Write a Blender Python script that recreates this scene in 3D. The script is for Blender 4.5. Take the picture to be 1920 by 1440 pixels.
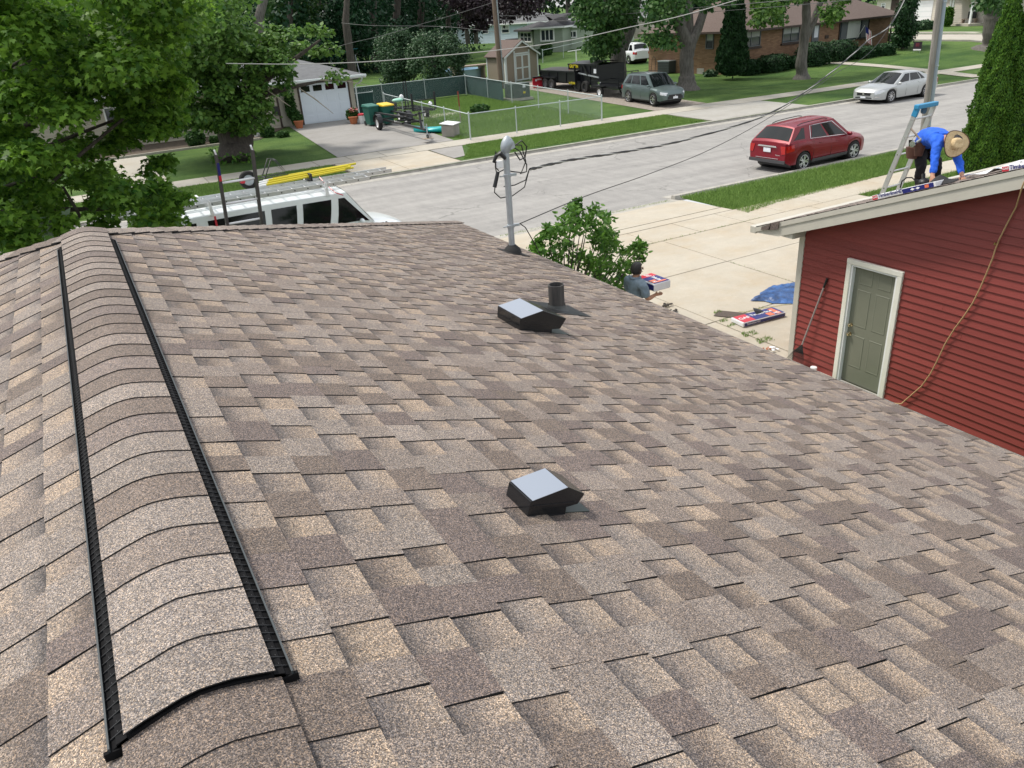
import bpy, math, random
import numpy as np
from mathutils import Vector, Matrix
random.seed(7); RNG = np.random.default_rng(11)
for o in list(bpy.data.objects): bpy.data.objects.remove(o)
S = bpy.context.scene
C = S.collection
# ---------------------------------------------------------------- camera
CAM = np.array([0, 0, 5.5])
c0 = np.array([960.0, 720.0]); FPX = 1438.0
def _d(p): return np.array([p[0]-c0[0], p[1]-c0[1], FPX])
_Y = _d((68, 86)); _Y /= np.linalg.norm(_Y)
_X = _d((3897, -186)); _X -= _X.dot(_Y)*_Y; _X /= np.linalg.norm(_X)
_Z = np.cross(_X, _Y)
R3 = np.array([_X, _Y, _Z])                    # world = R3 @ camera(right, down, forward)
cam = bpy.data.objects.new('camera', bpy.data.cameras.new('camera')); C.objects.link(cam)
M = Matrix(((R3[0,0], -R3[0,1], -R3[0,2], 0), (R3[1,0], -R3[1,1], -R3[1,2], 0), (R3[2,0], -R3[2,1], -R3[2,2], 5.5), (0,0,0,1)))
cam.matrix_world = M
cam.data.sensor_width = 36; cam.data.lens = 36*FPX/1920
cam.data.clip_start = 0.05; cam.data.clip_end = 900
S.camera = cam
# ---------------------------------------------------------------- sky, sun, exposure
SUN_EL, SUN_AZ = math.radians(58), math.radians(-38)     # azimuth measured from +Y towards +X
w = bpy.data.worlds.new('World'); S.world = w; w.use_nodes = True
nt = w.node_tree; nt.nodes.clear()
out = nt.nodes.new('ShaderNodeOutputWorld'); bg = nt.nodes.new('ShaderNodeBackground')
sky = nt.nodes.new('ShaderNodeTexSky'); sky.sky_type = 'NISHITA'; sky.sun_disc = False
sky.sun_elevation = SUN_EL; sky.sun_rotation = SUN_AZ
sky.air_density = 1.0; sky.dust_density = 3.0; sky.ozone_density = 1.0; sky.altitude = 200
tc = nt.nodes.new('ShaderNodeTexCoord'); nz = nt.nodes.new('ShaderNodeTexNoise')
nz.inputs['Scale'].default_value = 2.2; nz.inputs['Detail'].default_value = 5; nz.inputs['Roughness'].default_value = .55
rp = nt.nodes.new('ShaderNodeValToRGB'); rp.color_ramp.elements[0].position = .34; rp.color_ramp.elements[1].position = .62
rp.color_ramp.elements[0].color = (.35,.35,.35,1); rp.color_ramp.elements[1].color = (1,1,1,1)
mx = nt.nodes.new('ShaderNodeMix'); mx.data_type = 'RGBA'
mx.inputs['B'].default_value = (7.5, 7.6, 7.8, 1)
nt.links.new(tc.outputs['Generated'], nz.inputs['Vector']); nt.links.new(nz.outputs['Fac'], rp.inputs['Fac'])
nt.links.new(rp.outputs['Color'], mx.inputs['Factor']); nt.links.new(sky.outputs['Color'], mx.inputs['A'])
nt.links.new(mx.outputs['Result'], bg.inputs['Color']); nt.links.new(bg.outputs['Background'], out.inputs['Surface'])
bg.inputs['Strength'].default_value = 0.1
sun = bpy.data.objects.new('sun', bpy.data.lights.new('sun', 'SUN')); C.objects.link(sun)
sun.data.energy = 2.2; sun.data.angle = math.radians(10); sun.data.color = (1, .94, .85)
sd = Vector((math.sin(SUN_AZ)*math.cos(SUN_EL), math.cos(SUN_AZ)*math.cos(SUN_EL), math.sin(SUN_EL)))
sun.rotation_euler = sd.to_track_quat('Z', 'Y').to_euler()
S.render.engine = 'CYCLES'
S.view_settings.view_transform = 'Standard'; S.view_settings.look = 'None'
S.view_settings.exposure = 0.72; S.view_settings.gamma = 1; S.view_settings.use_curve_mapping = False
S.render.resolution_x = 1024; S.render.resolution_y = 768
S.cycles.max_bounces = 8; S.cycles.transparent_max_bounces = 16
# ---------------------------------------------------------------- picture point -> place in the world
def ray(px, py):
    r = R3 @ _d((px, py)); return r/np.linalg.norm(r)
LOT = 0.12
def g(x, y):
    """height of the ground"""
    if 18.4 < y < 29.2: return 0.0
    if y <= 18.4: return LOT
    s = .035 if x < 32 else (.010 if x > 40 else .035-.025*(x-32)/8)
    rise = .028*max(0, min(x, 70)-44)*max(0, min(1, (y-34)/8))
    return LOT + s*max(0, min(y, 52)-31) + .012*max(0, y-52) + rise
def P(px, py, dz=0.0):
    r = ray(px, py); z = 0
    for i in range(60):
        t = (z+dz-5.5)/r[2]; z = .5*z+.5*g(t*r[0], t*r[1])
    return Vector((t*r[0], t*r[1], z+dz))
def PZ(px, py, z):
    r = ray(px, py); t = (z-5.5)/r[2]; return Vector((t*r[0], t*r[1], z))
def PX(px, py, X):
    r = ray(px, py); t = X/r[0]; return Vector((X, t*r[1], 5.5+t*r[2]))
def PY(px, py, Y):
    r = ray(px, py); t = Y/r[1]; return Vector((t*r[0], Y, 5.5+t*r[2]))
def on_wall(A, B, px, py):
    """ray against the vertical plane through A and B: distance along AB and height"""
    A = Vector(A); B = Vector(B); dr = Vector((B.x-A.x, B.y-A.y)); L = dr.length; dr /= L
    n = Vector((dr.y, -dr.x)); r = ray(px, py)
    t = (n.x*A.x+n.y*A.y)/(n.x*r[0]+n.y*r[1])
    return (t*r[0]-A.x)*dr.x+(t*r[1]-A.y)*dr.y, 5.5+t*r[2]
# ---------------------------------------------------------------- scene bookkeeping
def tag(o, label=None, cat=None, group=None, kind=None):
    if label: o['label'] = label
    if cat: o['category'] = cat
    if group: o['group'] = group
    if kind: o['kind'] = kind
    return o
def thing(name, label, cat, loc=(0,0,0), rz=0, group=None):
    o = bpy.data.objects.new(name, None); C.objects.link(o)
    o.location = loc; o.rotation_euler = (0, 0, rz); o.empty_display_size = .2
    bpy.context.view_layer.update()
    return tag(o, label, cat, group)
def copy_tree(o, parent=None):
    c = o.copy(); C.objects.link(c); c.parent = parent
    for ch in list(o.children): copy_tree(ch, c)
    return c
def wloc(o):
    v = Vector((0,0,0)); 
    while o: v = v+Vector(o.location); o = o.parent
    return v
def link(name, me, parent=None, world=False, loc=None):
    o = bpy.data.objects.new(name, me); C.objects.link(o)
    if parent is not None:
        o.parent = parent
        if world: o.location = -wloc(parent)
    if loc is not None: o.location = loc
    return o
class MB:
    """collects simple shapes and links them as ONE mesh object"""
    def __init__(s): s.v = []; s.f = []; s.m = []
    def add(s, vs, fs, mi=0):
        b = len(s.v); s.v += [tuple(v) for v in vs]; s.f += [tuple(i+b for i in f) for f in fs]; s.m += [mi]*len(fs); return s
    def box(s, lo, hi, mi=0, mat=None):
        x0,y0,z0 = lo; x1,y1,z1 = hi
        vs = [(x0,y0,z0),(x1,y0,z0),(x1,y1,z0),(x0,y1,z0),(x0,y0,z1),(x1,y0,z1),(x1,y1,z1),(x0,y1,z1)]
        if mat is not None: vs = [tuple(mat @ Vector(v)) for v in vs]
        return s.add(vs, [(0,3,2,1),(4,5,6,7),(0,1,5,4),(1,2,6,5),(2,3,7,6),(3,0,4,7)], mi)
    def bar(s, a, b, w, h, mi=0, up=(0,0,1)):
        a = Vector(a); b = Vector(b); d = (b-a); L = d.length; d.normalize()
        u = Vector(up); 
        if abs(d.dot(u)) > .99: u = Vector((1,0,0))
        x = d.cross(u).normalized(); z = x.cross(d)
        m = Matrix((x, d, z)).transposed().to_4x4(); m.translation = a
        return s.box((-w/2, 0, -h/2), (w/2, L, h/2), mi, m)
    def tube(s, pts, r, n=8, mi=0, cap=True):
        pts = [Vector(p) for p in pts]; rs = r if isinstance(r, (list, tuple)) else [r]*len(pts)
        b = len(s.v); prev = None; rings = []
        for i, p in enumerate(pts):
            d = (pts[min(i+1, len(pts)-1)]-pts[max(i-1, 0)])
            if d.length < 1e-9: d = Vector((0,0,1))
            d.normalize()
            if prev is None: u = d.orthogonal().normalized()
            else: u = (prev-d*prev.dot(d)); u = u.normalized() if u.length > 1e-6 else d.orthogonal().normalized()
            prev = u; v = d.cross(u)
            rings.append([p+(u*math.cos(2*math.pi*k/n)+v*math.sin(2*math.pi*k/n))*rs[i] for k in range(n)])
        return s.loft(rings, mi, cap)
    def loft(s, rings, mi=0, cap=True, closed=True):
        n = len(rings[0]); b = 0; vs = [p for r in rings for p in r]; fs = []
        for i in range(len(rings)-1):
            for k in range(n if closed else n-1):
                k2 = (k+1) % n
                fs.append((i*n+k, i*n+k2, (i+1)*n+k2, (i+1)*n+k))
        if cap and closed:
            fs.append(tuple(reversed(range(n)))); fs.append(tuple((len(rings)-1)*n+k for k in range(n)))
        return s.add(vs, fs, mi)
    def lathe(s, prof, c=(0,0,0), n=16, mi=0, axis='z', cap=True):
        rings = []
        for r, h in prof:
            ring = []
            for k in range(n):
                a = 2*math.pi*k/n; x, y = r*math.cos(a), r*math.sin(a)
                p = {'z': (x, y, h), 'y': (x, h, y), 'x': (h, x, y)}[axis]
                ring.append((p[0]+c[0], p[1]+c[1], p[2]+c[2]))
            rings.append(ring)
        return s.loft(rings, mi, cap)
    def prism(s, poly, ext, mi=0):
        ext = Vector(ext); a = [Vector(p) for p in poly]; b = [p+ext for p in a]; n = len(a)
        return s.add(a+b, [tuple(reversed(range(n))), tuple(range(n, 2*n))]+[(k, (k+1)%n, (k+1)%n+n, k+n) for k in range(n)], mi)
    def poly(s, pts, mi=0): return s.add(pts, [tuple(range(len(pts)))], mi)
    def sphere(s, c, r, n=10, m=7, mi=0):
        r = r if isinstance(r, (tuple, list)) else (r, r, r); rings = []
        for i in range(m+1):
            t = math.pi*(.02+.96*i/m)
            rings.append([(c[0]+r[0]*math.sin(t)*math.cos(2*math.pi*k/n), c[1]+r[1]*math.sin(t)*math.sin(2*math.pi*k/n), c[2]-r[2]*math.cos(t)) for k in range(n)])
        return s.loft(rings, mi)
    def mesh(s, name, mats, smooth=None):
        me = bpy.data.meshes.new(name); me.from_pydata(s.v, [], s.f)
        for m in (mats if isinstance(mats, (list, tuple)) else [mats]): me.materials.append(m)
        if any(s.m): me.polygons.foreach_set('material_index', s.m)
        if smooth is not None:
            me.polygons.foreach_set('use_smooth', [True]*len(me.polygons)); me.update(); me.set_sharp_from_angle(angle=math.radians(smooth))
        me.update(); return me
    def build(s, name, mats, parent=None, smooth=None, world=False, bevel=0):
        o = link(name, s.mesh(name, mats, smooth), parent, world)
        if bevel:
            b = o.modifiers.new('bevel', 'BEVEL'); b.width = bevel; b.segments = 2; b.limit_method = 'ANGLE'
            b.harden_normals = False
        return o
# ---------------------------------------------------------------- materials
def mat(name, col, rough=.7, metal=0, var=0, vscale=3.0, bump=0, bscale=30, col2=None, spec=.5, coat=0, trans=0, detail=6, stretch=None, alpha=1):
    m = bpy.data.materials.new(name); m.use_nodes = True; n = m.node_tree.nodes; l = m.node_tree.links
    b = n['Principled BSDF']; b.inputs['Base Color'].default_value = (*col, 1); b.inputs['Roughness'].default_value = rough
    b.inputs['Metallic'].default_value = metal; b.inputs['Specular IOR Level'].default_value = spec
    b.inputs['Coat Weight'].default_value = coat; b.inputs['Coat Roughness'].default_value = .04
    if trans: b.inputs['Transmission Weight'].default_value = trans
    if var or bump or col2:
        t = n.new('ShaderNodeTexCoord'); vec = t.outputs['Object']
        if stretch:
            mp = n.new('ShaderNodeMapping'); mp.inputs['Scale'].default_value = stretch; l.new(vec, mp.inputs['Vector']); vec = mp.outputs['Vector']
    if var or col2:
        z = n.new('ShaderNodeTexNoise'); z.inputs['Scale'].default_value = vscale; z.inputs['Detail'].default_value = detail; z.inputs['Roughness'].default_value = .65
        l.new(vec, z.inputs['Vector']); r = n.new('ShaderNodeValToRGB')
        r.color_ramp.elements[0].position = .32; r.color_ramp.elements[1].position = .68
        c2 = col2 if col2 else tuple(min(1, c*(1+var)) for c in col)
        c1 = col if col2 else tuple(c*(1-var) for c in col)
        r.color_ramp.elements[0].color = (*c1, 1); r.color_ramp.elements[1].color = (*c2, 1)
        l.new(z.outputs['Fac'], r.inputs['Fac']); l.new(r.outputs['Color'], b.inputs['Base Color'])
    if bump:
        z2 = n.new('ShaderNodeTexNoise'); z2.inputs['Scale'].default_value = bscale; z2.inputs['Detail'].default_value = 4
        l.new(vec, z2.inputs['Vector']); bp = n.new('ShaderNodeBump'); bp.inputs['Strength'].default_value = min(1, bump); bp.inputs['Distance'].default_value = .02
        l.new(z2.outputs['Fac'], bp.inputs['Height']); l.new(bp.outputs['Normal'], b.inputs['Normal'])
    return m
def leafmat(name, c1, c2, vs=1.0, tl=.35, spec=.3):
    """leaf: each leaf its own tint between c1 and c2, some light passing through"""
    m = bpy.data.materials.new(name); m.use_nodes = True; n = m.node_tree.nodes; l = m.node_tree.links
    b = n['Principled BSDF']; b.inputs['Roughness'].default_value = .5; b.inputs['Specular IOR Level'].default_value = spec
    ge = n.new('ShaderNodeNewGeometry'); t = n.new('ShaderNodeTexCoord'); z = n.new('ShaderNodeTexNoise'); z.inputs['Scale'].default_value = vs; z.inputs['Detail'].default_value = 3
    l.new(t.outputs['Object'], z.inputs['Vector'])
    a = n.new('ShaderNodeMath'); a.operation = 'ADD'; l.new(ge.outputs['Random Per Island'], a.inputs[0]); l.new(z.outputs['Fac'], a.inputs[1])
    mr = n.new('ShaderNodeMapRange'); mr.inputs['From Min'].default_value = .35; mr.inputs['From Max'].default_value = 1.55; l.new(a.outputs[0], mr.inputs['Value'])
    mixc = n.new('ShaderNodeMix'); mixc.data_type = 'RGBA'; mixc.inputs['A'].default_value = (*c1, 1); mixc.inputs['B'].default_value = (*c2, 1)
    l.new(mr.outputs['Result'], mixc.inputs['Factor']); l.new(mixc.outputs['Result'], b.inputs['Base Color'])
    tr = n.new('ShaderNodeBsdfTranslucent'); l.new(mixc.outputs['Result'], tr.inputs['Color'])
    ms = n.new('ShaderNodeMixShader'); ms.inputs['Fac'].default_value = tl
    l.new(b.outputs['BSDF'], ms.inputs[1]); l.new(tr.outputs['BSDF'], ms.inputs[2]); l.new(ms.outputs['Shader'], n['Material Output'].inputs['Surface'])
    return m
W = {}
def slabmat(name, col, stain, ds=.5):
    """paving: broad warm stains, mid blotches, fine grit and a few dark spots"""
    m = mat(name, col, .88, bump=.3, bscale=70); n = m.node_tree.nodes; l = m.node_tree.links; b = n['Principled BSDF']; t = n.new('ShaderNodeTexCoord')
    def nz(s, d, lo, hi, a, c, prev, st=None):
        z = n.new('ShaderNodeTexNoise'); z.inputs['Scale'].default_value = s; z.inputs['Detail'].default_value = d; z.inputs['Roughness'].default_value = .7
        mp = n.new('ShaderNodeMapping'); mp.inputs['Scale'].default_value = st or (1,1,1); l.new(t.outputs['Object'], mp.inputs['Vector']); l.new(mp.outputs['Vector'], z.inputs['Vector'])
        r = n.new('ShaderNodeMapRange'); r.inputs['From Min'].default_value = lo; r.inputs['From Max'].default_value = hi; r.inputs['To Max'].default_value = a; l.new(z.outputs['Fac'], r.inputs['Value'])
        x = n.new('ShaderNodeMix'); x.data_type = 'RGBA'; x.inputs['B'].default_value = (*c, 1); l.new(r.outputs[0], x.inputs['Factor'])
        if prev is None: x.inputs['A'].default_value = (*col, 1)
        else: l.new(prev, x.inputs['A'])
        return x.outputs['Result']
    p = nz(.55, 5, .45, .75, .75, stain, None, (1, 1.6, 1)); p = nz(2.3, 6, .40, .72, .5, tuple(c*.80 for c in col), p); p = nz(3.1, 5, .56, .74, .6, tuple(min(1, c*1.16) for c in col), p)
    p = nz(11, 4, .66, .74, .55, tuple(c*.45 for c in col), p); p = nz(60, 3, .52, .72, .5, tuple(c*.62 for c in col), p); l.new(p, b.inputs['Base Color']); return m
W['concrete'] = slabmat('pale_concrete', (.46,.42,.345), (.40,.315,.205)); W['walk'] = slabmat('walk_concrete', (.43,.405,.35), (.35,.30,.22)); W['greyconc'] = slabmat('grey_concrete', (.37,.36,.33), (.28,.26,.22))
W['kerb'] = mat('kerb_concrete', (.36,.345,.31), .9, var=.2, vscale=2.5, bump=.3, bscale=40)
W['joint'] = mat('soil_in_joints', (.10,.09,.06), .95, var=.4, vscale=6)
W['asphaltdrive'] = slabmat('grey_drive_paving', (.30,.29,.275), (.22,.21,.19))
W['gravel'] = mat('gravel', (.20,.17,.14), .95, col2=(.36,.32,.28), vscale=9, bump=1, bscale=25)
W['soil'] = mat('soil_bed', (.09,.07,.05), .95, var=.4, vscale=5, bump=.6)
W['white'] = mat('white_paint', (.80,.81,.82), .4, var=.03)
W['whitemetal'] = mat('white_coated_metal', (.78,.79,.80), .35)
W['black'] = mat('black_plastic', (.012,.013,.015), .45)
W['blackmetal'] = mat('black_enamel', (.012,.012,.014), .3, spec=.6)
W['rubber'] = mat('tyre_rubber', (.018,.018,.018), .85)
W['chrome'] = mat('chrome', (.75,.75,.76), .15, metal=1)
W['alloy'] = mat('alloy_wheel', (.62,.63,.65), .28, metal=.9)
W['galv'] = mat('galvanised_steel', (.42,.46,.49), .5, metal=.6, var=.12, vscale=9)
W['alu'] = mat('ladder_aluminium', (.60,.62,.63), .38, metal=.75, var=.08, vscale=6)
W['darkglass'] = mat('tinted_glass', (.006,.008,.009), .06, spec=.42)
W['winglass'] = mat('window_glass', (.035,.045,.055), .08, spec=.8)
W['curtain'] = mat('window_curtain', (.42,.44,.42), .8, var=.1, stretch=(8,8,.4))
W['bark'] = mat('tree_bark', (.075,.068,.060), .95, col2=(.175,.165,.150), vscale=5, bump=1, bscale=14, stretch=(2.5,2.5,.45))
W['barkdark'] = mat('shaded_bark', (.040,.034,.029), .95, col2=(.095,.082,.070), vscale=5, bump=1, bscale=14, stretch=(2.5,2.5,.45))
W['twig'] = mat('pale_dead_wood', (.30,.27,.22), .9, var=.2)
W['screen'] = mat('green_privacy_cloth', (.008,.045,.040), .75, var=.22, vscale=1.5, bump=.25, bscale=5)
W['terracotta'] = mat('terracotta', (.42,.14,.06), .8, var=.1)
W['skin'] = mat('skin', (.42,.22,.14), .55, var=.06)
W['hair'] = mat('black_hair', (.012,.010,.009), .45, bump=.6, bscale=120)
W['wood'] = mat('weathered_wood', (.20,.15,.11), .85, col2=(.33,.28,.23), vscale=4, stretch=(3,3,.3), bump=.3)
# ================================================================ ground
def lawnmat():
    m = bpy.data.materials.new('mown_grass'); m.use_nodes = True; n = m.node_tree.nodes; l = m.node_tree.links; b = n['Principled BSDF']
    b.inputs['Roughness'].default_value = .9; b.inputs['Specular IOR Level'].default_value = .15
    t = n.new('ShaderNodeTexCoord')
    def noise(s, d, st=None):
        z = n.new('ShaderNodeTexNoise'); z.inputs['Scale'].default_value = s; z.inputs['Detail'].default_value = d; z.inputs['Roughness'].default_value = .7
        if st:
            mp = n.new('ShaderNodeMapping'); mp.inputs['Scale'].default_value = st; mp.inputs['Rotation'].default_value = (0,0,.35); l.new(t.outputs['Object'], mp.inputs['Vector']); l.new(mp.outputs['Vector'], z.inputs['Vector'])
        else: l.new(t.outputs['Object'], z.inputs['Vector'])
        return z
    a = noise(.22, 5); c = noise(9, 6); st = noise(.9, 2, (.16, 1.6, 1))
    r1 = n.new('ShaderNodeValToRGB'); e = r1.color_ramp.elements; e[0].position = .33; e[1].position = .66
    e[0].color = (.045,.100,.026,1); e[1].color = (.115,.190,.048,1)
    s1 = n.new('ShaderNodeMath'); s1.operation = 'MULTIPLY_ADD'; l.new(st.outputs['Fac'], s1.inputs[0]); s1.inputs[1].default_value = .35; l.new(a.outputs['Fac'], s1.inputs[2])
    s2 = n.new('ShaderNodeMath'); s2.operation = 'MULTIPLY_ADD'; l.new(c.outputs['Fac'], s2.inputs[0]); s2.inputs[1].default_value = .45; l.new(s1.outputs[0], s2.inputs[2])
    s3 = n.new('ShaderNodeMath'); s3.operation = 'SUBTRACT'; l.new(s2.outputs[0], s3.inputs[0]); s3.inputs[1].default_value = .4
    l.new(s3.outputs[0], r1.inputs['Fac']); l.new(r1.outputs['Color'], b.inputs['Base Color'])
    z = noise(38, 4); bp = n.new('ShaderNodeBump'); bp.inputs['Strength'].default_value = .9; bp.inputs['Distance'].default_value = .06
    l.new(z.outputs['Fac'], bp.inputs['Height']); l.new(bp.outputs['Normal'], b.inputs['Normal'])
    return m
W['lawn'] = lawnmat()
def streetmat():
    m = mat('worn_street_paving', (.27,.262,.25), .85, var=.0)
    n = m.node_tree.nodes; l = m.node_tree.links; b = n['Principled BSDF']; t = n.new('ShaderNodeTexCoord')
    def noise(s, d, st=None, rough=.65):
        z = n.new('ShaderNodeTexNoise'); z.inputs['Scale'].default_value = s; z.inputs['Detail'].default_value = d; z.inputs['Roughness'].default_value = rough
        mp = n.new('ShaderNodeMapping'); mp.inputs['Scale'].default_value = st or (1,1,1); l.new(t.outputs['Object'], mp.inputs['Vector']); l.new(mp.outputs['Vector'], z.inputs['Vector'])
        return z
    a = noise(1.0, 6, (.10, .9, 1)); c = noise(28, 3, None, .8); q = noise(2.2, 6, (1.4, .5, 1))
    x1 = n.new('ShaderNodeMath'); x1.operation = 'MULTIPLY_ADD'; l.new(c.outputs['Fac'], x1.inputs[0]); x1.inputs[1].default_value = .9; l.new(a.outputs['Fac'], x1.inputs[2])
    x2 = n.new('ShaderNodeMath'); x2.operation = 'MULTIPLY_ADD'; l.new(q.outputs['Fac'], x2.inputs[0]); x2.inputs[1].default_value = .6; l.new(x1.outputs[0], x2.inputs[2])
    x3 = n.new('ShaderNodeMath'); x3.operation = 'SUBTRACT'; l.new(x2.outputs[0], x3.inputs[0]); x3.inputs[1].default_value = .75
    r = n.new('ShaderNodeValToRGB'); e = r.color_ramp.elements; e[0].position = .2; e[1].position = .8; e[0].color = (.20,.195,.188,1); e[1].color = (.37,.36,.34,1)
    l.new(x3.outputs[0], r.inputs['Fac'])
    # sealed cracks: cell edges bent by noise, broken up by a mask; darker tyre lanes and pale worn grit
    wz = noise(1.3, 4); vm = n.new('ShaderNodeVectorMath'); vm.operation = 'MULTIPLY_ADD'; l.new(wz.outputs['Color'], vm.inputs[0]); vm.inputs[1].default_value = (1.1,1.1,0); l.new(t.outputs['Object'], vm.inputs[2])
    vo = n.new('ShaderNodeTexVoronoi'); vo.feature = 'DISTANCE_TO_EDGE'; vo.inputs['Scale'].default_value = .24; l.new(vm.outputs[0], vo.inputs['Vector'])
    cr = n.new('ShaderNodeMapRange'); cr.inputs['From Min'].default_value = .002; cr.inputs['From Max'].default_value = .007; cr.inputs['To Min'].default_value = 1; cr.inputs['To Max'].default_value = 0; l.new(vo.outputs['Distance'], cr.inputs['Value'])
    mk = noise(.35, 2); mr = n.new('ShaderNodeMapRange'); mr.inputs['From Min'].default_value = .46; mr.inputs['From Max'].default_value = .56; mr.inputs['To Max'].default_value = .55; l.new(mk.outputs['Fac'], mr.inputs['Value'])
    mm = n.new('ShaderNodeMath'); mm.operation = 'MULTIPLY'; l.new(cr.outputs[0], mm.inputs[0]); l.new(mr.outputs[0], mm.inputs[1])
    mc = n.new('ShaderNodeMix'); mc.data_type = 'RGBA'; mc.inputs['B'].default_value = (.09,.088,.085,1); l.new(mm.outputs[0], mc.inputs['Factor']); l.new(r.outputs['Color'], mc.inputs['A'])
    sp = noise(75, 2, None, .9); sr = n.new('ShaderNodeMapRange'); sr.inputs['From Min'].default_value = .56; sr.inputs['From Max'].default_value = .72; sr.inputs['To Max'].default_value = .5; l.new(sp.outputs['Fac'], sr.inputs['Value'])
    m2_ = n.new('ShaderNodeMix'); m2_.data_type = 'RGBA'; m2_.inputs['B'].default_value = (.10,.10,.098,1); l.new(sr.outputs[0], m2_.inputs['Factor']); l.new(mc.outputs['Result'], m2_.inputs['A']); l.new(m2_.outputs['Result'], b.inputs['Base Color'])
    bp = n.new('ShaderNodeBump'); bp.inputs['Strength'].default_value = .35; bp.inputs['Distance'].default_value = .02
    l.new(c.outputs['Fac'], bp.inputs['Height']); l.new(bp.outputs['Normal'], b.inputs['Normal'])
    return m
W['street'] = streetmat()
def grid(name, xs, ys, m, dz=0, kind='structure', gf=None):
    gf = gf or g; mb = MB(); nx = len(xs); ny = len(ys)
    vs = [(x, y, gf(x, y)+dz) for y in ys for x in xs]
    fs = [(j*nx+i, j*nx+i+1, (j+1)*nx+i+1, (j+1)*nx+i) for j in range(ny-1) for i in range(nx-1)]
    mb.add(vs, fs); return tag(mb.build(name, m, smooth=30), kind=kind)
def gfar(x, y): return g(x, max(y, 29.21))
xs = [-260,-120,-60,-30,0,15,25,32,34,36,38,40,44,48,52,56,60,65,70,75,90,120,200,420]
grid('lawn', xs, [-150,-40,0,10,15.76], W['lawn'], gf=lambda x, y: LOT)
grid('near_verge', [-260,-60,8.0], [15.76,17.9], W['lawn'], gf=lambda x, y: LOT)
grid('near_verge', [15.7,40,100,420], [15.76,17.9], W['lawn'], gf=lambda x, y: LOT)
grid('far_lawn', xs, [29.20,31,34,36,38,40,42,46,52,60,70,100,160,260,520], W['lawn'], gf=gfar)
mb = MB(); mb.poly([(-260,18.2,0),(420,18.2,0),(420,29.4,0),(-260,29.4,0)]); tag(mb.build('street', W['street']), kind='structure')
def kerb_line(name, y0, sgn, x0, x1):
    """kerb with a rounded face and a flat gutter pan, one casting every 3 m"""
    mb = MB(); x = x0
    while x < x1:
        e = min(x+3, x1); prof = [(0,.004),(.0,-.05),(-.62,-.05),(-.62,LOT+.012),(-.50,LOT+.014),(-.46,LOT-.01),(-.43,.022)]
        a = [(x+.008, y0-sgn*(p+.43), z) for p, z in prof]; b = [(e-.008, y0-sgn*(p+.43), z) for p, z in prof]
        mb.loft([a, b] if sgn < 0 else [b, a]); x = e
    return tag(mb.build(name, W['kerb']), kind='structure')
kerb_line('near_kerb', 18.40, -1, -60, 8.0)
kerb_line('near_kerb', 18.40, -1, 15.7, 100)
mb = MB(); mb.prism([(8.0,17.9,-.03),(8.0,18.4,-.03),(8.0,18.4,.012),(8.0,17.9,.05)], (7.7,0,0)); tag(mb.build('apron_lip', W['kerb']), kind='structure')
k2 = kerb_line('far_kerb', 29.20, 1, -60, 70)
def patch(name, pts, m, dz, n=8, kind='structure', parent=None, gf=None):
    """sheet that follows the ground inside the quad pts"""
    a, b, c, d = [Vector((p[0], p[1])) for p in pts]; vs = []
    for j in range(n+1):
        for i in range(n+1):
            u, v = i/n, j/n; q = (a*(1-u)+b*u)*(1-v)+(d*(1-u)+c*u)*v
            vs.append((q.x, q.y, (gf or (gfar if q.y > 25 else g))(q.x, q.y)+dz))
    fs = [(j*(n+1)+i, j*(n+1)+i+1, (j+1)*(n+1)+i+1, (j+1)*(n+1)+i) for j in range(n) for i in range(n)]
    mb = MB(); mb.add(vs, fs); o = mb.build(name, m, parent, smooth=40)
    return tag(o, kind=kind) if kind else o
def slabs(name, m, cells, base, top=.022, gap=.012, jitter=.003, fh=None):
    """a pavement: every slab is an object of its own on a bed of soil"""
    root = patch(name, base, W['joint'], .004, n=10, gf=fh)
    for (x0, y0, x1, y1) in cells:
        j = random.uniform(-jitter, jitter); q = [(x0+gap,y0+gap),(x1-gap,y0+gap),(x1-gap,y1-gap),(x0+gap,y1-gap)]; h = fh or (gfar if y0 > 25 else g)
        e = .006; mb = MB()
        lo = [(x, y, h(x, y)-.02) for x, y in q]; mid = [(x, y, h(x, y)+top+j-e) for x, y in q]
        cx, cy = (x0+x1)/2, (y0+y1)/2; hi = [(x+(e if x < cx else -e), y+(e if y < cy else -e), h(x, y)+top+j) for x, y in q]
        mb.loft([lo, mid, hi]); mb.build('slab', m, root)
    return root
# our side: drive in front of the garage, walk, apron
def near(x, y): return LOT if y < 16.2 else LOT-(LOT-.015)*(y-16.2)/2.2
cells = []
for (ya, yb) in ((7.0,9.8),(9.8,12.35),(12.35,14.6)):
    for (xa, xb) in ((5.6,6.9),(6.9,9.5),(9.5,12.24),(12.24,15.0),(15.0,17.4),(17.4,19.4)):
        if xa >= 9.4 and ya < 7.5: ya2 = 7.95
        else: ya2 = ya
        cells.append((xa, ya2, xb, yb))
slabs('concrete_drive', W['concrete'], cells, [(5.5,6.9),(19.5,6.9),(19.5,14.62),(5.5,14.62)])
slabs('near_pavement', W['concrete'], [(x, 14.6, x+1.5, 15.75) for x in np.arange(-3, 45, 1.5)], [(-3,14.58),(45,14.58),(45,15.77),(-3,15.77)])
slabs('drive_apron', W['concrete'], [(8.0,15.75,11.8,17.9),(11.8,15.75,15.7,17.9)], [(8,15.76),(15.7,15.76),(15.7,17.9),(8,17.9)], fh=lambda x, y: near(x, y)+.006)
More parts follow.
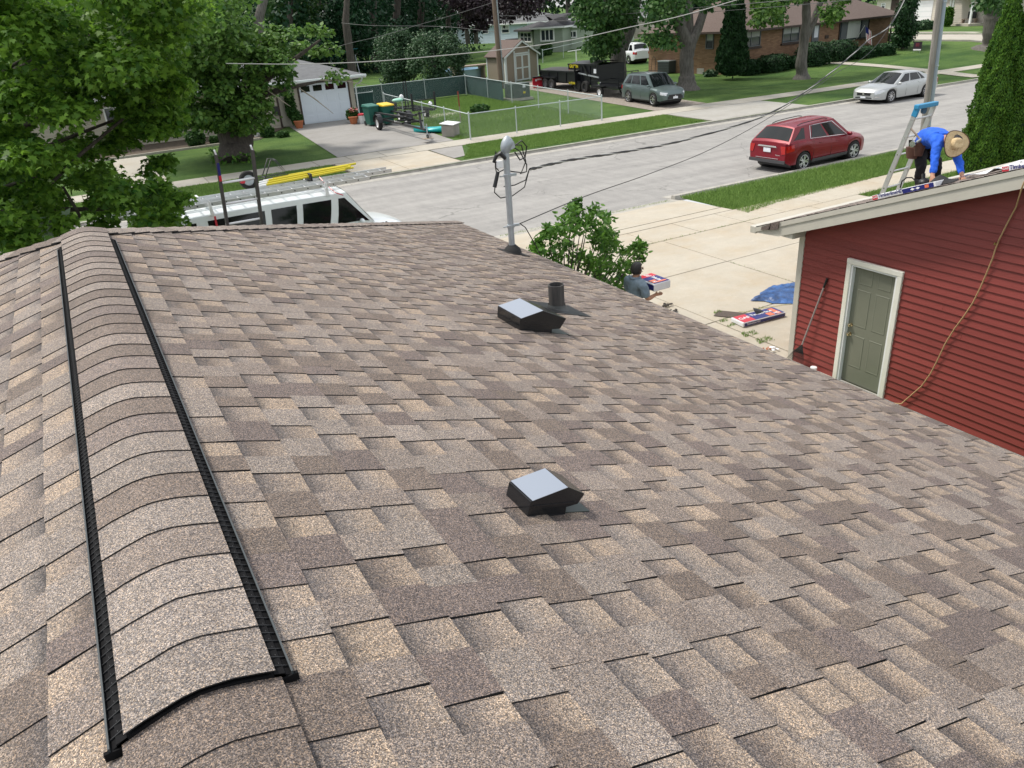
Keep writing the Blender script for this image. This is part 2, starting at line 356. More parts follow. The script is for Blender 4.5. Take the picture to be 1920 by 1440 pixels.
# across the street: walk and aprons
slabs('far_pavement', W['walk'], [(x, 32.8, x+1.5, 34.1) for x in np.arange(-9, 64, 1.5)], [(-9,32.78),(64.5,32.78),(64.5,34.12),(-9,34.12)])
slabs('left_apron', W['concrete'], [(9.6,29.35,11.6,32.75),(11.6,29.35,13.9,32.75)], [(9.5,29.3),(14,29.3),(14,32.78),(9.5,32.78)])
patch('broken_asphalt', [(14.0,30.2),(14.6,30.4),(15.6,32.7),(14.0,32.7)], W['asphaltdrive'], .02, 4)
slabs('right_apron', W['greyconc'], [(27.6,29.35,31.4,32.75),(31.4,29.35,34.2,32.75)], [(27.5,29.3),(34.3,29.3),(34.3,32.78),(27.5,32.78)])
patch('left_drive', [(10.2,34.15),(15.9,34.15),(16.2,44.6),(10.9,44.6)], W['asphaltdrive'], .022, 10)
patch('gravel_drive', [(27.9,34.15),(31.6,34.15),(31.9,52),(28.2,52)], W['gravel'], .018, 10)
patch('flower_bed', [(-2.0,41.3),(8.6,41.7),(10.8,44.75),(-2.0,44.75)], W['soil'], .02, 8)
patch('house_path', [(1.6,34.15),(3.2,34.15),(3.1,41.2),(1.6,41.2)], W['walk'], .025, 6)
mb = MB(); mb.bar((-2,41.3,g(0,41.3)+.05),(8.6,41.7,g(8,41.7)+.05),.12,.10); tag(mb.build('bed_edging', W['walk']), kind='structure')
# brick house walk
pts = [P(1556,118),P(1650,124),P(1740,133),P(1850,147)]
pts[3] = Vector((49.4,29.6,0))
for i in range(3):
    a, b = pts[i], pts[i+1]; d = Vector((b.x-a.x, b.y-a.y)).normalized(); nn = Vector((-d.y, d.x))*.6
    patch('front_walk', [(a.x-nn.x,a.y-nn.y),(b.x-nn.x,b.y-nn.y),(b.x+nn.x,b.y+nn.y),(a.x+nn.x,a.y+nn.y)], W['walk'], .034 if i != 1 else .036, 5)
# cross street beyond the brick house
CX0, CX1 = P(1800,77).x, P(1800,66).x
patch('cross_street', [(CX0,29.0),(CX1,29.0),(CX1,200),(CX0,200)], W['walk'], .05, 40)
for x in (CX0-.25, CX1):
    mb = MB()
    for k in range(24):
        y0 = 30+k*3.0; mb.bar((x+.12,y0+.01,gfar(x,y0)+.05),(x+.12,y0+2.99,gfar(x,y0+3)+.05),.25,.16)
    tag(mb.build('cross_kerb', W['kerb']), kind='structure')
patch('cross_walk', [(CX1+2.8,30),(CX1+4.1,30),(CX1+4.1,120),(CX1+2.8,120)], W['walk'], .03, 10)
q = P(1745,42); patch('far_driveway', [(CX1+.2,q.y-2.5),(q.x+1,q.y-2.5),(q.x+1,q.y+2.5),(CX1+.2,q.y+2.5)], W['walk'], .04, 8)
# ---------------------------------------------------------------- grass blades
W['blade'] = leafmat('grass_blade', (.115,.215,.050), (.24,.36,.095), vs=.5, tl=.25, spec=.1)
def blades(name, poly, n, hmin, hmax, wd, z, hide=None):
    """loose grass: one bent triangle per blade"""
    P0 = np.array(poly); x0, y0 = P0.min(0); x1, y1 = P0.max(0); pts = []
    xy = RNG.uniform((x0,y0),(x1,y1),(int(n*1.6),2)); ok = np.zeros(len(xy), bool); k = len(P0)
    for i in range(k):
        a, b = P0[i], P0[(i+1) % k]; c = ((a[1] > xy[:,1]) != (b[1] > xy[:,1])) & (xy[:,0] < (b[0]-a[0])*(xy[:,1]-a[1])/((b[1]-a[1])+1e-12)+a[0]); ok ^= c
    xy = xy[ok][:n]; n = len(xy); h = RNG.uniform(hmin, hmax, n); an = RNG.uniform(0, 2*np.pi, n); ln = RNG.normal(0, .45, (n,2))
    zz = np.array([z(a, b) for a, b in xy]) if callable(z) else np.full(n, z)
    dx = np.stack([np.cos(an), np.sin(an)], 1)*wd*RNG.uniform(.7,1.3,(n,1))
    v = np.zeros((n,3,3)); v[:,0,:2] = xy-dx; v[:,1,:2] = xy+dx; v[:,0,2] = v[:,1,2] = zz; v[:,2,:2] = xy+ln*h[:,None]; v[:,2,2] = zz+h
    me = bpy.data.meshes.new(name); me.vertices.add(3*n); me.vertices.foreach_set('co', v.reshape(-1)); me.loops.add(3*n); me.loops.foreach_set('vertex_index', np.arange(3*n, dtype=np.int32))
    me.polygons.add(n); me.polygons.foreach_set('loop_start', np.arange(0, 3*n, 3, dtype=np.int32)); me.polygons.foreach_set('loop_total', np.full(n, 3, np.int32)); me.update(calc_edges=True)
    me.materials.append(W['blade']); o = bpy.data.objects.new(name, me); C.objects.link(o); return tag(o, kind='stuff')
tag(blades('verge_grass', [(15.72,15.2),(17,15.45),(23,15.78),(40,15.8),(40,18.0),(15.72,18.0)], 90000, .05, .12, .008, LOT), 'green unmown grass strip between the near pavement and the street', 'grass')
tag(blades('garden_grass', [(19.4,11.5),(30,11.5),(30,14.58),(19.4,14.58)], 45000, .05, .12, .008, LOT), 'grass beside the ladder and the tall hedge trees', 'grass')
tag(blades('far_verge_grass', [(14.2,29.75),(27.4,29.75),(27.4,32.75),(15.8,32.75),(15.6,32)], 60000, .04, .09, .012, gfar), 'mown grass verge in front of the chain link fence', 'grass')
tag(blades('left_verge_grass', [(-2,29.75),(9.4,29.75),(9.4,32.75),(-2,32.75)], 40000, .04, .09, .012, gfar), 'mown grass verge behind the roof rack of the van', 'grass')
tag(blades('fenced_grass', [(16.3,34.2),(24.7,34.2),(24.7,48),(16.3,48)], 70000, .05, .13, .014, gfar), 'rougher grass inside the chain link fence', 'grass')
for k, (px, py) in enumerate([(1405,628),(1432,640),(1370,612),(1356,604),(1345,588)]):
    q = P(px, py); r = .11 if k < 2 else .06
    cl = blades('crack_weeds', [(q.x-r*1.6,q.y-r*.6),(q.x+r*1.2,q.y-r),(q.x+r*1.5,q.y+r*.5),(q.x-r,q.y+r)], 150 if k < 2 else 50, .02, .055, .006, LOT+.02)
    tag(cl, ['larger clump of weeds growing in the drive joint below the wrapped bundle','clump of weeds in the drive joint nearest the roof edge','small weeds left of the larger weed clump','thin weeds in the drive joint beside the loose grey shingles','weeds at the end of the loose grey shingle strip'][k], 'weeds')
for (x0, y0, x1, y1, n) in ((9.6,18.1,15.5,18.32,900),(26.5,29.2,31,29.4,900),(12.2,9.8,12.28,12.3,60),(9.6,9.77,12,9.83,90),(11,14.57,15.6,14.63,200),(10.5,29.3,13,29.45,300)):
    tag(blades('joint_weeds', [(x0,y0),(x1,y0),(x1,y1),(x0,y1)], n, .02, .05, .006, (lambda a,b: .02) if y0 > 17 else LOT+.015), 'sparse weeds growing along a joint of the paving', 'weeds', 'weeds in the joints of the paving')
# ================================================================ our house: hipped shingle roof
def granmat(name, s1=210, lo=.62, hi=1.36, attr=True, col=(.25,.22,.2)):
    m = bpy.data.materials.new(name); m.use_nodes = True; n = m.node_tree.nodes; l = m.node_tree.links; b = n['Principled BSDF']
    b.inputs['Roughness'].default_value = .8; b.inputs['Specular IOR Level'].default_value = .35
    t = n.new('ShaderNodeTexCoord')
    z = n.new('ShaderNodeTexNoise'); z.inputs['Scale'].default_value = s1; z.inputs['Detail'].default_value = 2; z.inputs['Roughness'].default_value = .8
    z2 = n.new('ShaderNodeTexNoise'); z2.inputs['Scale'].default_value = 55; z2.inputs['Detail'].default_value = 4; z2.inputs['Roughness'].default_value = .7
    z3 = n.new('ShaderNodeTexNoise'); z3.inputs['Scale'].default_value = 1.3; z3.inputs['Detail'].default_value = 4
    for q in (z, z2, z3): l.new(t.outputs['Object'], q.inputs['Vector'])
    r = n.new('ShaderNodeMapRange'); r.inputs['From Min'].default_value = .34; r.inputs['From Max'].default_value = .66; r.inputs['To Min'].default_value = lo; r.inputs['To Max'].default_value = hi; l.new(z.outputs['Fac'], r.inputs['Value'])
    r2 = n.new('ShaderNodeMapRange'); r2.inputs['From Min'].default_value = .3; r2.inputs['From Max'].default_value = .7; r2.inputs['To Min'].default_value = .86; r2.inputs['To Max'].default_value = 1.14; l.new(z2.outputs['Fac'], r2.inputs['Value'])
    r3 = n.new('ShaderNodeMapRange'); r3.inputs['From Min'].default_value = .3; r3.inputs['From Max'].default_value = .7; r3.inputs['To Min'].default_value = .92; r3.inputs['To Max'].default_value = 1.08; l.new(z3.outputs['Fac'], r3.inputs['Value'])
    mu = n.new('ShaderNodeMath'); mu.operation = 'MULTIPLY'; l.new(r.outputs[0], mu.inputs[0]); l.new(r2.outputs[0], mu.inputs[1])
    mu2 = n.new('ShaderNodeMath'); mu2.operation = 'MULTIPLY'; l.new(mu.outputs[0], mu2.inputs[0]); l.new(r3.outputs[0], mu2.inputs[1])
    vm = n.new('ShaderNodeVectorMath'); vm.operation = 'SCALE'
    if attr:
        a = n.new('ShaderNodeAttribute'); a.attribute_name = 'granules'; l.new(a.outputs['Color'], vm.inputs[0])
    else: vm.inputs[0].default_value = col
    # every granule a small cell with its own shade, some tan, some grey, some nearly black
    vo = n.new('ShaderNodeTexVoronoi'); vo.inputs['Scale'].default_value = 500; vo.inputs['Randomness'].default_value = 1; l.new(t.outputs['Object'], vo.inputs['Vector'])
    sc_ = n.new('ShaderNodeSeparateColor'); l.new(vo.outputs['Color'], sc_.inputs['Color'])
    g1 = n.new('ShaderNodeValToRGB'); e = g1.color_ramp.elements; e[0].position = 0; e[0].color = (.22,.22,.25,1); e[1].position = 1; e[1].color = (2.35,2.1,1.85,1)
    for p_, c_ in ((.25,(.48,.47,.49,1)),(.55,(.88,.86,.85,1)),(.80,(1.35,1.28,1.2,1))): x = e.new(p_); x.color = c_
    l.new(sc_.outputs[0], g1.inputs['Fac'])
    g2 = n.new('ShaderNodeMix'); g2.data_type = 'RGBA'; g2.inputs['A'].default_value = (.94,.99,1.08,1); g2.inputs['B'].default_value = (1.10,1.0,.86,1); l.new(sc_.outputs[1], g2.inputs['Factor'])
    m1 = n.new('ShaderNodeVectorMath'); m1.operation = 'MULTIPLY'; l.new(g1.outputs['Color'], m1.inputs[0]); l.new(g2.outputs['Result'], m1.inputs[1])
    m2 = n.new('ShaderNodeVectorMath'); m2.operation = 'MULTIPLY'; l.new(m1.outputs[0], m2.inputs[0]); l.new(vm.outputs['Vector'], m2.inputs[1])
    l.new(mu2.outputs[0], vm.inputs['Scale']); l.new(m2.outputs[0], b.inputs['Base Color'])
    bp = n.new('ShaderNodeBump'); bp.inputs['Strength'].default_value = .5; bp.inputs['Distance'].default_value = .002
    l.new(z.outputs['Fac'], bp.inputs['Height']); l.new(bp.outputs['Normal'], b.inputs['Normal'])
    return m
W['gran'] = granmat('shingle_granules'); W['butt'] = mat('asphalt_edge', (.010,.010,.011), .8)
W['felt'] = mat('roof_deck_felt', (.06,.055,.05), .9, var=.2, vscale=20)
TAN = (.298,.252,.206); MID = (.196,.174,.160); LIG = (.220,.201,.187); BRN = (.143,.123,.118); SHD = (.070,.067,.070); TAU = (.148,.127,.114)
XR, YR, ZR, PT = -.055, 5.65, 4.41, .35
TH = math.atan(PT); WID = 4.865; SL = WID/math.cos(TH); EXP = SL/36
YN = -6.0
def rp_(side, s, y, h=0):
    return (XR+side*(s*math.cos(TH)+h*math.sin(TH)), y, ZR-s*math.sin(TH)+h*math.cos(TH))
def cmul(c, k): return tuple(min(1, x*k) for x in c)
def cmix(a, b, t): return tuple(x*(1-t)+y*t for x, y in zip(a, b))
class Gran:
    """mesh with a granule colour per vertex"""
    def __init__(s): s.mb = MB(); s.c = []
    def add(s, vs, fs, cols, mis):
        b = len(s.mb.v); s.mb.v += vs; s.mb.f += [tuple(i+b for i in f) for f in fs]; s.mb.m += mis; s.c += cols
    def build(s, name, parent, kind=None, smooth=None):
        me = s.mb.mesh(name, [W['gran'], W['butt']], smooth)
        ca = me.color_attributes.new('granules', 'FLOAT_COLOR', 'POINT')
        ca.data.foreach_set('color', np.array([(*c, 1.0) for c in s.c], dtype=np.float32).reshape(-1))
        o = link(name, me, parent)
        if kind: o['kind'] = kind
        return o
house = thing('house', 'low house in the foreground under a brown shingled hip roof with black vents', 'house', (0,0,0))
roof_mb = MB()
ex, exl, ye = XR+WID, XR-WID, YR+WID; ze = ZR-PT*WID
roof_mb.poly([(XR,YN,ZR-.004),(XR,YR,ZR-.004),(ex,ye,ze-.004),(ex,YN,ze-.004)])
roof_mb.poly([(XR,YN,ZR-.004),(exl,YN,ze-.004),(exl,ye,ze-.004),(XR,YR,ZR-.004)])
roof = roof_mb.build('roof', W['felt'], house)
front = Gran()      # the plane towards the street: plain courses
for k in range(36):
    s0, s1 = SL-(k+1)*EXP, SL-k*EXP; n = max(2, int(2*s1*4))
    for j in range(n):
        u0, u1 = j/n, (j+1)/n; c = random.choice([TAN, MID, LIG, BRN, TAU])
        def fp(s, u, h): 
            hw = s*math.cos(TH); return (XR-hw+2*hw*u, YR+hw+h*math.sin(TH), ZR-s*math.sin(TH)+h*math.cos(TH))
        front.add([fp(s0,u0,0), fp(s1,u0,.006), fp(s1,u1,.006), fp(s0,u1,0), fp(s1,u0,-.001), fp(s1,u1,-.001)], [(0,1,2,3),(1,4,5,2)], [c]*6, [0,1])
front.build('street_side_courses', roof, 'stuff')
tabs = []; field = Gran()
def tab_geo(side, s0, s1, ya, yb, kind, col):
    """one visible piece of a laminated shingle; kind 1: raised tooth, 0: lower layer with its dark band"""
    hip = lambda s: YR+s*math.cos(TH)-.02
    if ya > hip(s0)-.02: return None
    yb0, yb1 = min(yb, hip(s0)), min(yb, hip(s1)); ya0 = ya; ya1 = ya
    if kind == 0:
        rows = [0, .20, .40, .66, 1.0]; tn, dk, sh = col
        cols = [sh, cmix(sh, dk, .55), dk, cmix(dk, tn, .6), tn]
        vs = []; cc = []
        for t, c in zip(rows, cols):
            s = s0+(s1-s0)*t; h = .0012+.0048*t; y2 = yb0+(yb1-yb0)*t
            vs += [rp_(side, s, ya, h), rp_(side, s, y2, h)]; cc += [c, c]
        fs = [(2*i, 2*i+2, 2*i+3, 2*i+1) if side > 0 else (2*i, 2*i+1, 2*i+3, 2*i+2) for i in range(4)]
        vs += [rp_(side, s1, ya, -.001), rp_(side, s1, yb1, -.001)]; cc += [col[0]]*2
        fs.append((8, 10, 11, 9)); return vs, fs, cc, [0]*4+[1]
    e = .0034; h0, h1 = .0012+e, .006+e; w0 = random.uniform(-.004,.004); w1 = random.uniform(-.006,.006)
    ya0 = ya+w0; ya1 = ya+w1; cu = random.uniform(0,.0008)
    top = [rp_(side, s0, ya0, h0), rp_(side, s1, ya1, h1+cu), rp_(side, s1, yb1, h1), rp_(side, s0, yb0, h0)]
    bot = [rp_(side, s0, ya0, 0), rp_(side, s1, ya1, 0), rp_(side, s1, yb1, 0), rp_(side, s0, yb0, 0)]
    fs = [(0,1,2,3) if side > 0 else (0,3,2,1), (0,4,5,1), (1,5,6,2), (2,6,7,3)]
    c2 = cmul(col, random.uniform(.95,1.05)); return top+bot, fs, [col, col, c2, c2]+[col]*4, [0,1,1,1]
for side in (1, -1):
    for k in range(36):
        s0, s1 = SL-(k+1)*EXP, SL-k*EXP; y = YN+random.uniform(-.3,0); tooth = random.random() < .5; yl = YR+s1*math.cos(TH)
        blend = random.random()
        while y < yl:
            wd = random.uniform(.085,.165) if tooth else random.uniform(.075,.15)
            if tooth:
                base = random.choices([MID, LIG, BRN, TAU, cmix(MID, LIG, .5)], [4, 4, 4, 4, 3])[0]; col = cmul(base, random.uniform(.93,1.08))
            else:
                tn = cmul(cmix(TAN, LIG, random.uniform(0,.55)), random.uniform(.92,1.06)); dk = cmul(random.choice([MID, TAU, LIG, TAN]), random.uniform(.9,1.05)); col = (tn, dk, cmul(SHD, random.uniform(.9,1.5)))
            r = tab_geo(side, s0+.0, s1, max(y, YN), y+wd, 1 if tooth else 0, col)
            if r:
                cx, cy, cz = [sum(v[i] for v in r[0])/len(r[0]) for i in range(3)]
                if tooth:
                    q = R3.T @ (np.array((cx, cy, cz))-CAM); vis = q[2] > .2
                    if vis:
                        px, py = 960+FPX*q[0]/q[2], 720+FPX*q[1]/q[2]; vis = -20 < px < 1940 and -20 < py < 1460 and not (abs(cx-XR) < .17)
                    tabs.append((q[2] if vis else 1e6, r))
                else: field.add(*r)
            if tooth and random.random() < .16:           # two teeth of different blends side by side
                y += wd; continue
            y += wd; tooth = not tooth
tabs.sort(key=lambda t: t[0])
for d, r in tabs[:300]:
    q = Gran(); q.add(*r); q.build('shingle', roof)
for d, r in tabs[300:]: field.add(*r)
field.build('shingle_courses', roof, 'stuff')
# ---- caps
def cap(o, t, a, b, half, L, col, parent, lift=.008, crown=.03, name='cap_shingle', thick=.0045):
    """bent cap piece: o start on the crease, t along it towards its raised end, a and b unit directions down the two sides"""
    o, t, a, b = Vector(o), Vector(t), Vector(a), Vector(b); up = Vector((0,0,1)); q = Gran(); vs = []; cc = []
    us = [-1, -.72, -.45, -.22, 0, .22, .45, .72, 1]; n = len(us); wob = [random.uniform(-.002,.002) for _ in us]
    for lay in (0, 1):
        for e in (0, 1):
            for i, u in enumerate(us):
                dd = a if u < 0 else b; au = abs(u)*half; f = crown*crown; k = (math.sqrt(au*au+f)-crown)/max(au, 1e-9) if au else 0
                horiz = Vector((dd.x, dd.y, 0)); p = o+horiz*au+up*(dd.z*(math.sqrt(au*au+f)-crown)) + t*(e*L+wob[i]*(e)) + up*(.003+lift*e)
                if lay: p = p-up*thick
                vs.append(tuple(p)); cc.append(cmul(col, 1+.10*math.sin(7*u+L*90)*0+random.uniform(-.03,.03)))
    fs = []; mi = []
    for i in range(n-1):
        fs.append((i, i+1, n+i+1, n+i)); mi.append(0)
        fs.append((2*n+i+1, 2*n+i, 3*n+i, 3*n+i+1)); mi.append(1)
        fs.append((n+i, n+i+1, 3*n+i+1, 3*n+i)); mi.append(1)
    fs += [(0, n, 3*n, 2*n), (n-1, 2*n+n-1, 3*n+n-1, n+n-1)]; mi += [1, 1]
    q.add(vs, fs, cc, mi); return q.build(name, parent, smooth=50)
def capcol(): return cmul(random.choice([MID, LIG, TAU, MID, LIG, cmix(MID, BRN, .6)]), random.uniform(.93,1.14))
VY0, VY1, VH = 1.195, 5.36, .162
y = 5.62                                                   # vented ridge
vent = MB()
def arch(u, h): return (XR+u, ZR-PT*(math.sqrt(u*u+.0036)-.06)+h)
prof = [arch(u, .012) for u in (-.150,-.12,-.07,-.03,0,.03,.07,.12,.150)]
vent.loft([[(x, yy, z) for x, z in prof]+[(x, yy, z-.018) for x, z in reversed(prof)] for yy in (VY0, VY1)])
W['railblack'] = mat('matt_black_rail', (.006,.006,.007), .8, spec=.15)
ridge_vent = vent.build('ridge_vent', W['railblack'], roof, smooth=40)
for s in (-1, 1):
    rl = MB(); lou = MB()
    zi = arch(.122*s, .010)[1]; zo = arch(.158*s, .002)[1]
    rl.prism([(XR+s*.130, VY0, zi), (XR+s*.130, VY0, zi-.02), (XR+s*.166, VY0, zo-.016), (XR+s*.166, VY0, zo)], (0, VY1-VY0, 0))
    rl.box((XR+s*.163-.0018, VY0-.002, zo-.016), (XR+s*.163+.0018, VY1, zo+.012), 1)
    rl.box((XR+s*.143-.03 if s > 0 else XR+s*.143-.03, VY0-.004, zo-.014), (XR+s*.143+.03, VY0+.004, zo+.004), 0)
    rr = rl.build('vent_rail', [W['railblack'], mat('grey_fin', (.035,.045,.050), .55)], roof)
    yy = VY0+.02
    while yy < VY1:
        lou.bar((XR+s*.134, yy, zi+.002), (XR+s*.163, yy+.004, zo+.003), .0022, .003); lou.box((XR+s*.143-.0022, yy+.008, (zi+zo)/2+.001), (XR+s*.143+.0022, yy+.012, (zi+zo)/2+.0045), 1); yy += .026
    tag(lou.build('vent_louvres', [mat('louvre_rib', (.014,.015,.017), .6), mat('louvre_dot', (.07,.075,.08), .5)], rr), kind='stuff')
A_, B_ = Vector((-1,0,-PT)), Vector((1,0,-PT))
n = int((VY1+.16-VY0)/.1432)
for k in range(n+1):
    yb = VY0-.002+k*(VY1+.14-VY0)/n
    cap((XR, yb+.175, ZR+.016), (0,-1,0), A_, B_, .134, .175, capcol(), roof, lift=.005, crown=.06, thick=.0032)
for k in range(24):
    yb = VY0-.135-k*.1432
    cap((XR, yb+.20, ZR+.002), (0,-1,0), A_, B_, .142, .20, capcol(), roof, lift=.005, crown=.05, thick=.0032)
for s in (1, -1):
    T = Vector((s, 1, -PT)).normalized(); X1 = Vector((s*.5,-.5, -PT*.5)); X2 = Vector((-s*.5, .5, -PT*.5)); X1 = X1/Vector((X1.x,X1.y)).length; X2 = X2/Vector((X2.x,X2.y)).length
    HL = Vector((WID, WID, PT*WID)).length; n = int(HL/.1432)
    for k in range(n):
        d = k*HL/n-.04; o = Vector((XR, YR, ZR+.002))+T*d
        cap(o, T, X1, X2, .135, .19 if k < n-1 else .15, capcol(), roof, lift=.010, crown=.03, thick=.007)
# ---- edge metal, fascia, soffit, walls
for s in (1, -1):
    xe = XR+s*WID; mb = MB()
    mb.box((min(xe, xe+s*.027), YN, ze-.035), (max(xe, xe+s*.027), ye+.02, ze-.005)); mb.build('drip_edge', W['whitemetal'], house)
mb = MB(); mb.box((XR-WID-.02, ye, ze-.035), (XR+WID+.02, ye+.022, ze-.004)); mb.build('drip_edge', W['whitemetal'], house)
for s in (1, -1):
    xe = XR+s*WID; mb = MB(); mb.box((xe-s*.02-.012, YN, ze-.19), (xe-s*.02+.012, ye-.02, ze-.037)); mb.build('fascia', W['white'], house)
mb = MB(); mb.box((exl+.03, YN, ze-.19), (ex-.03, ye-.04, ze-.165)); mb.build('soffit', W['white'], house)
mb = MB(); mb.box((exl+.5, YN+.05, 0.0), (ex-.5, ye-.5, ze-.19)); mb.build('wall', mat('house_siding', (.45,.42,.36), .7, var=.05), house)
starter = MB(); starter.box((ex-.06, YN, ze-.003), (ex+.012, ye-.01, ze+.003)); starter.build('starter_strip', W['butt'], house)
# ---- box vents
W['vtop'] = mat('sky_sheen_vent_top', (.42,.46,.52), .35, metal=.85)  # the sky's reflection on the black vent, put into a pale metallic colour
W['ventblack'] = mat('satin_black_sheet', (.010,.011,.013), .22, spec=.55)
def box_vent(y0, y1, prof, topn, flange):
    """prof: outline of the side in the plane across the slope"""
    v = bpy.data.objects.new('roof_vent', None); C.objects.link(v); v.parent = house; v.location = (prof[0][0], y0, prof[0][1])
    ox, oz = prof[0]; L = y1-y0
    q = [(x-ox, 0, z-oz) for x, z in prof]
    mb = MB(); mb.prism([q[0], q[1], q[2], q[3], q[4], q[5], q[6]], (0, L, 0)); mb.build('hood', W['ventblack'], v, bevel=.0025 if L > .2 else .0015)
    t = MB(); e = .0025; dx, dz = q[2][0]-q[1][0], q[2][2]-q[1][2]; s = -.004
    t.prism([(q[1][0]-s, -s*-1, q[1][2]+e), (q[2][0]+s, s*-1*-1, q[2][2]+e), (q[2][0]+s, L+s, q[2][2]+e), (q[1][0]-s, L+s, q[1][2]+e)], (0,0,.0012)); t.build('sky_sheen_sheet', W['vtop'], v)  # thin sheet added on the hood to carry the painted sky sheen
    sm = MB()
    for yy in (-.0025, L+.0005):
        sm.bar((q[1][0]+.01, yy+.001, q[1][2]-.02), (q[4][0]-.01, yy+.001, q[4][2]+.012), .003, .003); sm.bar((q[0][0]+.004, yy+.001, .010), (q[6][0], yy+.001, q[6][2]+.010), .003, .003)
    tag(sm.build('seam', W['blackmetal'], v), kind='stuff')
    f = MB(); x0, x1 = q[6][0]-.02, q[3][0]+.02
    def rz(x): return -PT*x+.018
    f.prism([(x0, .004, rz(x0)-.004), (x1, .004, rz(x1)-.004), (x1, L-.004, rz(x1)-.004), (x0, L-.004, rz(x0)-.004)], (0,0,.003)); f.build('flange', mat('green_grey_sheet', (.04,.055,.05), .4), v)
box_vent(4.157, 4.472, [(2.284,3.585),(2.296,3.676),(2.476,3.690),(2.656,3.590),(2.602,3.528),(2.537,3.540),(2.531,3.500)], 0, .03)
box_vent(1.765, 1.905, [(.951,4.050),(.971,4.110),(1.112,4.110),(1.175,4.060),(1.146,4.031),(1.102,4.036),(1.094,4.000)], 0, .02)
# ---- plumbing pipe with rubber boot
pz = ZR-PT*(3.10-XR)
pp = bpy.data.objects.new('vent_pipe', None); C.objects.link(pp); pp.parent = house; pp.location = (3.10, 4.99, pz)
mb = MB(); mb.lathe([(.064,-.03),(.064,.215),(.056,.215),(.056,.02)], n=24, cap=False); mb.lathe([(.056,.021),(.001,.02)], n=24)
mb.build('pipe', mat('dark_weathered_pipe', (.032,.032,.033), .7, col2=(.075,.07,.065), vscale=9, stretch=(6,6,.5)), pp, smooth=40)
mb = MB(); mb.lathe([(.070,.028),(.073,.022),(.070,.014)], n=24); mb.build('clamp', W['chrome'], pp, smooth=60)
mb = MB(); rings = []
for r, h in ((.068,.03),(.075,.005),(.10,-.012),(.14,-.022),(.185,-.008)):
    ring = []
    for k in range(24):
        a = 2*math.pi*k/24; x, y2 = r*math.cos(a)*1.05, r*math.sin(a)
        if r > .17: x = max(-.17, min(.19, x*1.3)); y2 = max(-.16, min(.16, y2*1.3)); h2 = .012
        else: h2 = h+.02
        ring.append((x, y2, -PT*x+h2*(1 if r > .09 else 1)+(0 if r > .09 else PT*x*.7)))
    rings.append(ring)
mb.loft(rings, cap=False); mb.build('boot', mat('lead_boot', (.05,.055,.055), .5, var=.3, vscale=12), pp, smooth=40)
mb = MB(); mb.prism([(-.17,-.17,.17*PT+.010),(.22,-.17,-.22*PT+.010),(.22,.17,-.22*PT+.010),(-.17,.17,.17*PT+.010)], (0,0,.003)); mb.build('flashing', W['black'], pp)
# ---- electric service mast
mx_, my_ = 4.36, 7.99; mz = ZR-PT*(mx_-XR)
ms = bpy.data.objects.new('service_mast', None); C.objects.link(ms); ms.parent = house; ms.location = (mx_, my_, mz)
mb = MB(); mb.tube([(0,0,-.3),(0,0,1.22)], .037, 20); mb.build('pipe', W['galv'], ms, smooth=40)
mb = MB(); mb.lathe([(.115,.004),(.10,.05),(.065,.085),(.045,.105)], n=24); mb.prism([(-.14,-.14,.14*PT+.008),(.17,-.14,-.17*PT+.008),(.17,.14,-.17*PT+.008),(-.14,.14,.14*PT+.008)], (0,0,.004)); mb.build('boot', W['rubber'], ms, smooth=40)
mb = MB(); rings = []
for t in range(9):                                         # weatherhead: a hood leaning to one side
    a = t/8; r = [.043,.050,.058,.064,.066,.062,.052,.034,.008][t]; z = 1.19+.023*t; off = [0,0,.006,.014,.022,.026,.028,.028,.028][t]
    rings.append([(off+r*1.15*math.cos(2*math.pi*k/16), r*math.sin(2*math.pi*k/16)*1.0, z) for k in range(16)])
mb.loft(rings); mb.prism([(.035,-.052,1.215),(.105,-.045,1.235),(.098,-.035,1.30),(.04,-.05,1.345)], (0,.10,0)); mb.build('weatherhead', mat('cast_aluminium', (.36,.40,.43), .5, metal=.4, var=.1, vscale=15), ms, smooth=50, bevel=.004)
for zc in (.93, .335):
    mb = MB(); mb.lathe([(.042,zc-.018),(.047,zc-.016),(.047,zc+.016),(.042,zc+.018)], n=20); mb.box((.035,-.018,zc-.014),(.115,.018,zc+.014)); mb.box((-.10,-.008,zc-.006),(-.035,.008,zc+.006)); mb.build('clamp', W['galv'], ms, smooth=40)
mb = MB()
W['wire'] = mat('black_cable', (.010,.010,.011), .5)
def arc3(a, b, sag, n=12, side=(0,0,-1)):
    a, b, s = Vector(a), Vector(b), Vector(side); return [a.lerp(b, t/n)+s*(4*sag*(t/n)*(1-t/n)) for t in range(n+1)]
mb.tube([(.10,-.02,1.25),(.20,-.03,1.30),(.27,-.02,1.22),(.25,0,1.10),(.18,0,1.08),(.12,.01,1.18)], .0085, 6)
mb.tube([(.10,.02,1.26),(.22,.02,1.24),(.27,.02,1.05),(.20,.02,.93),(.08,.02,.96),(-.02,.05,.99),(-.13,.02,.97),(-.15,0,1.06)], .0075, 6)
mb.tube([(.10,0,1.24),(.17,-.03,1.18),(.25,-.03,1.02),(.25,-.02,.94),(.16,-.02,.93)], .0075, 6)
mb.tube([(-.13,0,1.22),(-.15,0,1.05),(-.11,0,1.0)], .007, 6)
mb.tube([(.30,0,.96),(.24,0,.84),(.10,.02,.80),(-.03,.05,.80)], .007, 6)
mb.tube([(.30,0,.96),(.22,0,.76),(.06,.02,.68),(-.10,.02,.68),(-.18,.01,.76),(-.17,0,.84)], .007, 6)
mb.build('drip_loop', W['wire'], ms, smooth=60)
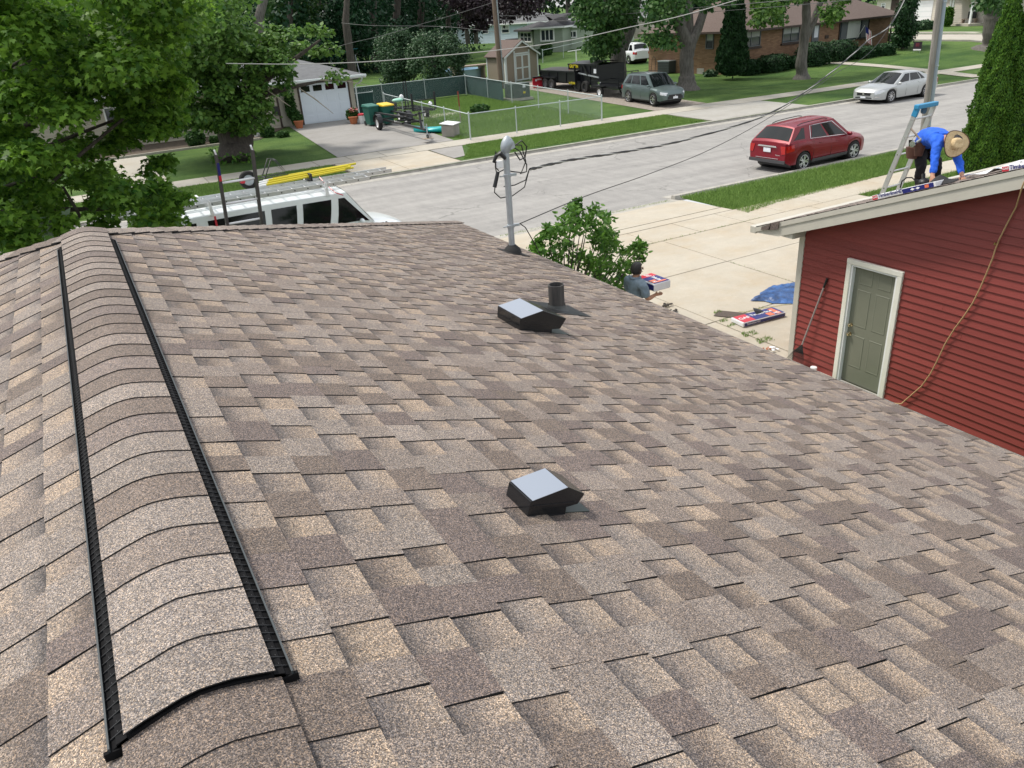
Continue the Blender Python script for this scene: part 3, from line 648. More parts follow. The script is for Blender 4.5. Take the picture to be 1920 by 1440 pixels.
mb = MB(); mb.tube([(-.03,-.03,1.13),(-.10,-.03,1.20),(-.14,-.02,1.17),(-.17,0,1.10)], [.022,.028,.024,.016], 8); mb.tube([(-.12,0,.99),(-.18,0,.82)], [.022,.024], 8); mb.build('splice_cover', W['black'], ms, smooth=50)
mb = MB(); mb.box((-.14,-.03,1.03),(-.06,.02,1.11)); mb.build('splice_box', W['whitemetal'], ms, bevel=.006)
# ================================================================ red garage
GX, GF, GB = 9.30, 7.87, 0.70
W['red'] = mat('red_vinyl_siding', (.225,.042,.036), .5, var=.12, vscale=2.2, bump=.12, bscale=60, stretch=(1,.25,3))
m_ = W['red']; n_ = m_.node_tree.nodes; l_ = m_.node_tree.links; b_ = n_['Principled BSDF']; src = b_.inputs['Base Color'].links[0].from_socket   # each board weathers a little differently
oi = n_.new('ShaderNodeObjectInfo'); mr_ = n_.new('ShaderNodeMapRange'); mr_.inputs['To Min'].default_value = .95; mr_.inputs['To Max'].default_value = 1.05; l_.new(oi.outputs['Random'], mr_.inputs['Value'])
hs_ = n_.new('ShaderNodeHueSaturation'); l_.new(mr_.outputs[0], hs_.inputs['Value']); l_.new(src, hs_.inputs['Color']); l_.new(hs_.outputs['Color'], b_.inputs['Base Color'])
W['trimcream'] = mat('beige_trim', (.50,.48,.42), .5, var=.05)
W['doorpaint'] = mat('olive_door_paint', (.180,.188,.145), .42, var=.04)
W['casing'] = mat('cream_casing', (.72,.70,.60), .5, col2=(.80,.79,.74), vscale=2)
garage = thing('garage', 'red sided garage with a grey green door, shingles being laid on its roof', 'garage', (GX, GF, LOT))
def rk(y, dz=0): return 2.25+.362*(8.49-y)+dz if y > 4.28 else 2.25+.362*(8.49-4.28)-.362*(4.28-y)+dz
def zw(y):  # underside of the rake on this wall
    return 2.241+.372*(7.785-y) if y > 4.28 else 2.241+.372*(7.785-4.28)-.372*(4.28-y)
DY0, DY1, DZ = 6.11, 6.99, 2.035
W_ = (garage, True)
bd = []; z = LOT+.02; k = 0
def ycut(z_):
    d_ = (z_-(2.25-.205))/.362; return min(7.79, 8.49-d_)
while z < 3.50:
    zt = z+.1016; y1 = ycut(zt); y0 = 8.56-y1 if y1 < 7.79 else .78; y1b = ycut(z); y0b = 8.56-y1b if y1b < 7.79 else .78
    segs = [((y0,y0b),(y1,y1b))]
    if z < DZ-.04: segs = [((y0,y0b),(DY0,DY0)), ((DY1,DY1),(y1,y1b))]
    for (a, b) in segs:
        ss = [(a, b)]
        if a[0] < 1.5 and b[0]-a[0] > 4 and k % 3 == 0: m_ = 4.95+(k*.77) % 1.0; ss = [(a, (m_-.0015, m_-.0015)), ((m_+.0015, m_+.0015), b)]
        for (a2, b2) in ss:
            mb = MB(); xo, xi, xm = GX-.021, GX-.003, GX-.0155
            f = [(a2[1],z,xo),(b2[1],z,xo),(b2[1]+(b2[0]-b2[1])*.5,z+.052,GX-.011),(b2[0],zt-.001,xi),(a2[0],zt-.001,xi),(a2[1]+(a2[0]-a2[1])*.5,z+.052,GX-.011)]
            v = [(x, y, zz) for y, zz, x in f]+[(GX+.004, y, zz) for y, zz, x in f]
            mb.add(v, [(0,5,2,1),(5,4,3,2),(0,1,7,6),(1,2,8,7),(2,3,9,8),(3,4,10,9),(4,5,11,10),(5,0,6,11)])
            mb.build('siding_board', W['red'], garage, world=True)
    z = zt; k += 1
mb = MB()
zt_ = DZ-.02; rt_ = lambda y: rk(y,-.203)
mb.poly([(GX+.005,.78,LOT),(GX+.005,DY0+.08,LOT),(GX+.005,DY0+.08,zt_),(GX+.005,.78,zt_)]); mb.poly([(GX+.005,DY1-.08,LOT),(GX+.005,7.79,LOT),(GX+.005,7.79,zt_),(GX+.005,DY1-.08,zt_)]); mb.poly([(GX+.005,.78,zt_),(GX+.005,7.79,zt_),(GX+.005,7.79,rt_(7.79)),(GX+.005,4.28,rt_(4.28)),(GX+.005,.78,rt_(.78))])
mb.poly([(GX+.11,DY0,LOT),(GX+.11,DY1,LOT),(GX+.11,DY1,DZ),(GX+.11,DY0,DZ)])
mb.poly([(GX+.005,7.86,LOT),(17,7.86,LOT),(17,7.86,2.30),(GX+.005,7.86,2.30)]); mb.poly([(17,7.86,LOT),(17,.78,LOT),(17,.78,2.24),(17,4.28,3.54),(17,7.86,2.24)]); mb.poly([(GX+.005,.78,LOT),(17,.78,LOT),(17,.78,2.24),(GX+.005,.78,2.24)])
mb.build('wall', W['red'], garage, world=True)
mb = MB(); mb.box((GX-.03,7.79,LOT),(GX+.06,7.885,2.235)); mb.build('corner_board', W['trimcream'], garage, world=True, bevel=.004)
mb = MB(); mb.box((GX-.02,.75,LOT-.1),(GX+.01,7.88,LOT+.02)); mb.build('foundation', W['kerb'], garage, world=True)
# door
dr = bpy.data.objects.new('door', None); C.objects.link(dr); dr.parent = garage; dr.location = (0, DY0-GF, 0)
def dB(m_, name, mt, **k): o = m_.build(name, mt, dr, world=True, **k); return o
for nm, lo, hi in (('casing',(GX-.045,DY0,LOT),(GX+.01,DY0+.072,DZ-.073)),('casing',(GX-.045,DY1-.072,LOT),(GX+.01,DY1,DZ-.073)),('casing',(GX-.047,DY0-.004,DZ-.072),(GX+.01,DY1+.004,DZ))):
    mb = MB(); mb.box(lo, hi); dB(mb, nm, W['casing'], bevel=.006)
for lo, hi in (((GX-.030,DY0+.072,LOT),(GX+.10,DY0+.10,DZ-.1)),((GX-.030,DY1-.10,LOT),(GX+.10,DY1-.072,DZ-.1)),((GX-.030,DY0+.072,DZ-.1),(GX+.10,DY1-.072,DZ-.072))):
    mb = MB(); mb.box(lo, hi); dB(mb, 'jamb', W['white'], bevel=.003)
SX = GX+.035; y0, y1 = DY0+.1, DY1-.1
mb = MB(); mb.box((SX,y0,LOT+.02),(SX+.03,y1,DZ-.1)); leaf = dB(mb, 'door_leaf', W['doorpaint'])
wy = (y1-y0)
for (za, zb) in ((1.56,1.80),(.92,1.48),(.28,.78)):
    for (a, b) in ((.12,.44),(.56,.88)):
        mb = MB(); ya, yb = y0+wy*a, y0+wy*b; e = .022
        o_ = [(SX-.001,ya,LOT+za),(SX-.001,yb,LOT+za),(SX-.001,yb,LOT+zb),(SX-.001,ya,LOT+zb)]
        r_ = [(SX-.0055,ya+.008,LOT+za+.008),(SX-.0055,yb-.008,LOT+za+.008),(SX-.0055,yb-.008,LOT+zb-.008),(SX-.0055,ya+.008,LOT+zb-.008)]
        i_ = [(SX-.003,ya+e,LOT+za+e),(SX-.003,yb-e,LOT+za+e),(SX-.003,yb-e,LOT+zb-e),(SX-.003,ya+e,LOT+zb-e)]
        mb.loft([o_, r_, i_], cap=True); mb.build('door_panel', W['doorpaint'], dr, world=True)
for zz, r in ((.899,.026),(1.043,.024)):
    mb = MB(); mb.lathe([(r*1.15,0),(r*1.15,-.006),(r*.45,-.010),(r*.45,-.028),(r,-.036),(r,-.05),(r*.5,-.058)], c=(SX,y1-.05,zz), axis='x', n=14); dB(mb, 'door_knob' if zz < 1 else 'deadbolt', mat('brass_knob', (.62,.52,.34), .25, metal=1), smooth=50)
# rake board, eave return, soffit
def rk_old(y, dz=0): return 2.25+.362*(8.49-y)+dz if y > 4.28 else 2.25+.362*(8.49-4.28)-.362*(4.28-y)+dz
mb = MB()
for (ya, yb) in ((8.50, 4.28), (4.28, .06)):
    for (d0, d1, x0) in ((-.225, -.075, 8.995), (-.075, -.004, 8.982)):
        yc = 8.05 if (ya > 8 and d0 < -.2) else ya
        mb.prism([(x0, ya, rk(ya, d1)), (x0, ya, rk(ya, -.09 if yc != ya else d0))]+([(x0, yc, rk(yc, d0))] if yc != ya else [])+[(x0, yb, rk(yb, d0)), (x0, yb, rk(yb, d1))], (.022, 0, 0))
mb.build('rake_board', W['trimcream'], garage, world=True)
mb = MB(); mb.prism([(9.015, 7.80, rk(7.80,-.215)), (9.015, 8.47, rk(8.47,-.04)), (9.015, 8.40, 2.205), (9.015, 7.80, 2.190)], (.03,0,0)); mb.box((9.04,7.79,2.19),(GX+.0,7.815,2.36)); mb.build('eave_return', W['trimcream'], garage, world=True)
mb = MB(); mb.prism([(9.02, 7.8, rk(7.8,-.23)), (9.02, .7, rk(.7,-.23)) , (9.02, .7, rk(.7,-.22)), (9.02, 7.8, rk(7.8,-.22))], (.001,0,0))
mb = MB(); mb.add([(9.02,8.47,2.20),(9.02,7.8,2.20),(17.4,7.8,2.20),(17.4,8.47,2.20)], [(0,1,2,3)])
mb.add([(9.02,7.8,rk(7.8,-.20)),(9.02,4.28,rk(4.28,-.20)),(GX,4.28,rk(4.28,-.20)),(GX,7.8,rk(7.8,-.20))], [(0,1,2,3)]); mb.add([(9.02,.1,rk(.1,-.20)),(9.02,4.28,rk(4.28,-.201)),(GX,4.28,rk(4.28,-.201)),(GX,.1,rk(.1,-.20))], [(0,1,2,3)])
mb.build('soffit', W['trimcream'], garage, world=True)
mb = MB(); mb.box((8.985,8.50,2.14),(17.4,8.62,2.25)); mb.build('gutter', W['trimcream'], garage, world=True, bevel=.01)
mb = MB(); mb.poly([(8.99,8.49,rk(8.49,-.003)),(17.4,8.49,rk(8.49,-.003)),(17.4,4.28,rk(4.28,-.003)),(8.99,4.28,rk(4.28,-.003))]); mb.poly([(8.99,4.28,rk(4.28,-.003)),(17.4,4.28,rk(4.28,-.003)),(17.4,.06,rk(.06,-.003)),(8.99,.06,rk(.06,-.003))])
groof = mb.build('roof', W['felt'], garage, world=True)
q = Gran()
for k in range(30):
    a = 8.50-k*.1345; b = a-.1345; x = 8.985
    while x < 17.4:
        w_ = random.uniform(.15,.3); h_ = random.choice([0,.003]); c = cmul(random.choice([MID,LIG,TAU,BRN,MID]), random.uniform(.9,1.1)); x2 = min(17.42, x+w_)
        q.add([(x,a,rk(a,.008+h_)),(x2,a,rk(a,.008+h_)),(x2,b,rk(b,.002+h_)),(x,b,rk(b,.002+h_)),(x,a,rk(a,-.002)),(x2,a,rk(a,-.002))], [(0,1,2,3),(0,4,5,1)], [c]*6, [0,1]); x = x2
gc = q.build('shingle_courses', groof, 'stuff'); gc.location = -wloc(groof)
for (p1, p2, p3, p4) in (((1428,425),(1446,420),(1443,431),(1426,431)),((1446,418),(1462,415),(1458,430),(1440,431))):
    q = Gran(); a, b, c, d = [PX(*p, 8.965) for p in (p1, p2, p3, p4)]; x = Vector((.006,0,0))
    q.add([tuple(v) for v in (a, b, c, d)]+[tuple(v+x) for v in (a, b, c, d)], [(0,1,2,3),(7,6,5,4),(0,4,5,1),(1,5,6,2),(2,6,7,3),(3,7,4,0)], [BRN]*8, [0,1,1,1,1,1]); o = q.build('shingle_scrap', groof); o.location = -wloc(groof)
mb = MB(); mb.lathe([(.045,.0),(.045,.09),(.05,.09),(.05,.12),(.03,.125)], c=(9.2,7.30,LOT-.02), n=14); mb.build('drain_cap', W['white'], garage, world=True, smooth=40)
# air hose hanging on the wall, rake leaning
mb = MB(); pts = [PX(*p, 9.255) for p in ((1905,388),(1888,420),(1873,450),(1866,468),(1862,482),(1850,512),(1838,540),(1824,568),(1808,592),(1790,616),(1772,645),(1758,675),(1745,700),(1728,724),(1705,744),(1690,757))]
pts = [PX(1921,340,8.955), PX(1916,352,8.96)]+pts+[Vector((9.2,5.95,LOT+.03)), Vector((8.9,6.1,LOT+.02))]
mb = MB(); mb.tube(pts, .0085, 6); hz = thing('air_hose', 'thin tan air hose hanging down the red garage wall right of the door', 'hose', pts[-1]); mb.build('hose', mat('tan_air_hose', (.50,.33,.17), .5), hz, smooth=60, world=True)
f_ = PX(pts[5].x and 1866, 462, 9.25); mb = MB(); mb.tube([PX(1866.5,455,9.254), PX(1865,459,9.254)], .013, 8); mb.build('fitting', mat('brass', (.6,.45,.2), .3, metal=1), hz, smooth=50, world=True)
top, bot = PX(1551,522,9.27), PX(1504,646,9.20)
rk_ = thing('leaf_rake', 'leaf rake leaning on the red wall left of the garage door, head down', 'rake', (bot.x-.05, bot.y+.05, LOT))
mb = MB(); mb.tube([bot, top.lerp(bot,.13)], .013, 8); mb.build('handle', mat('grey_rake_handle', (.30,.26,.25), .5), rk_, smooth=60, world=True)
mb = MB(); mb.tube([top.lerp(bot,.13), top], .017, 8); mb.build('grip', W['black'], rk_, smooth=60, world=True)
d = (bot-top).normalized()
for k in range(13):
    a = (k-6)/6; e = bot+d*.34+Vector((-.02,1,0))*a*.17+Vector((-.03,0,0)); mb = MB(); mb.tube([bot, bot.lerp(e,.5)+Vector((0,a*.02,0)), e], [.006,.005,.004], 5); mb.build('tine', W['black'], rk_, smooth=60, world=True)
mb = MB(); mb.tube([bot+d*.15+Vector((0,-.085,0)), bot+d*.15+Vector((0,.085,0))], .006, 5); mb.build('brace', W['black'], rk_, world=True)
# ---------------------------------------------------------------- lettering
def text(body, name, mt, parent, origin, xdir, ydir, size, bold=0, world=True):
    cu = bpy.data.curves.new(name, 'FONT'); cu.body = body; cu.size = size; cu.offset = bold; cu.resolution_u = 2; cu.align_x = 'LEFT'; cu.align_y = 'BOTTOM'
    o = bpy.data.objects.new(name, cu); xd = Vector(xdir).normalized(); yd = Vector(ydir); yd = (yd-xd*yd.dot(xd)).normalized(); zd = xd.cross(yd)
    m = Matrix((xd, yd, zd)).transposed().to_4x4(); dg = None
    C.objects.link(o); dg = bpy.context.evaluated_depsgraph_get(); me = bpy.data.meshes.new_from_object(o.evaluated_get(dg)); bpy.data.objects.remove(o)
    me.transform(m); me.materials.clear(); me.materials.append(mt); o2 = link(name, me, parent); o2.location = Vector(origin)-(wloc(parent) if world else Vector((0,0,0))); return o2
W['navy'] = mat('navy_print', (.020,.025,.16), .35); W['redprint'] = mat('red_print', (.55,.03,.05), .35); W['orangep'] = mat('orange_print', (.75,.18,.08), .35); W['film'] = mat('white_film', (.75,.76,.78), .25, var=.05, vscale=9, bump=.4, bscale=9)
# wrapped bundles lying along the rake: their long printed side faces this way
def rake_bundle(y0, y1, label, x=9.04, hgt=.062, name='shingle_bundle', words='TimberlineHD'):
    b = thing(name, label, 'shingle bundle', (x, y0, rk(y0,.012)), 0, None); s = Vector((0, y1-y0, rk(y1)-rk(y0))).normalized(); up = s.cross(Vector((-1,0,0))).normalized()
    if up.z < 0: up = -up
    L = (Vector((0,y1,rk(y1)))-Vector((0,y0,rk(y0)))).length
    def pt(u, v, dx=0): return Vector((dx, 0, 0))+s*u*L+up*v
    mb = MB(); c = [pt(0,0), pt(1,0), pt(1,hgt), pt(0,hgt)]; mb.prism(c, (.30,0,0)); mb.build('wrapper', W['film'], b, bevel=.006)
    def panel(u0, u1, v0, v1, m_, nm, dx=-.003):
        q = MB(); q.poly([pt(u0,v0,dx), pt(u1,v0,dx), pt(u1,v1,dx), pt(u0,v1,dx)]); return q.build(nm, m_, b)
    panel(.005,.09,.004,hgt-.004, W['redprint'], 'logo'); panel(.50,.97,.003,hgt-.003, W['navy'], 'printed_band')
    for u in (.62,.70):
        q = MB(); q.poly([pt(u,.031,-.005), pt(u+.035,.016,-.005), pt(u+.07,.031,-.005), pt(u+.035,.048,-.005)]); q.build('diamond', W['white'], b)
    panel(.84,.90,.012,hgt-.012, W['orangep'], 'orange_mark', -.005)
    xd = s; text('GAF', 'lettering', W['white'], b, wloc(b)+pt(.012,.016,-.006), xd, up, .036, .0006)
    text(words, 'lettering', W['navy'], b, wloc(b)+pt(.10,.010,-.006), xd, up, .062, .0014)
    return b
rake_bundle(6.56, 5.72, 'blue and white wrapped shingle pack at the roof edge left of the bending worker')
rake_bundle(4.98, 4.14, 'blue and white wrapped shingle pack on the roof edge right of the worker')
mb = MB(); t_ = thing('wrapper_sheet', 'crumpled white and blue wrapping film spread on the garage roof right of the worker', 'wrapping', (10.0, 5.9, rk(5.9)))
vs = []; nx, ny = 16, 9
for j in range(ny):
    for i in range(nx):
        y = 5.75-1.15*i/(nx-1); x = 9.55+1.3*j/(ny-1); vs.append((x, y+random.uniform(-.02,.02), rk(y,.02)+abs(random.gauss(0,.022))+.03*math.sin(i*.9+j)**2))
mb.add(vs, [(j*nx+i, j*nx+i+1, (j+1)*nx+i+1, (j+1)*nx+i) for j in range(ny-1) for i in range(nx-1)]); mb.m = [random.choice([0,0,0,1,0,2]) for _ in mb.f]
mb.build('film', [W['film'], W['navy'], mat('pale_blue_film', (.42,.55,.72), .3)], t_, world=True, smooth=60)
q = Gran(); fl = []                                       # flap being bent up by the worker, black underside showing
for i in range(8):
    u = i/7; y = 5.98-.42*u; hgt = .02+.10*math.exp(-((u-.40)/.25)**2)
    fl += [(9.12, y, rk(y,.02)), (9.16+.05*u, y, rk(y,.02)+hgt*.6), (9.26, y+.03, rk(y,.02)+hgt)]
sh = thing('bent_shingle', 'shingle strip bent upwards between the hands of the worker, black side showing', 'shingle', (9.12, 6.05, rk(6.05)))
mb = MB(); mb.add(fl, [(3*i+j, 3*i+3+j, 3*i+4+j, 3*i+1+j) for i in range(7) for j in range(2)]); o = mb.build('strip', W['butt'], sh, world=True, smooth=60); o.modifiers.new('thick', 'SOLIDIFY').thickness = .005
# ---------------------------------------------------------------- things on the drive
W['tarp'] = mat('blue_tarpaulin', (.008,.022,.07), .38, col2=(.045,.15,.42), vscale=4.5, spec=.6, bump=.8, bscale=12)  # dark navy mottling paints in crease shade and the darker reverse side
def crumple(name, outline, hts, m_, label, cat, seed=3, n=34):
    rg = random.Random(seed); cx = sum(p[0] for p in outline)/len(outline); cy = sum(p[1] for p in outline)/len(outline); vs = []; k = len(outline); rings = 11
    ph = [(rg.uniform(7,24), rg.uniform(0,6.3), rg.uniform(0,6.3)) for _ in range(7)]
    def hh(x, y):
        h = 0
        for f, a, p in ph: h += abs(math.sin(f*(x*math.cos(a)+y*math.sin(a))+p))**.8/7
        return h
    for r in range(rings):
        t = 1-r/(rings-1)
        for i in range(n*3):
            u = i/(n*3)*k; a, b = outline[int(u) % k], outline[(int(u)+1) % k]; f = u-int(u); x = cx+(a[0]*(1-f)+b[0]*f-cx)*t; y = cy+(a[1]*(1-f)+b[1]*f-cy)*t
            x += .03*math.sin(9*y+r); y += .03*math.sin(11*x); e = min(1, r/2.2)
            vs.append((x, y, LOT+.035+e*hts*(.15+1.3*hh(x,y)*hh(y*1.3,x*.8))))
    N = n*3; fs = [(r*N+i, r*N+(i+1) % N, (r+1)*N+(i+1) % N, (r+1)*N+i) for r in range(rings-1) for i in range(N)]
    o = thing(name, label, cat, (cx, cy, LOT)); mb = MB(); mb.add(vs, fs); mb.build('sheet', m_, o, world=True, smooth=45); return o
tp = [PZ(*p, LOT+.03) for p in ((1406,563),(1430,556),(1424,548),(1445,540),(1470,534),(1500,530),(1520,545),(1515,568),(1480,569),(1450,570),(1432,566))]
crumple('tarpaulin', [(p.x, p.y) for p in tp], .085, W['tarp'], 'crumpled blue tarpaulin on the drive beside the garage corner', 'tarpaulin')
def ground_bundle(loc, rz, label, open_end=True, z=None):
    b = thing('shingle_bundle', label, 'shingle bundle', loc, rz)
    L, Wd, Hh = .98, .34, .085
    mb = MB(); mb.box((0,-Wd/2,.004),(L,Wd/2,Hh)); mb.build('wrapper', W['film'], b, bevel=.012)
    def pn(x0, x1, y0, y1, m_, nm, z=Hh+.003): q = MB(); q.poly([(x0,y0,z),(x1,y0,z),(x1,y1,z),(x0,y1,z)]); return q.build(nm, m_, b)
    pn(.03,.30,-Wd/2+.012,Wd/2-.012, W['redprint'], 'red_panel'); pn(.30,.96,-Wd/2+.012,Wd/2-.012, W['navy'], 'printed_band')
    for (a, c) in ((.62,.75),(.80,.9)): pn(a,c,-.15,-.02 if a < .7 else .12, W['orangep'], 'orange_mark', Hh+.005)
    mb = MB(); mb.box((.03,-Wd/2-.003,.014),(.96,-Wd/2-.0015,.07)); mb.build('printed_side', W['navy'], b)
    v = wloc(b); c_, s_ = math.cos(rz), math.sin(rz)
    for body, x, y, sz, m_ in (('GAF',.05,-.06,.13,W['white']),('Timberline',.33,-.02,.11,W['white']),('HD',.76,-.14,.09,W['white'])):
        o = text(body, 'lettering', m_, b, v+Vector((x, y, Hh+.007)), (1,0,0), (0,1,0), sz, .002)
    o = text('Timberline HD', 'lettering', W['white'], b, v+Vector((.08,-Wd/2-.005,.022)), (1,0,0), (0,0,1), .05, .001)
    return b
a = PZ(1392,612,LOT+.03); b_ = PZ(1476,590,LOT+.03); rz = math.atan2(b_.y-a.y, b_.x-a.x)
gb = ground_bundle((a.x-.02, a.y+.12, LOT+.03), rz, 'opened red and blue wrapped shingle pack lying on the drive')
mb = MB(); mb.add([(.46,.02,.09),(.66,.04,.09),(.68,.16,.10),(.50,.17,.17),(.46,.10,.15)], [(0,1,2,3,4)]); mb.build('torn_flap', W['black'], gb)
g1 = PZ(1338,592,LOT+.03); g2 = PZ(1420,600,LOT+.03); t = thing('loose_shingle', 'loose grey shingle strip on the drive left of the wrapped shingle pack', 'shingle', (g1.x, g1.y, LOT+.03), math.atan2(g2.y-g1.y, g2.x-g1.x))
q = Gran(); c = cmul(TAU, .7); q.add([(0,0,.004),(.95,-.03,.006),(.97,.28,.008),(.03,.30,.004)]+[(0,0,0),(.95,-.03,0),(.97,.28,0),(.03,.30,0)], [(0,1,2,3),(0,4,5,1),(1,5,6,2),(2,6,7,3),(3,7,4,0)], [c]*8, [0,1,1,1,1]); q.build('strip', t)
tt = thing('packing_strap', 'thin yellow packing strap lying across the drive joint behind the shingle pack', 'strap', (0,0,0)); mb = MB(); mb.tube([PZ(x,y,LOT+.036) for x, y in ((1385,584),(1400,585),(1425,578),(1460,573),(1492,568))], .004, 4); o = mb.build('strap', mat('yellow_strap', (.45,.42,.08), .4), tt, world=True); e_ = PZ(1385,584,LOT+.036); tt.location = e_; o.location = -e_
for k, (px, py, s_, lb, m_) in enumerate(((1250,574,.07,'brown leaf debris beside the eave, larger heap', W['barkdark']),(1266,584,.05,'small brown scrap right of the leaf heap by the eave', W['barkdark']),(1452,655,.05,'crumpled white paper cup near the roof edge', W['white']),(1438,654,.035,'small brown scrap beside the white cup', W['terracotta']))):
    p_ = PZ(px, py, LOT+.04); t = thing('scrap', lb, 'litter', p_); mb = MB()
    for i in range(7): mb.sphere((random.gauss(0,s_*.9), random.gauss(0,s_*.9), s_*.35), (s_*random.uniform(.3,.8), s_*random.uniform(.3,.8), s_*random.uniform(.2,.5)), 6, 4)
    mb.build('debris', m_, t); t.children[0]['kind'] = 'stuff'
# ---------------------------------------------------------------- ladders
def ladder(name, label, foot, top, wdir, width, step, mrail, mrung, rail=(.030,.075), n0=.15, cat='ladder', tips=None, upto=1.0, group=None):
    foot, top, wd = Vector(foot), Vector(top), Vector(wdir).normalized(); t = thing(name, label, cat, foot, 0, group); d = (top-foot); L = d.length; d.normalize(); nrm = d.cross(wd)
    for s in (0, 1):
        mb = MB(); a = wd*width*s; mb.bar(a, a+d*L, rail[0], rail[1], up=nrm); mb.build('rail', mrail, t)
    k = n0
    while k < L*upto:
        mb = MB(); mb.tube([d*k, d*k+wd*width], .016, 8); mb.build('rung', mrung, t, smooth=60)
        for s in (0, 1):
            mb = MB(); sg = -1 if s == 0 else 1; c_ = d*k+wd*(width*s+sg*(rail[0]/2+.002)); mb.tube([c_-wd*sg*.004, c_+wd*sg*.002], .013, 8); mb.build('rung_end', W['chrome'], t)
        k += step
    return t, d, nrm, L
bx = 12.04
et = Vector((12.74, 8.23, 3.60)); 
A1, LB = PY(1652,368,8.66), PY(1722,198,8.20); LA = LB+(A1-LB)*((LB.z-LOT-.03)/(LB.z-A1.z))
t, d, nr, L = ladder('extension_ladder', 'aluminium extension ladder with a blue top cap standing behind the bending worker', LA, LB, (1,.04,0), .46, .305, W['alu'], W['alu'], cat='ladder')
W['blueplastic'] = mat('blue_ladder_cap', (.03,.24,.44), .4)
mb = MB(); mb.bar(d*(L-.02)+Vector((-.04,0,0)), d*(L-.02)+Vector((.50,.02,0)), .09, .07); mb.build('top_cap', W['blueplastic'], t, bevel=.012)
mb = MB(); mb.bar(d*(L-.18), d*(L-.02), .045, .09, up=nr); mb.build('corner_cap', W['blueplastic'], t, bevel=.006)
mb = MB(); mb.lathe([(.055,-.02),(.055,.02)], c=tuple(d*(L-.10)+Vector((.20,0,0))), axis='y', n=14); mb.build('bumper', mat('dark_blue_rubber', (.02,.07,.12), .6), t)
t2, d2, nr2, L2 = ladder('extension_ladder', 'dark railed ladder with white rungs leaning on the eave in front of the van', (1.62, 12.2, LOT), (1.66, 10.95, 4.08), (1,0,0), .47, .31, mat('dark_fibreglass_rail', (.075,.07,.068), .6, var=.15), W['whitemetal'], rail=(.035,.085), n0=.33, upto=.93)
for s in (0, 1):
    mb = MB(); mb.bar(Vector((.47*s,0,0))+d2*(L2-.01), Vector((.47*s-.01,0,0))+d2*(L2+.05), .02, .05, up=nr2); mb.build('rail_tip', W['whitemetal'], t2)
mb = MB(); mb.bar(Vector((-.0,-.046,0))+d2*(L2-.30), Vector((-.0,-.046,0))+d2*(L2-.12), .034, .004, up=(0,-1,0)); mb.build('sticker', W['navy'], t2); mb = MB(); mb.bar(Vector((-.0,-.049,0))+d2*(L2-.38), Vector((-.0,-.049,0))+d2*(L2-.30), .034, .004, up=(0,-1,0)); mb.build('sticker', W['redprint'], t2)
# ---------------------------------------------------------------- people
def skin(name, joints, edges, rad, mt, parent, sub=2, root=0):
    me = bpy.data.meshes.new(name); names = list(joints); me.from_pydata([joints[k] for k in names], [(names.index(a), names.index(b)) for a, b in edges], []); me.materials.append(mt)
    o = link(name, me, parent); m_ = o.modifiers.new('skin', 'SKIN'); m_.use_smooth_shade = True
    for i, k in enumerate(names):
        r = rad[k]; r = r if isinstance(r, tuple) else (r, r); me.skin_vertices[0].data[i].radius = r; me.skin_vertices[0].data[i].use_root = (i == root)
    if name in ('shirt', 'trousers'): sub = 4
    s = o.modifiers.new('smooth', 'SUBSURF'); s.levels = sub; s.render_levels = sub
    if name in ('shirt', 'trousers'):                       # cloth folds
        for sc_, st_ in ((.10,.030),(.045,.012)):
            tx = bpy.data.textures.new('folds', 'CLOUDS'); tx.noise_scale = sc_; tx.noise_depth = 1; dm = o.modifiers.new('folds', 'DISPLACE'); dm.texture = tx; dm.strength = st_; dm.mid_level = .5; dm.texture_coords = 'LOCAL'
    return o
def add_hand(J, E, R_, pre, wrist, tip, side, curl):
    """palm and five bent fingers between wrist and tip; side: direction of the thumb"""
    w_, t_ = Vector(wrist), Vector(tip); d = (t_-w_); L = d.length; d.normalize(); sd = Vector(side); sd = (sd-d*sd.dot(d)).normalized(); cu = Vector(curl).normalized()
    J[pre+'palm'] = w_+d*L*.42; E.append((pre+'w', pre+'palm')); R_[pre+'palm'] = (.034,.022)
    for i, (off, ln) in enumerate(((.028,.9),(.010,1.0),(-.010,.95),(-.028,.78))):
        a = w_+d*L*.62+sd*off; J[f'{pre}f{i}a'] = a; J[f'{pre}f{i}b'] = a+d*L*.30*ln+cu*.008; J[f'{pre}f{i}c'] = a+d*L*.45*ln+cu*.034
        E += [(pre+'palm', f'{pre}f{i}a'), (f'{pre}f{i}a', f'{pre}f{i}b'), (f'{pre}f{i}b', f'{pre}f{i}c')]
        for q_, r in zip('abc', (.011,.0095,.008)): R_[f'{pre}f{i}{q_}'] = r
    a = w_+d*L*.30+sd*.036; J[pre+'ta'] = a; J[pre+'tb'] = a+d*L*.22+sd*.022; J[pre+'tc'] = a+d*L*.38+sd*.018+cu*.02
    E += [(pre+'palm', pre+'ta'), (pre+'ta', pre+'tb'), (pre+'tb', pre+'tc')]; R_[pre+'ta'] = .013; R_[pre+'tb'] = .0115; R_[pre+'tc'] = .009
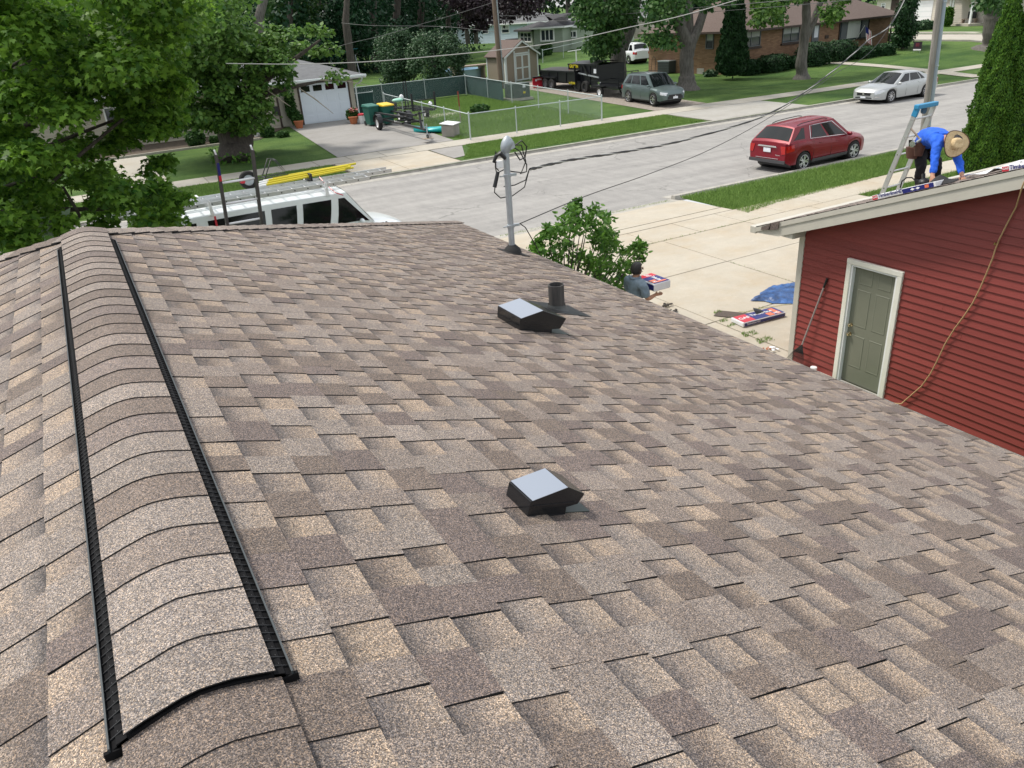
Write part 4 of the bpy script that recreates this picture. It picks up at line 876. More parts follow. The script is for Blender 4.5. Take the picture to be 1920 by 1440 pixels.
def head(parent, c, face, up, s=1.0, hair=True, hat=False):
    """face parts and hair on a head centred at c"""
    f = Vector(face).normalized(); u = Vector(up); u = (u-f*u.dot(f)).normalized(); r = f.cross(u); c = Vector(c)
    def L(x, y, z): return c+r*x*s+f*y*s+u*z*s
    for sx in (-.03,.03):
        mb = MB(); mb.sphere(L(sx,.083,.012), .011*s, 8, 6); mb.build('eye', W['darkglass'], parent, smooth=60)
        mb = MB(); mb.tube([L(sx-.016,.093,.03), L(sx,.098,.034), L(sx+.016,.093,.03)], .0035*s, 5); mb.build('eyebrow', W['hair'], parent)
        mb = MB(); mb.sphere(L(sx*2.55,-.005,.0), (.012*s,.02*s,.03*s), 8, 6); mb.build('ear', W['skin'], parent, smooth=60)
    mb = MB(); mb.tube([L(0,.093,.025), L(0,.110,.0), L(0,.115,-.014)], [.008*s,.011*s,.013*s], 8); mb.build('nose', W['skin'], parent, smooth=60)
    mb = MB(); mb.tube([L(-.022,.090,-.044), L(0,.098,-.043), L(.022,.090,-.044)], [.003,.006,.003], 6); mb.build('mouth', mat('lips', (.30,.11,.09), .5), parent, smooth=60)
    if hair:
        mb = MB(); rings = []
        for i in range(9):
            t = i/8; z = -.055+.19*t; rr = math.sqrt(max(0, 1-((z-.02)/.118)**2)); n = 20; ring = []
            for k in range(n):
                a = 2*math.pi*k/n; y = math.sin(a); w_ = 1.0+.035*math.sin(5*a+3*t)
                cut = .55 if (y > .35 and z < .075) else 1.0
                ring.append(L(.092*rr*math.cos(a)*w_*(.93 if cut < 1 else 1), (-.012+.106*rr*y*w_)*(.62 if cut < 1 else 1), z))
            rings.append(ring)
        mb.loft(rings); mb.build('hair', W['hair'], parent, smooth=70)
# --- worker on the garage roof
W['blueshirt'] = mat('blue_shirt', (.010,.105,.62), .8, var=.12, vscale=5, bump=.5, bscale=9)
W['trousers'] = mat('black_trousers', (.012,.012,.015), .85, bump=.4, bscale=12)
W['leather'] = mat('brown_leather', (.085,.035,.022), .6, var=.3, vscale=12)
man = thing('person', 'roofer in a blue shirt and straw hat bending over on the garage roof', 'person', PX(1728,350,10.4)); mo = wloc(man)
def mp(px, py, X): return PX(px, py, X)-mo
J = dict(pelvis=mp(1731,271,10.95), waist=mp(1739,258,10.86), chest=mp(1757,254,10.68), neck=mp(1776,262,10.52), head=mp(1787,270,10.42), crown=mp(1792,274,10.36),
  ls=mp(1757,266,10.42), le=mp(1753,300,10.28), lw=mp(1748,330,10.18), rs=mp(1786,268,10.74), re=mp(1798,302,10.60), rw=mp(1804,330,10.44),
  lh=mp(1726,278,10.86), lk=mp(1727,314,10.80), la=mp(1720,343,10.90), lt=mp(1730,347,10.72), rh=mp(1742,276,11.06), rk=mp(1757,306,11.05), ra=mp(1757,334,11.15), rt=mp(1768,336,10.98))
R_ = dict(pelvis=.10, waist=.09, chest=(.10,.085), neck=.05, head=(.085,.095), crown=.07, ls=.06, le=.042, lw=.028, rs=.06, re=.042, rw=.028, lh=.09, lk=.062, la=.04, lt=.035, rh=.09, rk=.062, ra=.04, rt=.035)
E_ = [('pelvis','waist'),('waist','chest'),('chest','neck'),('neck','head'),('head','crown'),('chest','ls'),('ls','le'),('le','lw'),('chest','rs'),('rs','re'),('re','rw'),('pelvis','lh'),('lh','lk'),('lk','la'),('la','lt'),('pelvis','rh'),('rh','rk'),('rk','ra'),('ra','rt')]
add_hand(J, E_, R_, 'l', J['lw'], mp(1747,347,10.12), (0,-1,.3), (-.6,0,-.3)); add_hand(J, E_, R_, 'r', J['rw'], mp(1809,341,10.30), (0,1,.2), (-.6,0,-.3))
for a in 'lr': E_.remove((a+'w', a+'palm')); E_.append((a+'w', a+'palm'))
skin('body', J, E_, R_, W['skin'], man)
def sub(keys, sc): return {k: J[k] for k in keys}, {k: (tuple(x*sc+.012 for x in R_[k]) if isinstance(R_[k], tuple) else R_[k]*sc+.012) for k in keys}
k1 = ['pelvis','waist','chest','neck2','ls','le','lw2','rs','re','rw2']; J['neck2'] = J['chest'].lerp(J['neck'],.75); J['lw2'] = J['le'].lerp(J['lw'],.88); J['rw2'] = J['re'].lerp(J['rw'],.88); R_.update(neck2=.065, lw2=.030, rw2=.030)
j1, r1 = sub(k1, 1.08); r1['chest'] = (.185,.15); r1['waist'] = .155; r1['pelvis'] = .15
skin('shirt', j1, [('pelvis','waist'),('waist','chest'),('chest','neck2'),('chest','ls'),('ls','le'),('le','lw2'),('chest','rs'),('rs','re'),('re','rw2')], r1, W['blueshirt'], man)
j2, r2 = sub(['pelvis','lh','lk','la','rh','rk','ra'], 1.08); r2['pelvis'] = .148
skin('trousers', j2, [('pelvis','lh'),('lh','lk'),('lk','la'),('pelvis','rh'),('rh','rk'),('rk','ra')], r2, W['trousers'], man)
for a, t_ in (('la','lt'),('ra','rt')):
    jj = {'a': J[a]+Vector((0,0,-.02)), 'm': J[a].lerp(J[t_],.5)+Vector((0,0,-.035)), 't': J[t_]+Vector((0,0,-.03))}; skin('shoe', jj, [('a','m'),('m','t')], dict(a=.05,m=.046,t=.042), mat('work_boot', (.05,.035,.03), .7), man)
hc = mp(1788,270,10.38); cd = (CAM-np.array(hc+mo)); cd = Vector(cd/np.linalg.norm(cd)); hup = (cd*.80+Vector((.40,-.35,.05))).normalized()
head(man, J['head'], (Vector((-.3,-.5,-1))), hup, hair=True)
W['straw'] = mat('straw', (.50,.36,.19), .75, col2=(.66,.52,.30), vscale=30, bump=.8, bscale=70)
HS = .84; HC = 1.0; hat = MB(); u = hup; r = u.cross(Vector((0,0,1))).normalized(); f = u.cross(r); rings = []
for (rad_, h) in ((.205,.030),(.20,.024),(.165,.0),(.11,-.004),(.098,.0),(.094,.05),(.088,.085),(.070,.103),(.035,.108),(.012,.095)):
    rings.append([hc+r*HS*rad_*math.cos(2*math.pi*k/32)*1.08+f*HS*rad_*math.sin(2*math.pi*k/32)*1.0+u*HC*(h+(.035*math.cos(4*math.pi*k/32) if rad_ > .19 else (.012*math.cos(4*math.pi*k/32) if rad_ > .15 else 0)+(-.02*abs(math.cos(2*math.pi*k/32)) if .1 < h and rad_ < .05 else 0))) for k in range(32)])
hat.loft(rings); ho = hat.build('straw_hat', W['straw'], man, smooth=60)
mb = MB(); mb.loft([[hc+r*HS*q*math.cos(2*math.pi*k/24)*1.08+f*HS*q*math.sin(2*math.pi*k/24)+u*h for k in range(24)] for q, h in ((.101,.002),(.099,.026))], cap=False); mb.build('hat_band', mat('dark_red_band', (.09,.02,.02), .7), man)
mb = MB(); mb.tube([rings[0][k]+Vector((0,0,0)) for k in range(32)]+[rings[0][0]], .006, 5); mb.build('hat_binding', mat('dark_brown_binding', (.06,.025,.015), .8), man)
wa = mp(1730,268,10.93); ax = (J['waist']-J['pelvis']).normalized(); r = ax.orthogonal().normalized(); f = ax.cross(r)
mb = MB(); mb.loft([[J['pelvis'].lerp(J['waist'],.25)+ax*h+(r*math.cos(2*math.pi*k/20)+f*math.sin(2*math.pi*k/20))*.172 for k in range(20)] for h in (-.03,.03)], cap=False); mb.build('tool_belt', W['leather'], man)
for (px, py, X, sx, sz) in ((1711,284,10.72,.10,.10),(1724,276,10.70,.08,.12)):
    c_ = mp(px, py, X); mb = MB(); mb.loft([[c_+Vector((0, sx*math.cos(2*math.pi*k/10)*q, 0))+Vector((-.06*math.sin(2*math.pi*k/10)*q,0,0))+Vector((0,0,z_)) for k in range(10)] for q, z_ in ((.75,-sz),(1.0,-.02),(1.1,sz*.6))]); mb.build('tool_pouch', W['leather'], man, smooth=50)
mb = MB(); mb.tube([mp(1708,241,10.6), mp(1726,262,10.62)], .013, 7); mb.build('hammer_handle', W['wood'], man, smooth=50); mb = MB(); mb.tube([mp(1720,266,10.62), mp(1729,260,10.62)], .020, 8); mb.build('hammer_head', W['galv'], man)
mb = MB(); mb.lathe([(.045,-.02),(.05,0),(.045,.02)], c=tuple(mp(1712,270,10.6)), axis='x', n=14); mb.build('tape_measure', W['chrome'], man, smooth=30)
gun = thing('nail_gun', 'black coil nail gun lying on the roof at the feet of the worker', 'nail gun', PX(1732,350,10.3)); mb = MB(); mb.sphere((0,0,.06), (.09,.08,.06), 12, 8); mb.bar((-.02,.12,.05),(.02,-.16,.08),.05,.06); mb.bar((0,.02,.08),(.02,.05,.17),.035,.05); mb.build('casing', W['black'], gun, smooth=40)
hl = thing('hose_loop', 'thin black hose looping beside the ladder on the garage roof', 'hose', PX(1700,345,10.5)); mb = MB(); mb.tube([PX(x,y,10.5) for x, y in ((1688,352),(1691,340),(1700,333),(1710,333),(1720,342),(1730,350))], .010, 6); mb.build('hose', W['wire'], hl, world=True, smooth=60)
# --- man carrying a pack across the drive
hd = PZ(1191,507,1.63); man2 = thing('person', 'dark haired man in a grey shirt carrying a shingle pack past the eave', 'person', (hd.x, hd.y, LOT))
F = Vector((.99,.0,0)).normalized(); Rr = Vector((F.y,-F.x,0)); o3 = lambda x, y, z: Rr*x+F*y+Vector((0,0,z))
J = dict(pelvis=o3(0,0,.92), waist=o3(0,.01,1.08), chest=o3(0,.0,1.27), neck=o3(0,.02,1.42), head=o3(0,.045,1.51), crown=o3(0,.03,1.58),
  ls=o3(-.19,0,1.33), le=o3(-.25,.06,1.07), lw=o3(-.17,.30,1.08), rs=o3(.19,0,1.33), re=o3(.25,.06,1.07), rw=o3(.17,.30,1.08),
  lh=o3(-.09,0,.86), lk=o3(-.10,.10,.48), la=o3(-.10,.02,.08), lt=o3(-.10,.16,.04), rh=o3(.09,0,.86), rk=o3(.10,-.02,.48), ra=o3(.10,-.18,.10), rt=o3(.10,-.05,.04))
R_ = dict(pelvis=.10, waist=.085, chest=(.095,.075), neck=.05, head=(.072,.088), crown=.07, ls=.058, le=.042, lw=.028, rs=.058, re=.042, rw=.028, lh=.085, lk=.058, la=.04, lt=.035, rh=.085, rk=.058, ra=.04, rt=.035)
E_ = [('pelvis','waist'),('waist','chest'),('chest','neck'),('neck','head'),('head','crown'),('chest','ls'),('ls','le'),('le','lw'),('chest','rs'),('rs','re'),('re','rw'),('pelvis','lh'),('lh','lk'),('lk','la'),('la','lt'),('pelvis','rh'),('rh','rk'),('rk','ra'),('ra','rt')]
add_hand(J, E_, R_, 'l', J['lw'], o3(-.12,.45,1.04), o3(1,0,.2), (0,0,1)); add_hand(J, E_, R_, 'r', J['rw'], o3(.12,.45,1.04), o3(-1,0,.2), (0,0,1))
skin('body', J, E_, R_, W['skin'], man2)
W['greyshirt'] = mat('grey_shirt', (.16,.215,.265), .85, var=.15, vscale=6, bump=.5, bscale=9)
J['neck2'] = J['chest'].lerp(J['neck'],.8); J['lw2'] = J['ls'].lerp(J['le'],.95); J['rw2'] = J['rs'].lerp(J['re'],.95); R_.update(neck2=.068, lw2=.052, rw2=.052)
j1, r1 = sub(['pelvis','waist','chest','neck2','ls','lw2','rs','rw2'], 1.22); r1['chest'] = (.235,.20); r1['neck2'] = .10; J.update(lm=J['chest'].lerp(J['ls'],.5)+Vector((0,0,.02)), rm=J['chest'].lerp(J['rs'],.5)+Vector((0,0,.02))); j1.update(lm=J['lm'], rm=J['rm']); r1.update(lm=.11, rm=.11)
skin('shirt', j1, [('pelvis','waist'),('waist','chest'),('chest','neck2'),('chest','lm'),('lm','ls'),('ls','lw2'),('chest','rm'),('rm','rs'),('rs','rw2')], r1, W['greyshirt'], man2)
mb = MB(); mb.tube([J['neck2']+(Rr*math.cos(a)*.075+F*math.sin(a)*.075-F*.01) for a in [2*math.pi*k/16 for k in range(17)]], .024, 7); mb.build('collar', W['greyshirt'], man2, smooth=60)
j2, r2 = sub(['pelvis','lh','lk','la','rh','rk','ra'], 1.08); skin('trousers', j2, [('pelvis','lh'),('lh','lk'),('lk','la'),('pelvis','rh'),('rh','rk'),('rk','ra')], r2, mat('blue_jeans', (.03,.05,.10), .8), man2)
for a, t_ in (('la','lt'),('ra','rt')): skin('shoe', {'a': J[a]+Vector((0,0,-.02)), 't': J[t_]}, [('a','t')], dict(a=.048,t=.045), W['black'], man2)
head(man2, J['head'], F, (0,0,1))
cb = ground_bundle(tuple(wloc(man2)+o3(-.24,.36,1.16)), math.atan2(Rr.y, Rr.x), 'red topped white shingle pack carried by the man in grey'); cb.scale = (.5,1.0,1.6)
# ================================================================ vehicles
def interp(tab, x):
    if x <= tab[0][0]: return tab[0][1]
    for (a, b), (c, d) in zip(tab, tab[1:]):
        if x <= c:
            t = (x-a)/(c-a) if c > a else 0; return b+(d-b)*t
    return tab[-1][1]
def smo(tab, x, h=.09): return (interp(tab, x-h)+2*interp(tab, x)+interp(tab, x+h))/4
def paint(name, col, metal=.35): return mat(name, col, .36, metal=metal, coat=.35, spec=.35)
def vehicle(nm, label, cat, loc, rz, s):
    """car from a table s; x runs forward, origin under the middle"""
    root = thing(nm, label, cat, loc, rz); L, Wd = s['L'], s['W']; hw = Wd/2; pt = s['paint']; wr, ar = s['wr'], s['wr']+.045
    axles = s['axles']; sill = s['sill']; x0, x1 = -L/2, L/2
    xs = sorted(set([round(x0+L*i/44, 4) for i in range(45)]+[round(a+ar*math.cos(math.pi*k/10), 4) for a in axles for k in range(11)]))
    rows = []
    for x in xs:
        w = hw*smo(s['plan'], x, .06); belt = smo(s['belt'], x); top = smo(s['top'], x, .05); z0 = interp(s['low'], x)
        for a in axles:
            if abs(x-a) < ar: z0 = max(z0, wr+math.sqrt(ar*ar-(x-a)**2))
        z0 = min(z0, belt-.12); cl = s.get('crease', .62)
        side = [(w*.965, z0), (w*.985, z0+(belt-z0)*.22), (w, z0+(belt-z0)*.5), (w*.992, z0+(belt-z0)*.8), (w*.955, belt), (w*.80, belt+(top-belt)*.62), (w*.45, top-.012), (0, top)]
        rows.append([(x, -y, z) for y, z in side]+[(x, y, z) for y, z in reversed(side[:-1])])
    mb = MB(); n = len(rows[0]); mb.loft(rows, closed=False, cap=False)
    for r, rev in ((rows[0], False), (rows[-1], True)):
        f = [tuple(range(n))]; mb.add(r, f if rev else [tuple(reversed(range(n)))])
    body = mb.build('body', pt, root, smooth=35)
    # dark inner shell: wheel wells and floor
    mb = MB(); mb.box((x0+.40,-hw*.80,.18),(x1-.50,hw*.80,.5)); mb.build('underbody', W['black'], root)
    for a in axles:
        mb = MB(); mb.lathe([(ar-.01,-hw*.90),(ar-.01,hw*.90)], c=(a,0,wr+.01), axis='y', n=20, cap=True); mb.build('wheel_well', W['black'], root)
    # greenhouse
    g_ = s['glass']; wb, rb, rf, rr, zr = g_['wb'], g_['rb'], g_['rf'], g_['rr'], g_['zr']; zb = lambda x: smo(s['belt'], x)+g_.get('dz', .03)
    wg, wt = hw*g_.get('wg', .90), hw*g_.get('wt', .70); ztf, ztr = zr, zr-g_.get('drop', .03)
    zwf, zwr = smo(s['top'], wb)-.01, smo(s['top'], rb)-.01
    def sp(u, v, out=0):      # point on the side glass plane: u along (0 rear..1 front), v up
        xb = rb+(wb-rb)*u; xt = rr+(rf-rr)*u; x = xb+(xt-xb)*v; z = (zb(xb)-.04)*(1-v)+(ztr+(ztf-ztr)*u+.02*math.sin(math.pi*u))*v; y = wg+(wt-wg)*v**1.15
        return x, y+out, z
    mb = MB(); N = 14; M_ = 5
    for sg in (-1, 1):
        vs = []
        for i in range(N+1):
            for j in range(M_+1):
                x, y, z = sp(i/N, j/M_); vs.append((x, sg*y, z))
        mb.add(vs, [(i*(M_+1)+j, (i+1)*(M_+1)+j, (i+1)*(M_+1)+j+1, i*(M_+1)+j+1) if sg < 0 else (i*(M_+1)+j, i*(M_+1)+j+1, (i+1)*(M_+1)+j+1, (i+1)*(M_+1)+j) for i in range(N) for j in range(M_)])
    vs = []                                                     # roof
    for i in range(N+1):
        x, y, z = sp(i/N, 1)
        for k in range(9): t = -1+k/4; vs.append((x, y*t, z+.055*(1-t*t)**.8*s.get('dome', 1)))
    mb.add(vs, [(i*9+k, (i+1)*9+k, (i+1)*9+k+1, i*9+k+1) for i in range(N) for k in range(8)])
    def endp(u, v, t, out=0):
        """front (u=1) or rear (u=0) screen: v up, t across"""
        x, y, z = sp(u, v); bow = g_.get('bow', .10)*(1-v*.4)*(1 if u else -1); dome = .055*s.get('dome', 1)*(1-t*t)**.8*v
        zlow = (smo(s['top'], wb if u else rb)-(zb(wb if u else rb)-.04))*(1-t*t)*(1-v)
        return Vector((x+bow*(1-t*t)*(1-v*.6)+out*(.7 if u else -.7), y*t, z+dome+zlow+out*.7))
    for u in (0, 1):
        vs = [endp(u, j/4, -1+k/4) for j in range(5) for k in range(9)]
        mb.add(vs, [(j*9+k, (j+1)*9+k, (j+1)*9+k+1, j*9+k+1) if u == 0 else (j*9+k, j*9+k+1, (j+1)*9+k+1, (j+1)*9+k) for j in range(4) for k in range(8)])
    mb.build('roof', pt, root, smooth=40)
    for u, nm_ in ((1, 'windscreen'), (0, 'rear_window')):
        q = MB(); a0, a1 = (.06, .93) if u else (g_.get('rv', .10), .90); tt = .92
        KK = 24; vs = [endp(u, a0+(a1-a0)*j/8, (-1+2*k/KK)*tt, .010) for j in range(9) for k in range(KK+1)]
        q.add(vs, [(j*(KK+1)+k, (j+1)*(KK+1)+k, (j+1)*(KK+1)+k+1, j*(KK+1)+k+1) if u == 0 else (j*(KK+1)+k, j*(KK+1)+k+1, (j+1)*(KK+1)+k+1, (j+1)*(KK+1)+k) for j in range(8) for k in range(KK)]); q.build(nm_, W['darkglass'], root, smooth=60)
    for sg in (-1, 1):
        for (ua, ub, uc, ud) in s['panes']:                   # bottom rear, bottom front, top front, top rear
            q = MB(); vs = []
            for j in range(4):
                v = .17+.70*j/3
                for i in range(7):
                    lo, hi = ua+(ud-ua)*j/3, ub+(uc-ub)*j/3; x, y, z = sp(lo+(hi-lo)*i/6, v, .006); vs.append((x, sg*y, z))
            q.add(vs, [(j*7+i, j*7+i+1, (j+1)*7+i+1, (j+1)*7+i) if sg < 0 else (j*7+i, (j+1)*7+i, (j+1)*7+i+1, j*7+i+1) for j in range(3) for i in range(6)]); q.build('side_window', W['darkglass'], root, smooth=60)
        if s.get('chrome'):
            q = MB(); a, b = s['chrome']; pts = [sp(a+(b-a)*i/10, .13, .010) for i in range(11)]+[sp(b-.03+(a+.06-b)*i/10, .90, .010) for i in range(11)]+[sp(a, .13, .010)]
            q.tube([(x, sg*y, z) for x, y, z in pts], .011, 5); q.build('window_trim', W['chrome'], root, smooth=60)
        q = MB(); mxp = sp(.93, .12); q.sphere((mxp[0], sg*(mxp[1]+.13), mxp[2]+.04), (.06,.11,.075), 10, 7); q.bar((mxp[0], sg*mxp[1], mxp[2]), (mxp[0], sg*(mxp[1]+.08), mxp[2]+.02), .05, .03); q.build('wing_mirror', pt, root, smooth=60)
        for hx in s.get('handles', []):
            q = MB(); w = hw*smo(s['plan'], hx)*.985; zz = zb(hx)-.13; q.bar((hx-.09, sg*w, zz), (hx+.09, sg*w, zz), .03, .028); q.build('door_handle', pt, root, bevel=.008)
        for dx in s.get('seams', []):
            q = MB(); w = hw*smo(s['plan'], dx); zt_ = zb(dx)-.05; z0_ = sill+.06; q.tube([(dx+.0, sg*(w*.985), z0_), (dx+.0, sg*(w*1.001), (z0_+zt_)/2), (dx, sg*w*.965, zt_)], .0055, 4); q.build('door_gap', W['black'], root)
        if s.get('cladding'):
            q = MB(); a, b = axles[1]+ar+.02, axles[0]-ar-.02; q.prism([(a, sg*hw*.965, sill-.02), (b, sg*hw*.965, sill-.02), (b, sg*hw*1.0, sill+.10), (a, sg*hw*1.0, sill+.10)], (0, sg*.012, 0)); q.build('sill_cladding', mat('grey_cladding', (.07,.07,.075), .6), root)
        if s.get('rails'):
            q = MB(); a, b = .10, .86; pts = []
            for i in range(9):
                x, y, z = sp(a+(b-a)*i/8, 1); e = .055 if 0 < i < 8 else .02; pts.append((x, sg*(y*.90), z+.02+e))
            q.tube(pts, .017, 6); q.build('roof_rail', s.get('railm', W['black']), root, smooth=60)
    for a in axles:
        for sg in (-1, 1):
            wd = bpy.data.objects.new('wheel', None); C.objects.link(wd); wd.parent = root; wd.location = (a, sg*(hw-.115), wr)
            q = MB(); r = wr; q.lathe([(r*.66,-.10),(r*.9,-.11),(r,-.085),(r,.085),(r*.9,.11),(r*.66,.10)], axis='y', n=28, cap=False); q.build('tyre', W['rubber'], wd, smooth=35)
            q = MB(); q.lathe([(r*.67,sg*.095),(r*.64,sg*.03),(r*.1,sg*.02)], axis='y', n=28, cap=False); q.lathe([(r*.70,sg*.100),(r*.67,sg*.104),(r*.64,sg*.095)], axis='y', n=28, mi=1, cap=False)
            ns = s.get('spokes', 5)
            for k in range(ns):
                for da in ((-.13,.13) if s.get('split') else (0,)):
                    an = 2*math.pi*k/ns+da; q.bar((r*.14*math.cos(an), sg*.075, r*.14*math.sin(an)), (r*.66*math.cos(an+da*.6), sg*.092, r*.66*math.sin(an+da*.6)), s.get('spw', .052), .022, 1, up=(0,1,0))
            q.lathe([(r*.20,sg*.07),(r*.17,sg*.10),(.01,sg*.104)], axis='y', n=14, mi=1); q.build('rim', [W['black'], s.get('rimm', W['alloy'])], wd, smooth=35)
    def skin_w(x, z):
        w = hw*smo(s['plan'], x, .06); belt = smo(s['belt'], x); z0 = interp(s['low'], x); f = (z-z0)/(belt-z0); return w*interp([(0,.965),(.22,.985),(.5,1),(.8,.992),(1,.955),(1.3,.80)], f)
    for nm_, mt_, xa, xb, za, zb_, sk in s.get('lamps', []):
        for sg in (-1, 1):
            q = MB(); vs = []
            for j in range(4):
                for i in range(6):
                    x = xa+(xb-xa)*i/5; z = za+(zb_-za)*j/3+sk*(i/5); vs.append((x, sg*(skin_w(x, z)+.010), z))
            q.add(vs, [(j*6+i, j*6+i+1, (j+1)*6+i+1, (j+1)*6+i) if sg < 0 else (j*6+i, (j+1)*6+i, (j+1)*6+i+1, j*6+i+1) for j in range(3) for i in range(5)]); q.build(nm_, mt_, root, smooth=60)
    def fpt(x_end, y, z, d=.004):                              # a point just outside the front or rear skin
        return Vector((x_end+d*(1 if x_end > 0 else -1), y, z))
    for nm_, mt_, polys in s['front']+s['rear']:
        q = MB()
        for (poly, th) in polys:
            c_ = Vector((0,0,0)); q.prism([Vector(p) for p in poly], th)
        q.build(nm_, mt_, root, bevel=.004)
    return root
def mirrored(nm_, mt_, poly, th): return [(nm_, mt_, [(poly, th)]), (nm_, mt_, [([(x, -y, z) for x, y, z in poly][::-1], (th[0], -th[1], th[2]))])]
W['redlens'] = mat('red_lamp', (.42,.008,.008), .12, spec=.7); W['clearlens'] = mat('clear_lamp', (.62,.64,.66), .08, spec=.8, metal=.3)
W['plate'] = mat('licence_plate', (.70,.73,.78), .4, var=.12, vscale=14)
# --- red suv on the street
a, b = P(1497,322), P(1598,299); rz = math.atan2(b.y-a.y, b.x-a.x); a.z = b.z = 0; mid = (a+b)/2; dv = Vector((math.cos(rz), math.sin(rz), 0)); nv = Vector((-dv.y, dv.x, 0))
red = paint('deep_red_paint', (.20,.002,.014), .15); hw = .92
lp = [(-2.33,.62,.98),(-2.22,.88,.98),(-2.02,.905,1.06),(-2.06,.90,.84),(-2.28,.80,.76)]
sedz = 0
suv1 = dict(L=4.60, W=1.84, paint=red, wr=.355, axles=[1.37,-1.42], sill=.30, low=[(-2.3,.42),(-2.1,.30),(2.0,.28),(2.3,.36)],
  plan=[(-2.3,.84),(-2.2,.92),(-2.0,.98),(-1.4,1.01),(-.8,.985),(.8,.985),(1.4,1.0),(1.85,.95),(2.1,.85),(2.3,.62)], belt=[(-2.3,1.06),(-1.9,1.10),(-1.2,1.08),(.9,.96),(1.7,.88),(2.1,.76),(2.3,.58)], top=[(-2.3,1.11),(-1.5,1.14),(.75,1.07),(1.2,1.06),(1.9,.98),(2.2,.84),(2.3,.60)],
  glass=dict(wb=1.28, rb=-2.20, rf=.36, rr=-1.70, zr=1.66, wg=.90, wt=.66, drop=.09, rv=.16, bow=.035), panes=[(.05,.235,.22,.16),(.34,.60,.60,.40),(.64,.915,.86,.635)], chrome=(.325,.93), rails=True, cladding=True,
  handles=[-.55,.35], seams=[-.95,.02,1.0], spokes=5, split=True, spw=.045,
  lamps=[('headlamp', W['clearlens'], 1.98, 2.28, .60, .72, -.04),('tail_lamp', W['redlens'], -2.28, -1.98, .76, .98, .06)], front=[('grille', W['black'], [([(2.30,-.42,.42),(2.30,.42,.42),(2.30,.42,.57),(2.30,-.42,.57)], (.012,0,0))])],
  rear=[('tail_lamp', W['redlens'], [([(-2.303,sg*.56,.99),(-2.303,sg*.775,.99),(-2.303,sg*.785,.72),(-2.303,sg*.64,.70)], (-.015,0,0))]) for sg in (-1,1)]+
   [('rear_garnish', W['chrome'], [([(-2.318,-.42,.93),(-2.318,.42,.93),(-2.318,.38,.985),(-2.318,-.38,.985)], (-.03,0,0))]), ('licence_plate', W['plate'], [([(-2.32,-.16,.74),(-2.32,.16,.74),(-2.32,.16,.90),(-2.32,-.16,.90)], (-.01,0,0))]), ('bumper_insert', mat('grey_bumper', (.05,.05,.055), .6), [([(-2.29,-.79,.36),(-2.29,.79,.36),(-2.29,.79,.48),(-2.29,-.79,.48)], (-.04,0,0))]), ('bumper_strip', W['chrome'], [([(-2.305,-.5,.52),(-2.305,.5,.52),(-2.305,.5,.535),(-2.305,-.5,.535)], (-.02,0,0))])])
c_ = mid+nv*(hw-.10)-dv*(.5*(suv1['axles'][0]+suv1['axles'][1]))
car1 = vehicle('parked_car', 'dark red sport utility car parked at the near kerb', 'car', c_+dv*.06, rz, suv1)
text('Equinox', 'badge', W['chrome'], car1, wloc(car1)+Vector((-2.345,-.40,.64)), (0,-1,0), (0,0,1), .06, .001)
# --- grey green suv on the gravel
a, b = P(1177,191.4), P(1226,201); d_ = (b-a); rz = math.atan2(d_.y, d_.x); mid = (a+b)/2; dv = Vector((math.cos(rz), math.sin(rz), 0)); nv = Vector((-dv.y, dv.x, 0))
gp = paint('grey_green_paint', (.125,.165,.165), .5); suv2 = dict(suv1); suv2.update(L=4.60, W=1.86, paint=gp, cladding=False, chrome=None, axles=[1.35,-1.35], rimm=W['alloy'], split=False, spokes=6,
  belt=[(-2.3,1.02),(-1.2,1.03),(.9,.98),(1.7,.90),(2.15,.78),(2.3,.62)], top=[(-2.3,1.08),(-1.5,1.10),(.75,1.08),(1.2,1.06),(1.9,.97),(2.2,.86),(2.3,.62)],
  glass=dict(wb=1.25, rb=-2.15, rf=.42, rr=-1.80, zr=1.70, wg=.90, wt=.68, drop=.05, rv=.3, bow=.10), panes=[(.06,.27,.27,.12),(.30,.60,.60,.30),(.635,.92,.87,.635)],
  lamps=[('headlamp', W['clearlens'], 1.98, 2.29, .64, .80, -.06),('tail_lamp', W['redlens'], -2.29, -2.05, .80, 1.0, .03)], front=[('grille', W['black'], [([(2.30,-.40,.50),(2.30,.40,.50),(2.30,.44,.62),(2.30,-.44,.62)], (.02,0,0))]), ('grille_badge', W['chrome'], [([(2.33,-.07,.56),(2.33,0,.54),(2.33,.07,.56),(2.33,0,.59)], (.008,0,0))]), ('lower_grille', W['black'], [([(2.29,-.52,.38),(2.29,.52,.38),(2.29,.50,.54),(2.29,-.50,.54)], (.03,0,0))]), ('licence_plate', W['plate'], [([(2.335,-.16,.40),(2.335,.16,.40),(2.335,.16,.52),(2.335,-.16,.52)], (.01,0,0))])],
  rear=mirrored('tail_lamp', W['redlens'], [(-2.30,.60,.98),(-2.30,.77,.98),(-2.30,.77,.78),(-2.30,.60,.78)], (-.01,0,0)))
c_ = mid+nv*(.93-.10); c_.z = g(c_.x, c_.y)+.02
car2 = vehicle('parked_car', 'grey green sport utility car parked on the gravel in front of the black trailers', 'car', c_, rz, suv2)
